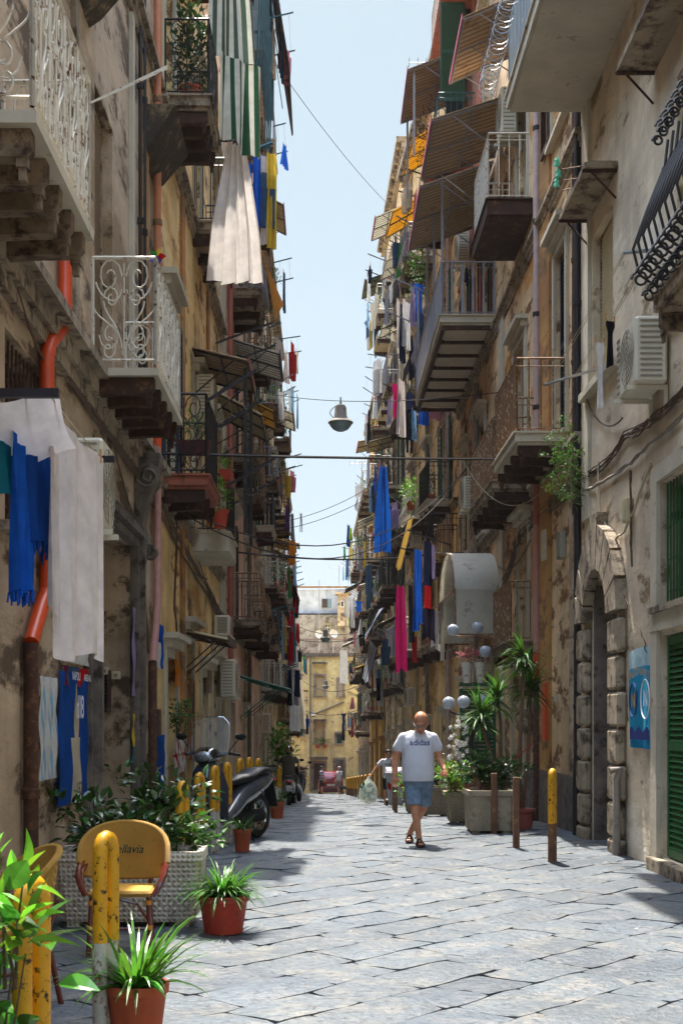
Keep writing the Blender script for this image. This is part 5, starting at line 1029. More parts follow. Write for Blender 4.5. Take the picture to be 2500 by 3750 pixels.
def street_lamp(px, pyt, pyb, Y, label, m, wd=57):
    c = W(px, pyb, Y); h = (pyb-pyt)*Y/F; r = wd/2*Y/F; t = thing('hanging_street_lamp', label, 'street lamp', c, 'street lamps hung on wires')
    q = MB(); q.lathe([(r*.1, h*.84), (r*.36, h*.80), (r*.46, h*.72), (r*.52, h*.46), (r*.56, h*.44), (r*.62, h*.38), (r*.96, h*.31), (r*1.02, h*.27), (r*1.0, h*.25), (r*.6, h*.28)], c, 20); q.build('housing', m, t, smooth=True)
    q = MB(); q.lathe([(r*.9, h*.26), (r*.86, h*.18), (r*.62, h*.07), (r*.3, h*.01), (.001, 0)], c, 20, caps=False); q.build('bowl', P['glass_b'], t, smooth=True)
    q = MB(); q.lathe([(r*.06, h*.82), (r*.1, h*.86), (r*.05, h*.92), (r*.05, h*1.05)], c, 8); q.tube([c+V((r*(.1+.75*sin(a*pi/10))*-1, 0, h*(.3+.55*(a/10)))) for a in range(11)], r*.03, 4); q.build('hanger', P['dark_iron'], t)
street_lamp(782, 916, 991, 23, 'bell-shaped grey lamp hanging highest and nearest over the street', P['pipe_gry'])
street_lamp(747, 1438, 1476, 54, 'second bell-shaped lamp farther down the street before the grey wall', P['pipe_gry'], 24)
street_lamp(748, 1558, 1583, 77, 'third small bell lamp in front of the yellow end house', P['pipe_gry'], 17)
street_lamp(720, 1632, 1647, 82, 'smallest white lamp on the left of the yellow end house', P['white_iron'], 11)
# wall cable bundles
def bundle(w, pts, n, r, m, label, rr, sp=.05):
    mb = MB(w.pt); hs = [w.hit(*p) for p in pts]
    for k in range(n):
        o = rr.uniform(-sp, sp); pl = []
        for i in range(len(hs)-1):
            for j in range(6): f = j/6; pl.append((hs[i][0]*(1-f)+hs[i+1][0]*f, .03+.02*rr.random(), hs[i][1]*(1-f)+hs[i+1][1]*f+o-.06*sin(f*pi)*rr.random()))
        pl.append((hs[-1][0], .03, hs[-1][1]+o)); mb.tube(pl, r*rr.uniform(.7, 1.3), 4)
    return tag(mb.build('wall_cables', m), label, 'cables')
rc = random.Random(9)
bundle(WR, [(1600, 870), (1510, 960), (1440, 1000), (1400, 1060), (1342, 1095)], 8, .012, P['wire_b'], 'bundle of brown cables climbing the beige wall under the big air conditioner', rc)
bundle(WR, [(1600, 930), (1500, 1020), (1420, 1090), (1345, 1130)], 3, .014, P['pipe_gry'], 'lower grey cables crossing the beige wall', rc, .03)
bundle(WR, [(1380, 1060), (1384, 1180), (1420, 1240), (1460, 1180), (1500, 1060)], 1, .012, P['wire_w'], 'pale looping cable on the beige wall', rc, 0)
bundle(WR, [(1455, 1080), (1456, 1180), (1456, 1300)], 3, .010, P['wire_b'], 'vertical brown wires above the portal', rc, .02)
bundle(WR, [(1420, 1330), (1460, 1400), (1487, 1470), (1492, 1500)], 1, .01, P['wire_b'], 'single wire curving down to the football banner', rc, 0)
bundle(WR, [(1330, 1110), (1250, 1170), (1200, 1220), (1165, 1330), (1120, 1400)], 7, .014, P['wire_b'], 'tangled cables running along the tan house under the balconies', rc, .12)
bundle(WR, [(1130, 1380), (1050, 1420), (1000, 1450), (960, 1480)], 6, .018, P['wire_b'], 'cables sagging along the tan house under the bright laundry', rc, .12)
bundle(WL, [(-20, 600), (60, 700), (130, 770), (150, 860), (250, 1000), (330, 1110)], 6, .013, P['wire_b'], 'thick cables following the ledge of the near left house', rc, .06)
bundle(WL, [(330, 1110), (372, 1180), (420, 1270), (470, 1350), (500, 1410), (520, 1440)], 7, .014, P['wire_b'], 'tangle of cables dropping along the ochre house', rc, .12)
bundle(WL, [(322, 1040), (322, 1300), (335, 1500)], 3, .016, P['wire_b'], 'vertical cables beside the pink drainpipe', rc, .01)
bundle(WL, [(400, 1180), (395, 1400), (410, 1520), (440, 1600), (432, 1645), (400, 1650)], 1, .02, P['wire_b'], 'thick brown hose looping down the ochre wall', rc, 0)
# greenery growing from the wall
t = thing('wall_shrub', 'wild shrub growing out of the corner of the beige house', 'shrub', WR.pt(17.8, .05, 5.1)); q = MB(); q2 = MB(); rs = random.Random(3)
for i in range(26):
    p = WR.pt(17.8+rs.uniform(-.4, .5), .05, 5.1+rs.uniform(-.5, .3)); d = V((-rs.uniform(.3, 1), rs.uniform(-.6, .3), rs.uniform(-.2, .9))); pts = [p]
    for k in range(5): pts.append(pts[-1]+d*.13*rs.uniform(.7, 1.1)); d = (d+V((-.05, 0, .12))).normalized()
    q.tube(pts, .006, 4, r2=.002)
    for pp in pts[1:]:
        for k in range(6): q2.leaf(pp+V((rs.uniform(-.04, .04), rs.uniform(-.04, .04), rs.uniform(-.04, .04))), V((rs.gauss(0, 1), rs.gauss(0, 1), rs.gauss(.3, 1))), V((rs.random(), 0, 1)), .06, .025)
q.build('stem', m_stem, t); q2.build('foliage', m_lf[1], t)
# roof aerials
def aerial(label, p, h, n=5):
    t = thing('tv_aerial', label, 'aerial', p, 'television aerials on the roofs'); q = MB(); p = V(p); q.tube([p, p+V((0, 0, h))], .022, 4); q.build('mast', P['grey_iron'], t)
    q = MB(); q.tube([p+V((-.7, 0, h*.92)), p+V((.5, 0, h*.92))], .014, 4)
    for k in range(n): x = -.7+k*1.1/(n-1); q.tube([p+V((x, -.3, h*.92)), p+V((x, .3, h*.92))], .01, 4); q.tube([p+V((x, 0, h*.92-.14)), p+V((x, 0, h*.92+.14))], .01, 4)
    q.build('antenna', P['grey_iron'], t)
p = W(733, 1470, 94); aerial('tall thin aerial mast in front of the white top storey', (p.x, 93, W(0, 1495, 93).z), 5.2)
p = W(779, 1352, 97); aerial('aerial on the right corner of the white top storey', (p.x, 98, W(0, 1352, 98).z), 1.8)
aerial('aerial crowd member rising beside the far right corner turret', (W(800, 1345, 98).x, 98.5, W(0, 1360, 98).z), 2.3)
for i, (px, py, Y, h) in enumerate(((806, 1250, 78, 2.6), (812, 1200, 74, 3.0), (818, 1190, 72, 2.6))): q = W(px, py, Y); aerial(['leftmost', 'middle', 'rightmost'][i] + ' aerial on the pale far right house', (2.2+i*.35, 74+i, 14.2), h)
aerial('slanted aerial beside the yellow sunshades', WR3.pt(6, -.1, 21.3), 1.5)
for px, py, lb in ((732, 1458, 'left satellite dish on the terrace of the end house'), (765, 1456, 'right satellite dish on the terrace of the end house')):
    p = W(px, py, 90); t = thing('satellite_dish', lb, 'satellite dish', (p.x, p.y, zt), 'satellite dishes'); q = MB(); q.lathe([(.001, .0), (.18, .03), (.32, .08), (.33, .1)], p, 18, ax=(.4, -1, .4), caps=False); q.build('dish', P['white_iron'], t, smooth=True); q = MB(); q.tube([(p.x, p.y+.1, zt), (p.x, p.y+.1, p.z)], .03, 5); q.build('mast', P['grey_iron'], t)

for w, px, py, sw, sh, m, lb in ((WR, 1282, 1605, .22, .12, P['cream_p'], 'small cream address plate on the stained right wall'), (WR, 1300, 1250, .3, .4, P['ac_g'], 'grey meter box high on the stained right wall'), (WR, 1262, 1250, .25, .5, P['cream_p'], 'pale junction box right of the tricolour flag'), (WR, 1455, 1170, .18, .28, P['roller_p'], 'beige junction box under the cable bundle'), (WL, 470, 1560, .4, .5, P['roller'], 'dusty meter box on the ochre wall behind the scooter'), (WL, 345, 1660, .3, .35, P['brown'], 'brown wooden box beside the flags')):
    s, z = w.hit(px, py); t = thing('wall_box', lb, 'wall box', w.pt(s+sw/2, .05, z-sh/2), 'boxes and plates on the house walls'); q = MB(w.pt); q.rbox(s, s+sw, .003, .10 if sh > .2 else .03, z-sh/2, z+sh/2, .012); q.build('case', m, t); q = MB(w.pt); d_ = .102 if sh > .2 else .032; q.box(s+.03, s+sw-.03, d_, d_+.006, z-sh/2+.03, z+sh/2-.03); q.build('cover', m, t)
for k, (px, lb) in enumerate(((418, 'brown gilt wooden mirror frame leaning on the ochre wall'), (432, 'narrow wooden frame beside the mirror frame'))):
    s = WL.s(px); z0, z1 = WL.z(px, 1745), WL.z(px, 1560); t = thing('picture_frame', lb, 'frame', WL.pt(s, .05, z0), 'frames on the ochre wall'); q = MB(WL.pt); q.box(s, s+.06, .01, .06, z0, z1); q.box(s+.5, s+.56, .01, .06, z0, z1); q.box(s+.061, s+.499, .01, .058, z0, z0+.06); q.box(s+.061, s+.499, .01, .058, z1-.06, z1); q.build('frame', paint('gilt_wood', '#8a5424', .4, '#5a3418', .6), t); q = MB(WL.pt); q.box(s+.06, s+.5, .015, .025, z0+.06, z1-.06); q.build('mirror', P['glass_b'], t)
for a in ((1140, 1395, 1060, 1425, 'loose cable looping under the small barred balcony'), (1225, 1240, 1150, 1300, 'slack cable behind the reddish drainpipe'), (1440, 960, 1350, 900, 'thin cable slanting over the beige wall')):
    cable('wire', a[4], RW(a[0], a[1])+V((-.04, 0, 0)), RW(a[2], a[3])+V((-.04, 0, 0)), .25, .012, P['wire_b'], group='loose wires on the right walls')
for a in ((20, 660, 140, 860, 'brown wire beneath the near left ledge'), (250, 1030, 330, 1230, 'wire hanging from the scroll console'), (380, 1210, 470, 1330, 'slack wire across the ochre wall'), (450, 1290, 520, 1440, 'slack wire beside the white slab balcony')):
    cable('wire', a[4], LW(a[0], a[1])+V((.04, 0, 0)), LW(a[2], a[3])+V((.04, 0, 0)), .2, .010, P['wire_b'], group='loose wires on the left walls')
# =================== bollards
m_by = mk('bollard_yellow', '#cf9410', rough=.4, var=.15, vs=8, bump=.05, second='#2e2010', thr=.58, ss=22, soft=.03)
m_bw = mk('bollard_white', '#b9b2a4', rough=.7, var=.2, vs=8, bump=.1, second='#6a3a1e', thr=.56, ss=15, soft=.04)
m_br = mk('bollard_rust', '#6e4a34', rough=.8, var=.3, vs=9, bump=.12, second='#c6a860', thr=.64, ss=14)
def bollard(x, y, label, h=1.05, r=.038, low=None, cut=.52, ang=.42, group='yellow topped bollards along the street', yel=None):
    z = G(y) - .01; t = thing('bollard', label, 'bollard', (x, y, z), group); dx, dy = sin(ang)*.11, cos(ang)*.11
    q = MB()
    for e in (0, 1): q.tube([(x+dx*e, y+dy*e, z), (x+dx*e, y+dy*e, z+cut)], r, 12)
    q.build('lower_post', low or m_bw, t, smooth=True)
    q = MB(); R_ = .055; pts = [(x, y, z+cut)] + [(x+dx*(.5-.5*cos(a*pi/8)), y+dy*(.5-.5*cos(a*pi/8)), z+h-R_*1.6+R_*1.6*sin(a*pi/8)) for a in range(9)] + [(x+dx, y+dy, z+cut)]
    q.tube(pts, r, 12); q.build('yellow_hoop', yel or m_by, t, smooth=True)
near = {0: 'nearest yellow bollard at bottom left, half hidden by glossy leaves', 1: 'tall yellow and white bollard standing in front of the rattan chair'}
for x, y, lb in ((-1.10, 4.6, near[0]), (-1.14, 6.42, near[1]), (-1.33, 11.6, 'yellow bollard behind the white woven planter'), (-1.36, 13.5, 'yellow bollard between planters and scooter front'), (-1.37, 15.5, 'rust-streaked bollard in front of the scooter footboard'), (-1.30, 16.6, 'yellow and white bollard beside the small spider plant pot'), (-1.27, 18.6, 'bollard just behind the scooter seat'), (-1.25, 20.6, 'bollard behind the scooter tail'), (-1.22, 22.8, 'yellow bollard beside the round shrub')):
    bollard(x, y, lb)
bollard(-1.15, 31.5, 'wide yellow box bollard left of the number plate scooter')
bollard(2.60, 14.5, 'rusty yellow-topped bollard standing alone on the right paving', low=m_br, cut=.45)
for i in range(9):
    y = 47 + i*3.4; bollard(1.66-.013*(i*3.4), y, 'yellow bollard in the far right row toward the red car', group='far right row of yellow bollards', low=m_br, cut=.42, h=.98, r=.038)
for x, y, h, lb in ((2.43, 18.1, .87, 'left of two square rusty posts before the concrete planter'), (2.44, 16.1, .90, 'right of two square rusty posts, nearest the camera'), (1.52, 27.0, .95, 'short brown post beside the wheelie bin'), (1.62, 29.5, .8, 'brown post touching the wheelie bin')):
    q = MB(); z = G(y); q.rbox(x-.04, x+.04, y-.04, y+.04, z-.02, z+h, .008); tag(q.build('rusty_post', m_br), lb, 'post', 'square rusty posts')
# =================== planters and pots
m_weave = mk('woven_concrete', '#d6ccbc', rough=.9, var=.2, vs=5, bump=.9, weave=8, second='#6f614c', thr=.66, ss=4)
m_weave2 = mk('woven_concrete_tan', '#9a8a70', rough=.9, var=.2, vs=5, bump=.9, weave=9, second='#6f614c', thr=.66, ss=4)
m_conc = mk('old_concrete', '#978a74', rough=.95, var=.3, vs=3, bump=.3, bs=30, second='#5d5240', thr=.6, ss=4)
def planter(name, label, x0, x1, y0, y1, h, m, taper=.06, parts='', nribs=0, cells=0):
    z = G((y0+y1)/2); t = thing(name, label, 'planter', ((x0+x1)/2, (y0+y1)/2, z)); q = MB(); r = .04
    def ring(i, zz): a0, a1, b0, b1 = x0+i, x1-i, y0+i, y1-i; return [(a0+r, b0, zz), (a1-r, b0, zz), (a1, b0+r, zz), (a1, b1-r, zz), (a1-r, b1, zz), (a0+r, b1, zz), (a0, b1-r, zz), (a0, b0+r, zz)]
    q.loft([ring(taper, z+.04), ring(taper*.55, z+h*.45), ring(0, z+h*.86), ring(-.02, z+h*.88), ring(-.02, z+h), ring(.03, z+h), ring(.05, z+h-.08)])
    if cells:                       # raised basket weave on the two visible sides
        n = int((x1-x0-.1)/cells); k = int(h*.78/cells)
        for j in range(k):
            for i in range(n):
                if (i+j) % 2: continue
                zz = z+.07+j*cells; f = taper*(1-(zz-z)/(h*.86)); a = x0+.05+f+i*(x1-x0-.1-2*f)/n; q.box(a, a+cells*.8, y0+f-.006, y0+f+.02, zz, zz+cells*.8)
                b_ = y0+.05+f+i*(y1-y0-.1-2*f)/n
                if b_ < y1-.06: q.box(x1-f-.02, x1-f+.012, b_, b_+cells*.7, zz, zz+cells*.8); q.box(x0+f-.012, x0+f+.02, b_, b_+cells*.7, zz, zz+cells*.8)
    q.build('tub', m, t)
    q = MB(); q.box(x0+.05, x1-.05, y0+.05, y1-.05, z+h-.12, z+h-.05); q.build('soil', m_soil, t)
    q = MB()
    for a in (x0+taper+.03, x1-taper-.13): q.box(a, a+.1, y0+taper+.02, y1-taper-.02, z-.01, z+.038)
    each(q, 'foot', m, t); return t
planter('woven_planter', 'long white woven-pattern concrete planter behind the rattan chair', -2.13, -.98, 9.93, 10.45, .60, m_weave, cells=.032)
planter('concrete_planter', 'narrow concrete planter behind the white woven one', -2.1, -1.22, 11.9, 12.4, .62, m_conc)
t = planter('concrete_planter', 'square concrete planter with a moulded ring, right of the walking man', 2.08, 2.72, 18.15, 18.9, .62, m_conc, taper=.02)
q = MB(); q.tube([(2.42+.17*cos(a*pi/14), 18.165, .32+.17*sin(a*pi/14)) for a in range(29)], .012, 5, False); q.build('moulded_ring', m_conc, t)
planter('basket_planter', 'nearer basket-weave planter right of the walking man', 1.96, 2.38, 20.3, 20.8, .52, m_weave2, cells=.05)
planter('basket_planter', 'middle basket-weave planter just behind the walking man', 1.78, 2.4, 23.9, 24.5, .56, m_weave2, cells=.05, taper=.04)
planter('basket_planter', 'farthest basket-weave planter left of the walking man', 1.66, 1.98, 26.2, 26.7, .5, m_weave2, cells=.05)
t = planter('wooden_planter', 'reddish wooden box planter behind the basket planters', 2.15, 2.85, 21.6, 22.1, .9, paint('red_wood', '#7a4430', .7, '#4a2a20', .6), taper=0)
def shrub(name, label, c, rad, n, L, w, lm, base=None, ns=7, cat='shrub', group=None, rr=None, up=.35, fine=False):
    rr = rr or random.Random(int(abs(c[0]*100+c[1]*7))); c = V(c); bz = base if base is not None else c.z-rad[2]
    t = thing(name, label, cat, (c.x, c.y, bz), group); q = MB()
    tips = []
    for i in range(ns):
        e = c + V((rr.uniform(-.8, .8)*rad[0], rr.uniform(-.8, .8)*rad[1], rr.uniform(-.2, .8)*rad[2])); p0 = V((c.x+rr.uniform(-.3, .3)*rad[0], c.y+rr.uniform(-.3, .3)*rad[1], bz)); m_ = p0.lerp(e, .5)+V((rr.uniform(-.05, .05), 0, .03)); q.tube([p0, m_, e], .008, 5, r2=.003); tips += [m_, e]
    q.build('stem', m_stem, t); q = MB(); per = n//len(tips)
    for e in tips:
        s = .55
        for k in range(per):
            a = V((rr.gauss(0, 1), rr.gauss(0, 1), rr.gauss(0, .8))).normalized()*rr.random()**.5; p = e+V((a.x*rad[0]*s, a.y*rad[1]*s, a.z*rad[2]*s)); (q.leaf2 if fine else q.leaf)(p, (a+V((rr.uniform(-.5, .5), rr.uniform(-.5, .5), up))).normalized(), V((rr.uniform(-.6, .6), rr.uniform(-.6, .6), 1)), L*rr.uniform(.6, 1.2), w*rr.uniform(.7, 1.2), rr.uniform(.1, .5))
    q.build('foliage', lm, t); return t
shrub('planter_shrub', 'dark leafy shrub overflowing the long woven planter behind the rattan chair', (-1.66, 10.15, .78), (.60, .28, .26), 620, .11, .058, m_lf[3], .5, 11, fine=True)
shrub('planter_shrub', 'leafy shoots leaning past the bollard at the right end of the woven planter', (-1.12, 10.5, .70), (.26, .26, .16), 150, .11, .055, m_lf[1], .5, 5, fine=True)
shrub('planter_shrub', 'dark shrub in the narrow concrete planter before the scooter', (-1.6, 12.15, .92), (.5, .25, .28), 330, .12, .055, m_lf[3], .55, 8, fine=True)
shrub('planter_shrub', 'bright leafy shrub in the nearer basket planter', (2.12, 20.4, .72), (.3, .3, .26), 300, .11, .055, m_lf[2], .4, 8)
shrub('planter_shrub', 'dark leafy shrub over the square concrete planter', (2.5, 18.9, .86), (.5, .35, .26), 420, .14, .07, m_lf[0], .5, 9)
shrub('planter_shrub', 'shrub in the middle basket planter beside the walking man', (2.05, 24.2, .55), (.35, .3, .38), 380, .12, .055, m_lf[0], .1, 8)
shrub('planter_shrub', 'bright shrub in the farthest basket planter', (1.78, 26.4, .25), (.25, .25, .45), 260, .12, .055, m_lf[2], -.1, 6)
shrub('street_shrub', 'feathery rounded shrub right of the scooter tail', (-1.1, 24.0, .38), (.22, .35, .42), 520, .10, .035, mk('leaf_olive', '#4c5a20', rough=.5, var=.5, vs=5, bump=0, trans=.35), -.2, 9)
shrub('wall_plant', 'small leafy plant with white blooms on the ochre wall above the flags', (-2.0, 17.6, 1.65), (.2, .3, .3), 220, .09, .04, m_lf[1], 1.35, 5)
shrub('street_shrub', 'bright broad-leaved bush behind the motorbike rider', (-1.55, 44, .35), (.5, .5, .85), 420, .26, .14, m_lf[2], -2.0, 8)
shrub('foreground_shrub', 'blurred glossy shrub filling the bottom left corner', (-1.22, 4.35, .70), (.25, .28, .42), 130, .16, .085, mk('leaf_glossy_bright', '#3f7a26', rough=.2, var=.4, vs=7, bump=0, trans=.3, spec=.7), 0.0, 9, up=.5, fine=True)
shrub('foreground_shrub', 'fresh green shoot of the corner shrub reaching toward the bollard', (-1.10, 4.45, 1.02), (.12, .12, .12), 24, .16, .055, mk('leaf_shoot', '#6cae2a', rough=.22, var=.2, vs=7, bump=0, trans=.45, spec=.7), .7, 3, up=.5, fine=True)
def spider(label, c, pr, ph, n, L, w, lm, pm=None, spread=1.0, drp=1.0, seed=1, ribs=False):
    rr = random.Random(seed); c = V(c); t = thing('potted_plant', label, 'potted plant', c, 'potted plants on the paving'); q = MB()
    q.lathe([(pr*.74, 0), (pr*.92, ph*.8), (pr*.95, ph*.82), (pr, ph*.84), (pr*1.02, ph), (pr*.92, ph), (pr*.9, ph*.88)], c, 24); q.build('pot', pm or m_terra, t, smooth=True)
    q = MB(); q.lathe([(.001, 0), (pr*.9, 0)], c+V((0, 0, ph*.9)), 16, caps=False); q.build('soil', m_soil, t)
    q = MB()
    for i in range(n):
        a = rr.uniform(0, 2*pi); e = rr.uniform(.25, 1.3); d = V((cos(a)*cos(e)*spread, sin(a)*cos(e)*spread, sin(e))); p = c+V((cos(a)*pr*.5*rr.random(), sin(a)*pr*.5*rr.random(), ph*.92)); q.blade(p, d, L*rr.uniform(.5, 1.15), w*rr.uniform(.7, 1.2), drp*rr.uniform(.5, 1.5), 6)
    q.build('foliage', lm, t); return t
spider('large red pot with spider plant standing nearest on the paving', (-.965, 6.5, 0), .165, .29, 130, .46, .032, mk('blade_green', '#4f8a28', rough=.35, var=.35, vs=8, bump=0, trans=.4, spec=.5), m_terra, seed=3, drp=1.9, spread=1.1)
spider('red pot of bushy grassy plant before the woven planter end', (-.78, 9.76, 0), .20, .29, 300, .36, .027, mk('blade_fresh', '#4a7f2a', rough=.4, var=.4, vs=8, bump=0, trans=.4), m_terra_red, seed=4, drp=2.4, spread=1.3)
spider('small terracotta pot of spider plant by the scooter rear wheel', (-1.02, 15.7, 0), .115, .28, 90, .28, .022, m_lf[1], m_terra, seed=5, drp=2, spread=1.1)
spider('dark pot of long drooping leaves behind the scooter wheel', (-.95, 19.4, G(19.4)), .13, .3, 80, .4, .03, m_lf[1], m_terra, seed=6, drp=1.6)
spider('terracotta pot under the feathery shrub', (-.85, 22.6, G(22.6)), .14, .3, 50, .4, .03, m_lf[1], m_terra, seed=7, drp=1.6)
# =================== rattan chairs
m_rat = mk('rattan_yellow', '#e6b04a', rough=.6, var=.1, vs=5, bump=.9, weave=60, second='#a87a2c', thr=.66, ss=40, soft=.1)
m_cane = mk('varnished_cane', '#5a1e12', rough=.25, var=.25, vs=8, bump=.03, coat=.4)
m_band = paint('cane_band', '#c07a1c', .5)
def chair(c, rot, label, txt=True):
    c = V(c); M_ = Matrix.Rotation(rot, 3, 'Z'); T = lambda x, y, z: c + M_ @ V((x, y, z)); t = thing('rattan_chair', label, 'chair', c, 'yellow rattan chairs')
    # front of the chair is -y; the back curves round at +y
    mb = MB(T); n = 24; m = 8
    def fbk(a, v):
        th = (a-.5)*pi*1.02; e = cos((a-.5)*pi)**.55 if abs(a-.5) < .499 else 0; x = .305*sin(th); y = .22*cos(th)-.02
        top, bot = .62+.27*e, .62-.10*e-.03; return (x*(1+.03*v), y+.05*v*e, bot+(top-bot)*v)
    o = 0; vs = [fbk(i/n, j/m) for j in range(m+1) for i in range(n+1)]; vs2 = [(x*.95, y-.018, z) for x, y, z in vs]
    mb.add(vs, [(j*(n+1)+i, j*(n+1)+i+1, (j+1)*(n+1)+i+1, (j+1)*(n+1)+i) for j in range(m) for i in range(n)]); mb.add(vs2, [(j*(n+1)+i, (j+1)*(n+1)+i, (j+1)*(n+1)+i+1, j*(n+1)+i+1) for j in range(m) for i in range(n)])
    mb.tube([fbk(i/n, 1) for i in range(n+1)], .020, 8); mb.tube([fbk(i/n, 0) for i in range(n+1)], .014, 6)
    b = mb.build('backrest', m_rat, t, smooth=True, ang=60)
    if txt:
        vs, fs = text_mesh('Bellavia', .088, .35); q = MB(T)
        def on(x, y): th = math.asin(max(-1, min(1, x/.305))); return (x*.94, .22*cos(th)-.02+.028-.055, .70+y)
        q.add([on(x, y) for x, y, z in vs], fs); q.build('lettering', paint('dark_green_print', '#12362c', .7), b)
    q = MB(T); q.rbox(-.22, .22, -.27, .16, .41, .455, .02); q.build('seat', m_rat, t, smooth=True)
    for e in (-1, 1):
        q = MB(T); q.tube([(e*.295, .06, .63), (e*.305, -.06, .60), (e*.30, -.17, .55), (e*.27, -.23, .48), (e*.235, -.24, .42)], .021, 8); q.tube([(e*.275, .07, .60), (e*.285, -.06, .57), (e*.275, -.15, .50), (e*.25, -.20, .43)], .017, 8); q.build('armrest', m_cane, t, smooth=True)
        q = MB(T); q.tube([(e*.195, -.235, .41), (e*.215, -.26, 0)], .017, 8); q.build('leg', m_cane, t, smooth=True)
        q = MB(T); q.tube([(e*.20, .20, .60), (e*.17, .14, .41), (e*.19, .22, 0)], .017, 8); q.build('leg', m_cane, t, smooth=True)
        q = MB(T); q.tube([(e*.205, -.245, .2), (e*.18, .175, .2)], .012, 6); q.tube([(e*.2, -.24, .25), (e*.19, -.1, .36), (e*.175, .0, .40)], .010, 6); q.build('stretcher', m_cane, t, smooth=True)
        for zz in (.2, .37): q = MB(T); q.lathe([(.021, -.015), (.023, 0), (.021, .015)], (e*(.215-.02*zz/.41), -.26+.025*zz/.41, zz), 8); q.build('binding', m_band, t)
    q = MB(T); q.tube([(-.2, -.24, .19), (.2, -.24, .19)], .012, 6); q.tube([(-.2, -.24, .24), (-.12, -.24, .36), (0, -.24, .395), (.12, -.24, .36), (.2, -.24, .24)], .010, 6); q.build('stretcher', m_cane, t, smooth=True)
    return t
chair((-1.43, 9.0, 0), .05, 'yellow rattan armchair with green script name on its back behind the bollard')
chair((-1.80, 7.35, 0), radians(-62), 'second yellow rattan armchair cut off by the left picture edge', txt=False)
# =================== right-hand clutter
t = thing('globe_lamp_post', 'black lamp post with three white globes behind the concrete planter', 'lamp post', (2.67, 23, G(23))); q = MB(); g = G(23)
q.lathe([(.09, 0), (.1, .15), (.05, .22), (.045, 1.9), (.06, 1.95)], (2.67, 23, g), 12); q.tube([(2.27, 23, 1.78), (2.4, 23, 1.72), (2.67, 23, 1.7), (2.85, 23, 1.74)], .02, 6); q.build('post', P['black_iron'], t, smooth=True)
m_globe = mk('opal_globe', '#b9c0c8', rough=.2, var=.15, vs=9, bump=0, trans=.3, spec=.5)
for x, z in ((2.26, 1.93), (2.53, 1.95), (2.84, 1.97)): q = MB(); q.sph((x, 23, z), .118, 20, 14); q.build('globe', m_globe, t, smooth=True)
t = thing('globe_wall_lamp', 'scrolled iron bracket with white globes below the plastic canopy', 'wall lamp', (3.4, 24.5, 3.0))
q = MB(); q.tube([(3.64, 24.5, 3.2), (2.45, 24.5, 3.25)], .014, 5)
for cx_ in (2.8, 3.05, 3.3): q.tube([(cx_+x, 24.5, 3.08+y) for x, y in spiral(0, 0, .13, pi/2, 1.5, 18)], .010, 4)
q.build('bracket', P['rust_iron'], t)
for x, y_, z in ((2.47, 24.3, 3.35), (2.95, 24.4, 3.4), (3.05, 24.0, 2.92)): q = MB(); q.sph((x, y_, z), .115, 20, 14); q.build('globe', m_globe, t, smooth=True)
def yucca(label, c, trunks, pot=True):
    c = V(c); t = thing('yucca', label, 'yucca', c); rr = random.Random(8)
    if pot: q = MB(); q.lathe([(.15, 0), (.185, .24), (.2, .25), (.205, .30), (.17, .3)], c, 20); q.build('pot', paint('pink_plastic_pot', '#a9574a', .6), t, smooth=True)
    for (dx, dy, h, bx) in trunks:
        q = MB(); top = c+V((dx, dy, h)); pts = [c+V((0, 0, .2)), c+V((bx, dy*.3, h*.45)), c+V((dx*.9, dy*.8, h*.8)), top]; q.tube(pts, .032, 8, r2=.022); q.build('trunk', mk('yucca_bark', '#7a5f48', rough=.9, var=.4, vs=30, bump=.5, bs=60), t, smooth=True)
        q = MB()
        for i in range(95): a = rr.uniform(0, 2*pi); e = rr.uniform(-.6, 1.35); q.blade(top+V((0, 0, rr.uniform(-.22, .08))), V((cos(a)*cos(e), sin(a)*cos(e), sin(e))), rr.uniform(.34, .62), .045, rr.uniform(.9, 2.4), 7)
        q.build('leaf_crown', m_lf[1], t)
yucca('tall yucca with several leafy heads in a pink pot by the right wall', (3.0, 19.2, G(19.2)), [(-.62, .1, 1.75, -.35), (-.30, .5, 2.0, -.3), (.0, -.1, 2.6, -.05), (.18, .3, 2.2, .1)])
q = MB(); q.tube([(2.75, 19.1, 1.0), (2.9, 19.0, 1.08), (3.15, 19.2, 1.25)], .008, 4); tag(q.build('ribbon', m_redp), 'red string tied round the yucca trunks', 'string')
t = thing('flowering_shrub', 'cascade of white blossoms behind the lamp post', 'flowers', (2.55, 24, 0)); q = MB(); q2 = MB(); rr = random.Random(2); q3 = MB()
for i in range(80):
    zc = rr.uniform(.35, 1.75); p = V((2.62-.1*(1.75-zc)+rr.uniform(-.2, .2), 24+rr.uniform(-.15, .15), zc))
    for k in range(5): a = k*2*pi/5+rr.random(); q.leaf(p, V((cos(a), -.5, sin(a))), V((0, -1, .2)), .06, .045, .2)
    if i % 3 == 0: plant_leaves(q2, p+V((0, .1, 0)), (.1, .08, .1), 5, .1, .04, rr=rr)
q3.tube([(2.5, 24.15, 0), (2.55, 24.15, .9), (2.65, 24.1, 1.7)], .02, 6); q3.build('stem', m_stem, t); q.build('blossom', mk('white_petal', '#e2dfd8', rough=.7, var=.05, bump=0, trans=.3), t); q2.build('foliage', m_lf[0], t)
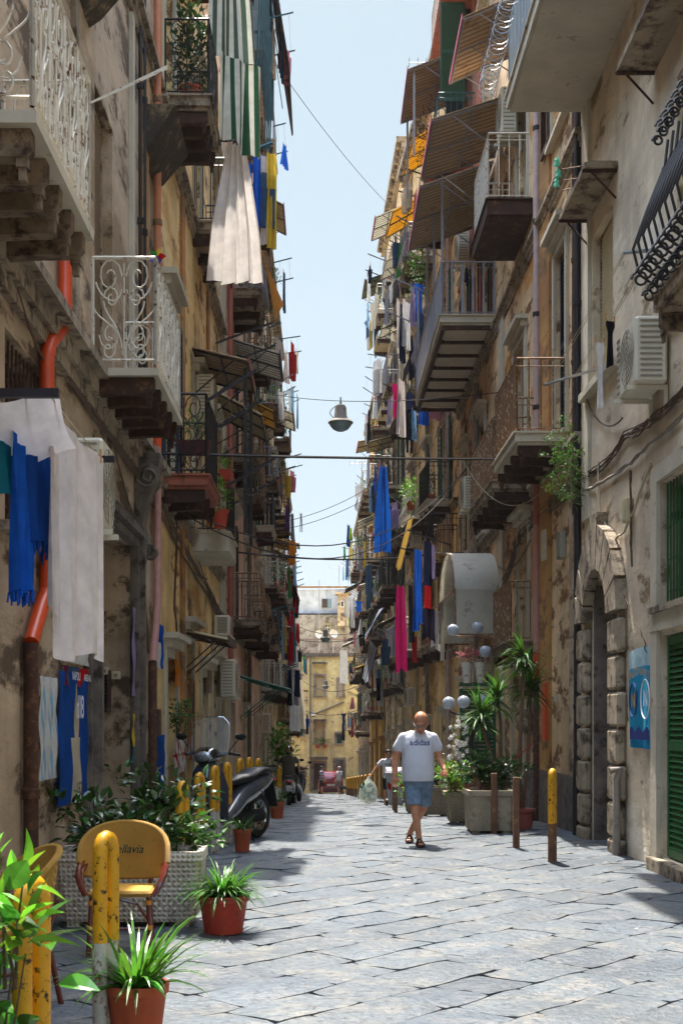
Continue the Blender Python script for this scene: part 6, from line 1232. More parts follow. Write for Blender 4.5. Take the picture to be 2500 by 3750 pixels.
for i, (px, py) in enumerate(((1072, 1545), (1103, 1545))):
    p = W(px, py, 24.5); t = thing('flower_vase', ['left', 'right'][i] + ' white cone vase of pink flowers above the white blossoms', 'vase', (p.x, p.y, p.z-.2), 'white cone vases'); q = MB(); q.lathe([(.07, -.2), (.13, .2), (.11, .2)], p, 14); q.build('vase', P['white_iron'], t, smooth=True)
    q = MB(); plant_leaves(q, p+V((0, 0, .33)), (.2, .15, .12), 60, .08, .06, rr=rr); q.build('blossom', cloth_m('petal_pink', '#b06a70', .3), t); q = MB(); plant_leaves(q, p+V((0, 0, .24)), (.16, .12, .08), 40, .09, .04, rr=rr); q.build('foliage', m_lf[0], t)
q = MB(); a = W(1058, 1577, 24.6); b_ = W(1140, 1577, 24.6); q.box(a.x, 3.64, 24.35, 24.85, a.z-.04, a.z); tag(q.build('shelf', P['stone_l']), 'stone shelf under the white flower vases', 'shelf')
console(R2, WR, 22.3, 1.35, 1.95, .4, P['stone_l'])
t = thing('tricolour_flag', 'small green white and red flag tied to the reddish drainpipe', 'flag', (3.5, 21.5, 4.2)); a = W(1218, 1208, 21.6); mb = MB()
grid(mb, lambda u, v: a + V((.06+.11*u-.02*v+.12*u*v, -.02*sin(u*6), -.1-.32*v-.12*u+.02*sin(u*9))), 12, 10, lambda i, j: 0 if j < 3 else (1 if j < 5 else 2)); mb.build('cloth', [cm('flag_green', '#1f8a5c'), K['white'], K['red']], t, smooth=True)
t = thing('pinwheel', 'rainbow pinwheel fixed beside the salmon drainpipe', 'pinwheel', (-1.6, 13.65, 5.9)); c = W(361, 588, 13.7)
for k, col in enumerate(('red', 'yellow', 'green', 'blue', 'purple')):
    q = MB(); a = k*2*pi/5; q.leaf(c, V((cos(a), .1, sin(a))), V((0, 1, .2)), .11, .08, .3); q.build('vane', K[col], t)
q = MB(); q.tube([c+V((0, .02, 0)), c+V((0, .02, -.2))], .006, 4); q.build('stick', P['wire_w'], t)
# wheelie bin, rubbish bag
t = thing('wheelie_bin', 'light grey wheelie bin beside the woman with the rubbish bag', 'bin', (1.98, 34, G(34))); g = G(34); x0, x1 = 1.66, 2.14; q = MB()
q.hexa([(x0+.07, 33.8, g+.06), (x1-.07, 33.8, g+.06), (x1-.07, 34.3, g+.06), (x0+.07, 34.3, g+.06)], [(x0, 33.75, g+.92), (x1, 33.75, g+.92), (x1, 34.35, g+.92), (x0, 34.35, g+.92)]); q.build('body', mk('bin_grey', '#9a9c9c', rough=.5, var=.08, bump=0), t)
q = MB(); q.hexa([(x0-.03, 33.7, g+.925), (x1+.03, 33.7, g+.925), (x1+.03, 34.4, g+.925), (x0-.03, 34.4, g+.925)], [(x0, 33.75, g+.98), (x1, 33.75, g+.98), (x1, 34.4, g+1.06), (x0, 34.4, g+1.06)]); q.build('lid', mk('bin_lid', '#8a8690', rough=.5, var=.08, bump=0), t)
for e in (x0+.04, x1-.04): q = MB(); q.lathe([(.1, -.03), (.1, .03)], (e, 34.38, g+.1), 14, ax=(1, 0, 0)); q.build('wheel', P['pipe_blk'], t)
q = MB(); q.box(x0+.15, x0+.3, 33.765, 33.78, g+.35, g+.6); q.build('sticker', P['roller'], t)
for sx in (x0+.02, x1-.12): q = MB(); q.hexa([(sx, 33.74, g+.52), (sx+.1, 33.74, g+.45), (sx+.1, 33.745, g+.55), (sx, 33.745, g+.62)], [(sx, 33.735, g+.68), (sx+.1, 33.735, g+.61), (sx+.1, 33.74, g+.62), (sx, 33.74, g+.7)]); q.build('reflector', K['red'], t)

q = MB(); rr = random.Random(12)
for i in range(170):
    x, y = rr.uniform(-1.6, 3.4), 5+rr.random()**1.4*28; z = G(y)+.012; a = rr.uniform(0, 6); l = rr.uniform(.008, .03); q.cur = i % 3
    q.add([(x, y, z), (x+l*cos(a), y+l*sin(a), z+.003), (x+l*cos(a)-l*.4*sin(a), y+l*sin(a)+l*.4*cos(a), z+.006), (x-l*.4*sin(a), y+l*.4*cos(a), z+.002)], [(0, 1, 2, 3)])
tag(q.build('litter', [mk('litter_tan', '#a5875c', var=.4), mk('litter_brown', '#6a4526', var=.4), mk('litter_pale', '#c9c2b4', var=.2)]), 'scattered dry leaf bits and cigarette ends on the paving', 'litter', kind='stuff')
# =================== people
SKIN = mk('skin_tanned', '#c08260', rough=.5, var=.22, vs=14, bump=.08, spec=.4); SKIN2 = mk('skin_light', '#b5805f', rough=.55, var=.1, vs=9, bump=.03)
def solid(mb, name, m, parent, vox=.011, sm=6, smooth=True):
    """fuse overlapping volumes into one continuous skin"""
    me = bpy.data.meshes.new('tmp'); me.from_pydata([tuple(p) for p in mb.v], [], mb.f); me.update(); o = bpy.data.objects.new('tmp', me); COL.objects.link(o)
    r = o.modifiers.new('r', 'REMESH'); r.mode = 'VOXEL'; r.voxel_size = vox
    s = o.modifiers.new('s', 'SMOOTH'); s.factor = .5; s.iterations = sm
    bpy.context.view_layer.update(); ev = o.evaluated_get(bpy.context.evaluated_depsgraph_get()); m2 = bpy.data.meshes.new_from_object(ev)
    out = MB(); out.v = [tuple(v.co) for v in m2.vertices]; out.f = [tuple(p.vertices) for p in m2.polygons]; out.m = [0]*len(out.f)
    bpy.data.objects.remove(o); bpy.data.meshes.remove(me); bpy.data.meshes.remove(m2)
    ob = out.build(name, m, parent, smooth=True, ang=180); ob['_bv'] = 1; return ob, out
def ell(c, rx, ry, n=16, ex=2.3):
    return [V((c[0]+rx*(abs(cos(a))**(2/ex))*(1 if cos(a) > 0 else -1), c[1]+ry*(abs(sin(a))**(2/ex))*(1 if sin(a) > 0 else -1), c[2])) for a in [2*pi*(k+.5)/n for k in range(n)]]
def hand(mb, w, d, s=1.0, side=1, curl=.5, thumb=None):
    """palm, four curled fingers of unequal length and a thumb from the palm's side; d: direction of the palm"""
    w = V(w); d = V(d).normalized(); a = d.cross(V((0, 1, 0))).normalized()*side; n = a.cross(d).normalized()*side
    mb.limb(w, w+d*.05*s, .026*s, .034*s, 10); mb.limb(w+d*.045*s-a*.02*s, w+d*.085*s-a*.026*s, .020*s, .014*s, 8); mb.limb(w+d*.045*s+a*.02*s, w+d*.085*s+a*.026*s, .020*s, .014*s, 8)
    for i, (o, L) in enumerate(((-.030, .060), (-.010, .072), (.011, .068), (.031, .052))):
        p = w+d*.085*s+a*o*s; q1 = p+(d*cos(curl)-n*sin(curl))*L*.5*s; q2 = q1+(d*cos(curl*2.2)-n*sin(curl*2.2))*L*.5*s; mb.limb(p, q1, .0105*s, .0095*s, 8); mb.limb(q1, q2, .0095*s, .008*s, 8)
    p = w+d*.03*s-a*.03*s; q1 = p+(d*.6-a*.8-n*.3).normalized()*.035*s; q2 = q1+(d*.9-a*.2-n*.3).normalized()*.032*s; mb.limb(p, q1, .014*s, .011*s, 8); mb.limb(q1, q2, .011*s, .009*s, 8)
def head(mb, c, M_, s=1.0, nose=True):
    """skull, jaw, nose, ears, brows; face looks along local -y"""
    T = lambda x, y, z: V(c)+M_ @ (V((x, y, z))*s)
    def E_(x, y, z, rx, ry, rz): mb.sph(T(x, y, z), s, 16, 12, (rx, ry, rz), M_)
    E_(0, .012, .035, .078, .096, .085); E_(0, -.005, -.02, .068, .082, .080); E_(0, -.03, -.07, .052, .056, .045); E_(0, -.055, -.098, .026, .026, .02)
    E_(0, -.085, .012, .058, .018, .012)                                  # brow
    for e in (-1, 1): E_(e*.078, .012, -.012, .011, .022, .034); E_(e*.042, -.066, -.035, .022, .02, .02)
    if nose: mb.limb(T(0, -.086, .004), T(0, -.112, -.036), .010*s, .016*s, 8); E_(-.013, -.1, -.04, .009, .012, .009); E_(.013, -.1, -.04, .009, .012, .009)
    E_(0, -.088, -.064, .024, .010, .006); E_(0, -.086, -.075, .020, .010, .007)
    return T
def shoe(mb, a, d, L=.27, wd=.05):                                           # sole with toe
    a = V(a); d = V(d).normalized(); n = V((-d.y, d.x, 0)); sec = []
    for t, w_, h in ((-.08, .028, .03), (-.04, .036, .045), (.04, .036, .05), (.11, .046, .035), (.16, .044, .025), (.19, .02, .018)):
        p = a+d*t; sec.append([p-n*w_, p-n*w_*.9+V((0, 0, h)), p+n*w_*.9+V((0, 0, h)), p+n*w_])
    mb.loft(sec)
# ---- the walking man
mc = V((1.235, 16.5, 0)); man = thing('person', 'bald man in white t-shirt and denim shorts walking toward the camera, looking down', 'person', mc)
A = lambda x, y, z: mc + V((x, y, z))
b = MB()
# legs: front leg (his right), rear leg crossing behind; torso, neck, arms
hipL, kneeL, ankL = A(-.095, .02, .86), A(-.065, -.16, .47), A(-.015, -.20, .10); hipR, kneeR, ankR = A(.085, .02, .86), A(.055, .08, .47), A(-.10, .36, .11)
b.limb(hipL, kneeL, .10, .062); b.limb(kneeL, ankL, .058, .036); b.limb(kneeL.lerp(ankL, .12)+V((0, .02, 0)), kneeL.lerp(ankL, .55)+V((0, .015, 0)), .058, .042); b.limb(hipR, kneeR, .10, .060); b.limb(kneeR, ankR, .056, .036); b.limb(kneeR.lerp(ankR, .12)+V((0, .02, 0)), kneeR.lerp(ankR, .5)+V((0, .015, 0)), .056, .042)
def foot(b, ank, d):
    d = V(d).normalized(); n = V((-d.y, d.x, 0)); b.limb(ank, V((ank.x, ank.y+.01, .055)), .036, .032); b.limb(V((ank.x, ank.y, .05))-d*.04, V((ank.x, ank.y, .045))+d*.10, .034, .028)
    for i, o in enumerate((-.034, -.015, .003, .019, .033)): b.limb(V((ank.x, ank.y, .042))+d*.10+n*o*.8, V((ank.x, ank.y, .034))+d*(.165-.009*(i if n.x > 0 else 4-i))+n*o, .014, .011, 8)
foot(b, ankL, (.12, -1, 0)); foot(b, ankR, (-.1, -1, 0))
b.loft([ell(A(-.01, .02, .80), .17, .13), ell(A(-.01, .01, .95), .19, .17), ell(A(-.015, 0, 1.12), .19, .165), ell(A(-.02, .01, 1.30), .195, .13), ell(A(-.02, .02, 1.42), .17, .10), ell(A(-.01, .02, 1.47), .08, .07)])
b.limb(A(-.005, .02, 1.44), A(.01, -.02, 1.53), .066, .062)
shL, elL, wrL = A(-.215, .02, 1.39), A(-.315, .03, 1.10), A(-.325, -.05, .90); shR, elR, wrR = A(.19, .02, 1.39), A(.27, .03, 1.12), A(.315, -.14, .985)
b.limb(shL, elL, .062, .046); b.limb(elL, wrL, .046, .030); b.limb(elL.lerp(wrL, .1), elL.lerp(wrL, .5), .047, .04); b.limb(shR, elR, .062, .046); b.limb(elR, wrR, .046, .030); b.limb(elR.lerp(wrR, .1), elR.lerp(wrR, .5), .047, .04)
hand(b, wrL, (.06, -.15, -1), 1.08, -1, .35); hand(b, wrR, (.08, -.45, -.9), 1.05, 1, 1.05)
MH = Matrix.Rotation(radians(-14), 3, 'Z') @ Matrix.Rotation(radians(27), 3, 'X'); hc = A(.018, -.06, 1.60)
TH = head(b, hc, MH, 1.14)
solid(b, 'body', SKIN, man, .0085, 5)
q = MB()
for e in (-1, 1): q.sph(TH(e*.031, -.080, -.004), .0125, 10, 8)
q.build('eye', mk('eye_white', '#c9c2b8', rough=.2, var=0, bump=0), man)
q = MB(); 
for e in (-1, 1): q.tube([TH(e*.031+.021*cos(a*pi/8), -.102, -.008+.016*sin(a*pi/8)) for a in range(17)], .0022, 5, False); q.tube([TH(e*.052, -.10, -.004), TH(e*.083, -.02, .004), TH(e*.082, .025, -.008)], .0024, 5)
q.tube([TH(-.011, -.104, -.004), TH(.011, -.104, -.004)], .0022, 5); g_ = q.build('glasses', P['pipe_blk'], man)
q = MB(); [q.lathe([(.001, 0), (.02, 0)], TH(e*.031, -.103, -.008), 14, ax=MH @ V((0, -1, 0)), caps=False) for e in (-1, 1)]; q.build('lens', mk('lens', '#b5bcc0', rough=.05, var=0, bump=0, alpha=.35, spec=.8), g_)
q = MB(); q.tube([TH(-.02, -.099, -.069), TH(-.008, -.104, -.066), TH(.008, -.104, -.066), TH(.02, -.099, -.069)], .003, 5); q.build('mouth', mk('lip', '#7a3a34', rough=.5, var=0, bump=0), man)
q = MB()
for e in (-1, 1): q.tube([TH(e*.05, -.094, .012), TH(e*.034, -.102, .019), TH(e*.016, -.100, .015)], .0035, 5)
q.build('eyebrow', mk('brow_grey', '#4a3830', rough=.9, var=.2, bump=0), man)
# t-shirt
tee = mk('tee_white', '#d6d6de', rough=.95, var=.05, vs=6, bump=.5, bs=6, trans=.12)
b = MB(); b.loft([ell(A(-.015, .0, .835), .208, .185), ell(A(-.015, -.005, .93), .212, .195), ell(A(-.018, -.005, 1.06), .212, .19), ell(A(-.02, .0, 1.18), .208, .172), ell(A(-.02, .01, 1.31), .213, .148), ell(A(-.02, .02, 1.40), .20, .118), ell(A(-.015, .02, 1.455), .13, .09), ell(A(-.01, .015, 1.485), .078, .072)])
b.limb(shL+V((.01, 0, .005)), A(-.272, .03, 1.265), .072, .074); b.limb(shR+V((-.01, 0, .005)), A(.238, .03, 1.265), .072, .074)
b.limb(A(-.10, .02, 1.445), A(-.2, .02, 1.40), .05, .06); b.limb(A(.08, .02, 1.445), A(.175, .02, 1.40), .05, .06)
to, tm = solid(b, 'tshirt', tee, man, .0095, 6)
bv = BVHTree.FromPolygons([V(v) for v in tm.v], tm.f)
def stamp(txt, c, size, m, parent, bv, shear=0, name='lettering', off=.003, sx=1):
    vs, fs = text_mesh(txt, size, shear, res=4); out = []
    for x, y, z in vs:
        h = bv.ray_cast(V((c[0]+x*sx, c[1]-1.2, c[2]+y)), V((0, 1, 0))); out.append((c[0]+x*sx, (h[0].y if h[0] else c[1]-.1)-off, c[2]+y))
    q = MB(); q.add(out, fs); return q.build(name, m, parent)
stamp('adidas', A(.0, 0, 1.335), .108, m_nvy, to, bv, sx=.98)
# shorts
den = mk('denim_light', '#75889c', rough=.9, var=.22, vs=5, bump=.2, bs=60, second='#54687e', thr=.55, ss=9, soft=.1)
b = MB(); b.loft([ell(A(-.01, .015, .76), .188, .155), ell(A(-.01, .01, .90), .195, .17), ell(A(-.01, .01, .95), .19, .165)])
b.loft([ell(kneeL.lerp(hipL, .17), .096, .098), ell(kneeL.lerp(hipL, .5), .102, .108), ell(hipL+V((0, 0, -.04)), .112, .125), ell(hipL+V((.02, 0, .04)), .10, .12)])
b.loft([ell(kneeR.lerp(hipR, .06)+V((.01, 0, 0)), .090, .096), ell(kneeR.lerp(hipR, .5)+V((.005, 0, 0)), .102, .108), ell(hipR+V((0, 0, -.04)), .112, .125), ell(hipR+V((-.02, 0, .04)), .10, .12)])
solid(b, 'shorts', den, man, .010, 3)
sand = mk('sandal_leather', '#3a241a', rough=.7, var=.3, vs=9, bump=.2)
for ank, d in ((ankL, V((.12, -1, 0))), (ankR, V((-.1, -1, 0)))):
    d.normalize(); n = V((-d.y, d.x, 0)); q = MB(); p0 = V((ank.x, ank.y, .0)); q.loft([[p0+d*t-n*w_+V((0, 0, .004)), p0+d*t-n*w_+V((0, 0, .026)), p0+d*t+n*w_+V((0, 0, .026)), p0+d*t+n*w_+V((0, 0, .004))] for t, w_ in ((-.085, .025), (-.05, .04), (.04, .04), (.11, .052), (.16, .045), (.19, .022))])
    for t, h, w_ in ((.03, .095, .043), (.085, .07, .05), (.12, .058, .05)): q.tube([p0+d*t+n*w_*cos(a*pi/8)+V((0, 0, .02+(h-.02)*sin(a*pi/8))) for a in range(9)], .010, 5)
    q.tube([p0-d*.05+n*.045*cos(a*pi/8)*1.0-d*.03*sin(a*pi/8)+V((0, 0, .10)) for a in range(9)], .010, 5); q.build('sandal', sand, man, smooth=True)
# ---- generic smaller figures
def figure(label, c, h=1.7, rot=0, shirt='#cfcfd2', shorts='#17171b', hair=None, arms=((-.22, 0, .55), (.22, 0, .55)), skin=None, stripes=None, lean=0, seated=False, cap=None, bald=False, txt=None, sleeve=True, handp=None, extra=None, longp=False):
    c = V(c); k = h/1.72; M_ = Matrix.Rotation(rot, 3, 'Z'); T = lambda x, y, z: c + M_ @ V((x*k, y*k, z*k)); t = thing('person', label, 'person', c); b = MB(T); sk = skin or SKIN2
    b.xf = None
    def lm(p, q_, r0, r1): b.limb(T(*p), T(*q_), r0*k, r1*k, 10)
    if seated: legs = (((-.1, 0, .92), (-.17, -.38, .86), (-.19, -.34, .42)), ((.1, 0, .92), (.17, -.38, .86), (.19, -.34, .42)))
    else: legs = (((-.09, 0, .86), (-.10, -.02, .47), (-.10, .02, .08)), ((.09, 0, .86), (.11, -.03, .47), (.12, .0, .08)))
    for hp, kn, an in legs: lm(hp, kn, .095, .06); lm(kn, an, .056, .036); lm((kn[0], kn[1]+.02, kn[2]-.06), (an[0], an[1]+.02, an[2]+.2), .055, .042); lm(an, (an[0], an[1]-.15, an[2]-.05), .034, .026)
    z0 = .86 if not seated else .92
    def R_(z, rx, ry, dy=0): return [T(p.x, p.y, p.z) for p in ell((0, dy+lean*(z-.9), z), rx, ry, 14)]
    dz = z0-.86; b.loft([R_(.80+dz, .16, .11), R_(.95+dz, .165, .12), R_(1.12+dz, .165, .12), R_(1.3+dz, .185, .12), R_(1.42+dz, .15, .09)])
    ly = lean*(.5); lm((0, ly, 1.40+dz), (0, ly-.01, 1.5+dz), .055, .052)
    hands = []
    for sgn, wr in zip((-1, 1), arms):
        sh = (sgn*.19, ly, 1.38+dz); w_ = (wr[0], wr[1], .86+dz+(wr[2]-.55)); el_ = tuple((sh[i]+w_[i])/2 + (sgn*.05 if i == 0 else (.03 if i == 1 else -.03)) for i in range(3))
        lm(sh, el_, .055, .042); lm(el_, w_, .042, .028); d = (T(*w_)-T(*el_)).normalized(); hand(b, T(*w_), d, k, sgn, .6); hands.append(T(*w_)+d*.08)
    hd = head(b, T(0, ly-.02, 1.60+dz), M_, k); solid(b, 'body', sk, t, .014, 4)
    b = MB(); b.loft([R_(.82+dz, .185, .135), R_(.95+dz, .185, .14), R_(1.12+dz, .185, .138), R_(1.3+dz, .205, .135), R_(1.41+dz, .17, .10), R_(1.47+dz, .075, .07)])
    for sgn, wr in zip((-1, 1), arms):
        sh = V((sgn*.18, ly, 1.385+dz)); w_ = V((wr[0], wr[1], .86+dz+(wr[2]-.55))); e2 = sh.lerp(w_, .28)+V((sgn*.03, .01, 0)); b.limb(T(*sh), T(*e2), .07*k, .068*k, 10)
    pm = mk('cloth_'+shirt+str(bool(stripes)), shirt, rough=.95, var=.06, vs=6, bump=.15, bs=8)
    so_, sm_ = solid(b, 'shirt', pm, t, .014, 4)
    if stripes:
        q = MB(); bv2 = BVHTree.FromPolygons([V(v) for v in sm_.v], sm_.f)
        me = so_.data; me.materials.append(mk('cloth_'+stripes, stripes, rough=.95, var=.06, bump=0)); idx = [1 if int((p.center.z+10)/.085) % 2 else 0 for p in me.polygons]; me.polygons.foreach_set('material_index', idx)
    if txt: bv2 = BVHTree.FromPolygons([V(v) for v in sm_.v], sm_.f); stamp(txt, T(0, 0, 1.27+dz), .10, m_blk, so_, bv2)
    b = MB(); b.loft([R_(.74+dz, .178, .135), R_(.9+dz, .178, .14)])
    for hp, kn, an in legs: b.limb(T(*hp), T(*(V(hp).lerp(V(kn), .8 if not seated else .85))), .105*k, .092*k, 12)
    if longp:
        for hp, kn, an in legs: b.limb(T(*kn), T(*an), .08*k, .06*k, 12)
    solid(b, 'shorts' if not longp else 'trousers', mk('cloth_'+shorts, shorts, rough=.95, var=.1, bump=.1, bs=20), t, .016, 2)
    if hair:
        q = MB(); q.sph(hd(0, .022, .062), k, 14, 10, (.094, .104, .088), M_); q.build('hair', mk('hair'+hair, hair, rough=.6, var=.2, bump=.2), t, smooth=True)
    if cap:
        q = MB(); q.sph(hd(0, .02, .055), k, 14, 10, (.086, .1, .075), M_); q.build('cap', mk('cap'+cap, cap, rough=.8, var=.1, bump=0), t, smooth=True)
    for hp, kn, an in legs: q = MB(); M3 = M_ @ V((0, -1, 0)); p = T(*an); p.z -= .075*k; shoe(q, p, M3); q.build('shoe', mk('shoe_grey', '#4a4038', rough=.8, var=.2, bump=0), t, smooth=True)
    return t, T, hands, hd
t, T, hs, hd = figure('woman in white lettered t-shirt and black shorts holding out a rubbish bag', (1.88, 37.2, G(37.2)), 1.62, 0, '#c8c6c8', '#141418', hair='#201815', arms=((-.52, -.1, .66), (.22, -.1, .55)), txt='VANS')
q = MB(); q.tube([T(.1, -.1, 1.44), T(.05, -.15, 1.25), T(-.12, -.15, 1.0), T(-.16, -.1, .92)], .008, 4); q.build('bag_strap', P['pipe_blk'], t)
wp = hs[0]; bag = thing('rubbish_bag', 'bulging translucent rubbish bag of green bottles held by the woman', 'rubbish bag', (wp.x-.05, wp.y, wp.z-.8)); q = MB(); rr = random.Random(4); rings = []
for j, (zz, r_) in enumerate(((0, .02), (-.08, .05), (-.2, .16), (-.4, .27), (-.6, .29), (-.74, .2), (-.80, .05))):
    rings.append([wp+V((-.06+r_*cos(2*pi*i/18)*(1+.12*sin(i*2.3+j)), r_*.8*sin(2*pi*i/18)*(1+.1*sin(i*1.7)), zz)) for i in range(18)])
q.loft(rings); q.build('film', mk('bag_film', '#c2ccc0', rough=.25, var=.2, vs=9, bump=.3, bs=14, alpha=.55, trans=.3), bag, smooth=True)
for i in range(16):
    q = MB(); p = wp+V((-.06+rr.uniform(-.16, .16), rr.uniform(-.1, .1), rr.uniform(-.68, -.28))); d = V((rr.gauss(0, 1), rr.gauss(0, 1), rr.gauss(0, 1))).normalized(); q.lathe([(.03, 0), (.035, .02), (.035, .12), (.012, .17), (.012, .19)], p, 8, ax=d); q.build('bottle', K[rr.choice(['green', 'teal', 'white', 'lightblue', 'green', 'grey'])], bag)
figure('man in purple and white striped shirt standing in profile before the red car', (-.17, 79, G(79)), 1.76, radians(80), '#cfcdd4', '#141416', stripes='#6a5a90', cap='#2a2a30', arms=((-.2, -.1, .55), (.22, -.15, .6)))
figure('grey-haired man in white shirt and grey shorts before the red car', (.93, 79, G(79)), 1.72, radians(-50), '#d0d0d0', '#77756e', hair='#b8a898', arms=((-.22, -.1, .6), (.22, -.1, .55)))
figure('pale blond person leaning out from a high balcony on the right', (W(868, 740, 58).x, 58, W(868, 760, 58).z), 1.6, radians(-60), '#d2c8bc', '#7a7268', hair='#c99a5a', arms=((-.3, -.35, .7), (.25, -.3, .65)))
# dog
dg = V((1.22, 78.5, G(78.5))); t = thing('dog', 'black dog standing beside the man in the white shirt', 'dog', dg); b = MB(); D = lambda x, y, z: dg+V((x, y, z))
b.limb(D(-.2, 0, .42), D(.12, 0, .44), .085, .11); b.limb(D(.12, 0, .42), D(.2, 0, .46), .11, .08); b.limb(D(.2, 0, .5), D(.3, 0, .62), .065, .05); b.limb(D(.31, 0, .64), D(.42, 0, .60), .055, .028)
for x, e in ((-.24, 1), (-.24, -1)): b.limb(D(x+.02, e*.06, .38), D(x+.07, e*.07, .25), .06, .03); b.limb(D(x+.07, e*.07, .25), D(x-.03, e*.07, .15), .028, .018); b.limb(D(x-.03, e*.07, .15), D(x, e*.07, .02), .018, .018); b.limb(D(x, e*.07, .02), D(x+.05, e*.07, .02), .02, .016)
for x, e in ((.16, 1), (.16, -1)): b.limb(D(x, e*.06, .38), D(x-.02, e*.07, .2), .045, .024); b.limb(D(x-.02, e*.07, .2), D(x, e*.07, .03), .022, .018); b.limb(D(x, e*.07, .02), D(x+.04, e*.07, .02), .02, .016)
b.limb(D(-.28, 0, .46), D(-.42, 0, .62), .022, .01)
for e in (-1, 1): b.limb(D(.29, e*.035, .68), D(.27, e*.05, .75), .02, .008)
solid(b, 'body', mk('black_fur', '#15130f', rough=.8, var=.3, bump=.2), t, .015, 2)
# =================== vehicles
m_car = mk('car_red', '#8e0c1a', rough=.25, var=.03, bump=0, coat=1); m_tyre = mk('tyre', '#141414', rough=.85, var=.1, bump=.1); m_chrome = mk('chrome', '#b8b8b8', rough=.12, var=0, bump=0, metal=1); m_head = mk('headlight_glass', '#9aa2a8', rough=.12, var=.6, vs=34, bump=.3, bs=30, metal=.6, spec=1, coat=1); m_tail = mk('tail_light', '#b01018', rough=.2, var=0, bump=0, coat=1)
cx_, cy_, g = .42, 83.5, G(83.5); car = thing('parked_car', 'red hatchback parked across the end of the street', 'car', (cx_, cy_, g)); b = MB()
def cs(y, w_, zb_, zs, wr, zt_): return [V((cx_+e[0], cy_+y, g+e[1])) for e in ((-w_, zb_), (-w_*1.02, (zb_+zs)/2), (-w_*.97, zs), (-wr, zt_-.04), (-wr*.85, zt_), (wr*.85, zt_), (wr, zt_-.04), (w_*.97, zs), (w_*1.02, (zb_+zs)/2), (w_, zb_))]
b.loft([cs(-1.85, .68, .3, .82, .60, .9), cs(-1.78, .78, .2, .92, .66, 1.2), cs(-1.5, .81, .18, .94, .64, 1.5), cs(-.6, .82, .18, .94, .66, 1.55), cs(.4, .82, .18, .94, .62, 1.5), cs(1.0, .81, .18, .92, .66, 1.02), cs(1.75, .74, .2, .82, .6, .86), cs(1.85, .62, .3, .7, .5, .74)])
b.build('body', m_car, car, smooth=True, ang=35)
q = MB(); q.add([(cx_-.56, cy_-1.815, g+1.0), (cx_+.56, cy_-1.815, g+1.0), (cx_+.52, cy_-1.59, g+1.42), (cx_-.52, cy_-1.59, g+1.42)], [(0, 1, 2, 3)]); q.build('rear_window', P['glass'], car)
for e in (-1, 1):
    q = MB(); q.add([(cx_+e*.80, cy_-1.4, g+.98), (cx_+e*.81, cy_+.8, g+.98), (cx_+e*.70, cy_+.35, g+1.42), (cx_+e*.71, cy_-1.3, g+1.42)], [(0, 1, 2, 3), (3, 2, 1, 0)]); q.build('side_window', P['glass'], car)
    q = MB(); q.rbox(cx_+e*.70-.07, cx_+e*.70+.07, cy_-1.87, cy_-1.74, g+.72, g+1.0, .02); q.build('tail_light', m_tail, car)
    for yy in (-1.2, 1.2): q = MB(); q.lathe([(.2, -.1), (.29, -.09), (.3, 0), (.29, .09), (.2, .1)], (cx_+e*.72, cy_+yy, g+.3), 20, ax=(1, 0, 0)); wh = q.build('wheel', m_tyre, car, smooth=True); q = MB(); q.lathe([(.001, .11), (.19, .10)], (cx_+e*.72, cy_+yy, g+.3), 16, ax=(e, 0, 0)); q.build('rim', m_chrome, wh)
q = MB(); q.rbox(cx_-.26, cx_+.26, cy_-1.885, cy_-1.86, g+.62, g+.74, .01); pl = q.build('number_plate', P['white_iron'], car); q = MB(); q.rbox(cx_-.72, cx_+.72, cy_-1.93, cy_-1.8, g+.28, g+.5, .03); q.build('bumper', mk('bumper', '#5a1820', rough=.5, var=0, bump=0), car)
# ---- scooters: built along +x (front), z up, then turned
def wheel(T, c, r, w_, parent, rim=None):
    q = MB(T); q.lathe([(r*.68, -w_*.4), (r*.9, -w_*.5), (r, -w_*.25), (r*1.01, 0), (r, w_*.25), (r*.9, w_*.5), (r*.68, w_*.4)], c, 28, ax=(0, 1, 0), caps=False); wh = q.build('wheel', m_tyre, parent, smooth=True)
    q = MB(T); q.lathe([(r*.68, -w_*.4), (r*.62, -w_*.3), (r*.62, w_*.3), (r*.68, w_*.4)], c, 24, ax=(0, 1, 0), caps=False); q.lathe([(.001, -.07), (r*.22, -.06), (r*.22, .06), (.001, .07)], c, 12, ax=(0, 1, 0))
    for k in range(5): a = k*2*pi/5; q.limb((c[0]+r*.15*cos(a), 0, c[2]+r*.15*sin(a)), (c[0]+r*.64*cos(a), 0, c[2]+r*.64*sin(a)), .022, .016, 6)
    q.build('rim', rim or m_chrome, wh, smooth=True)
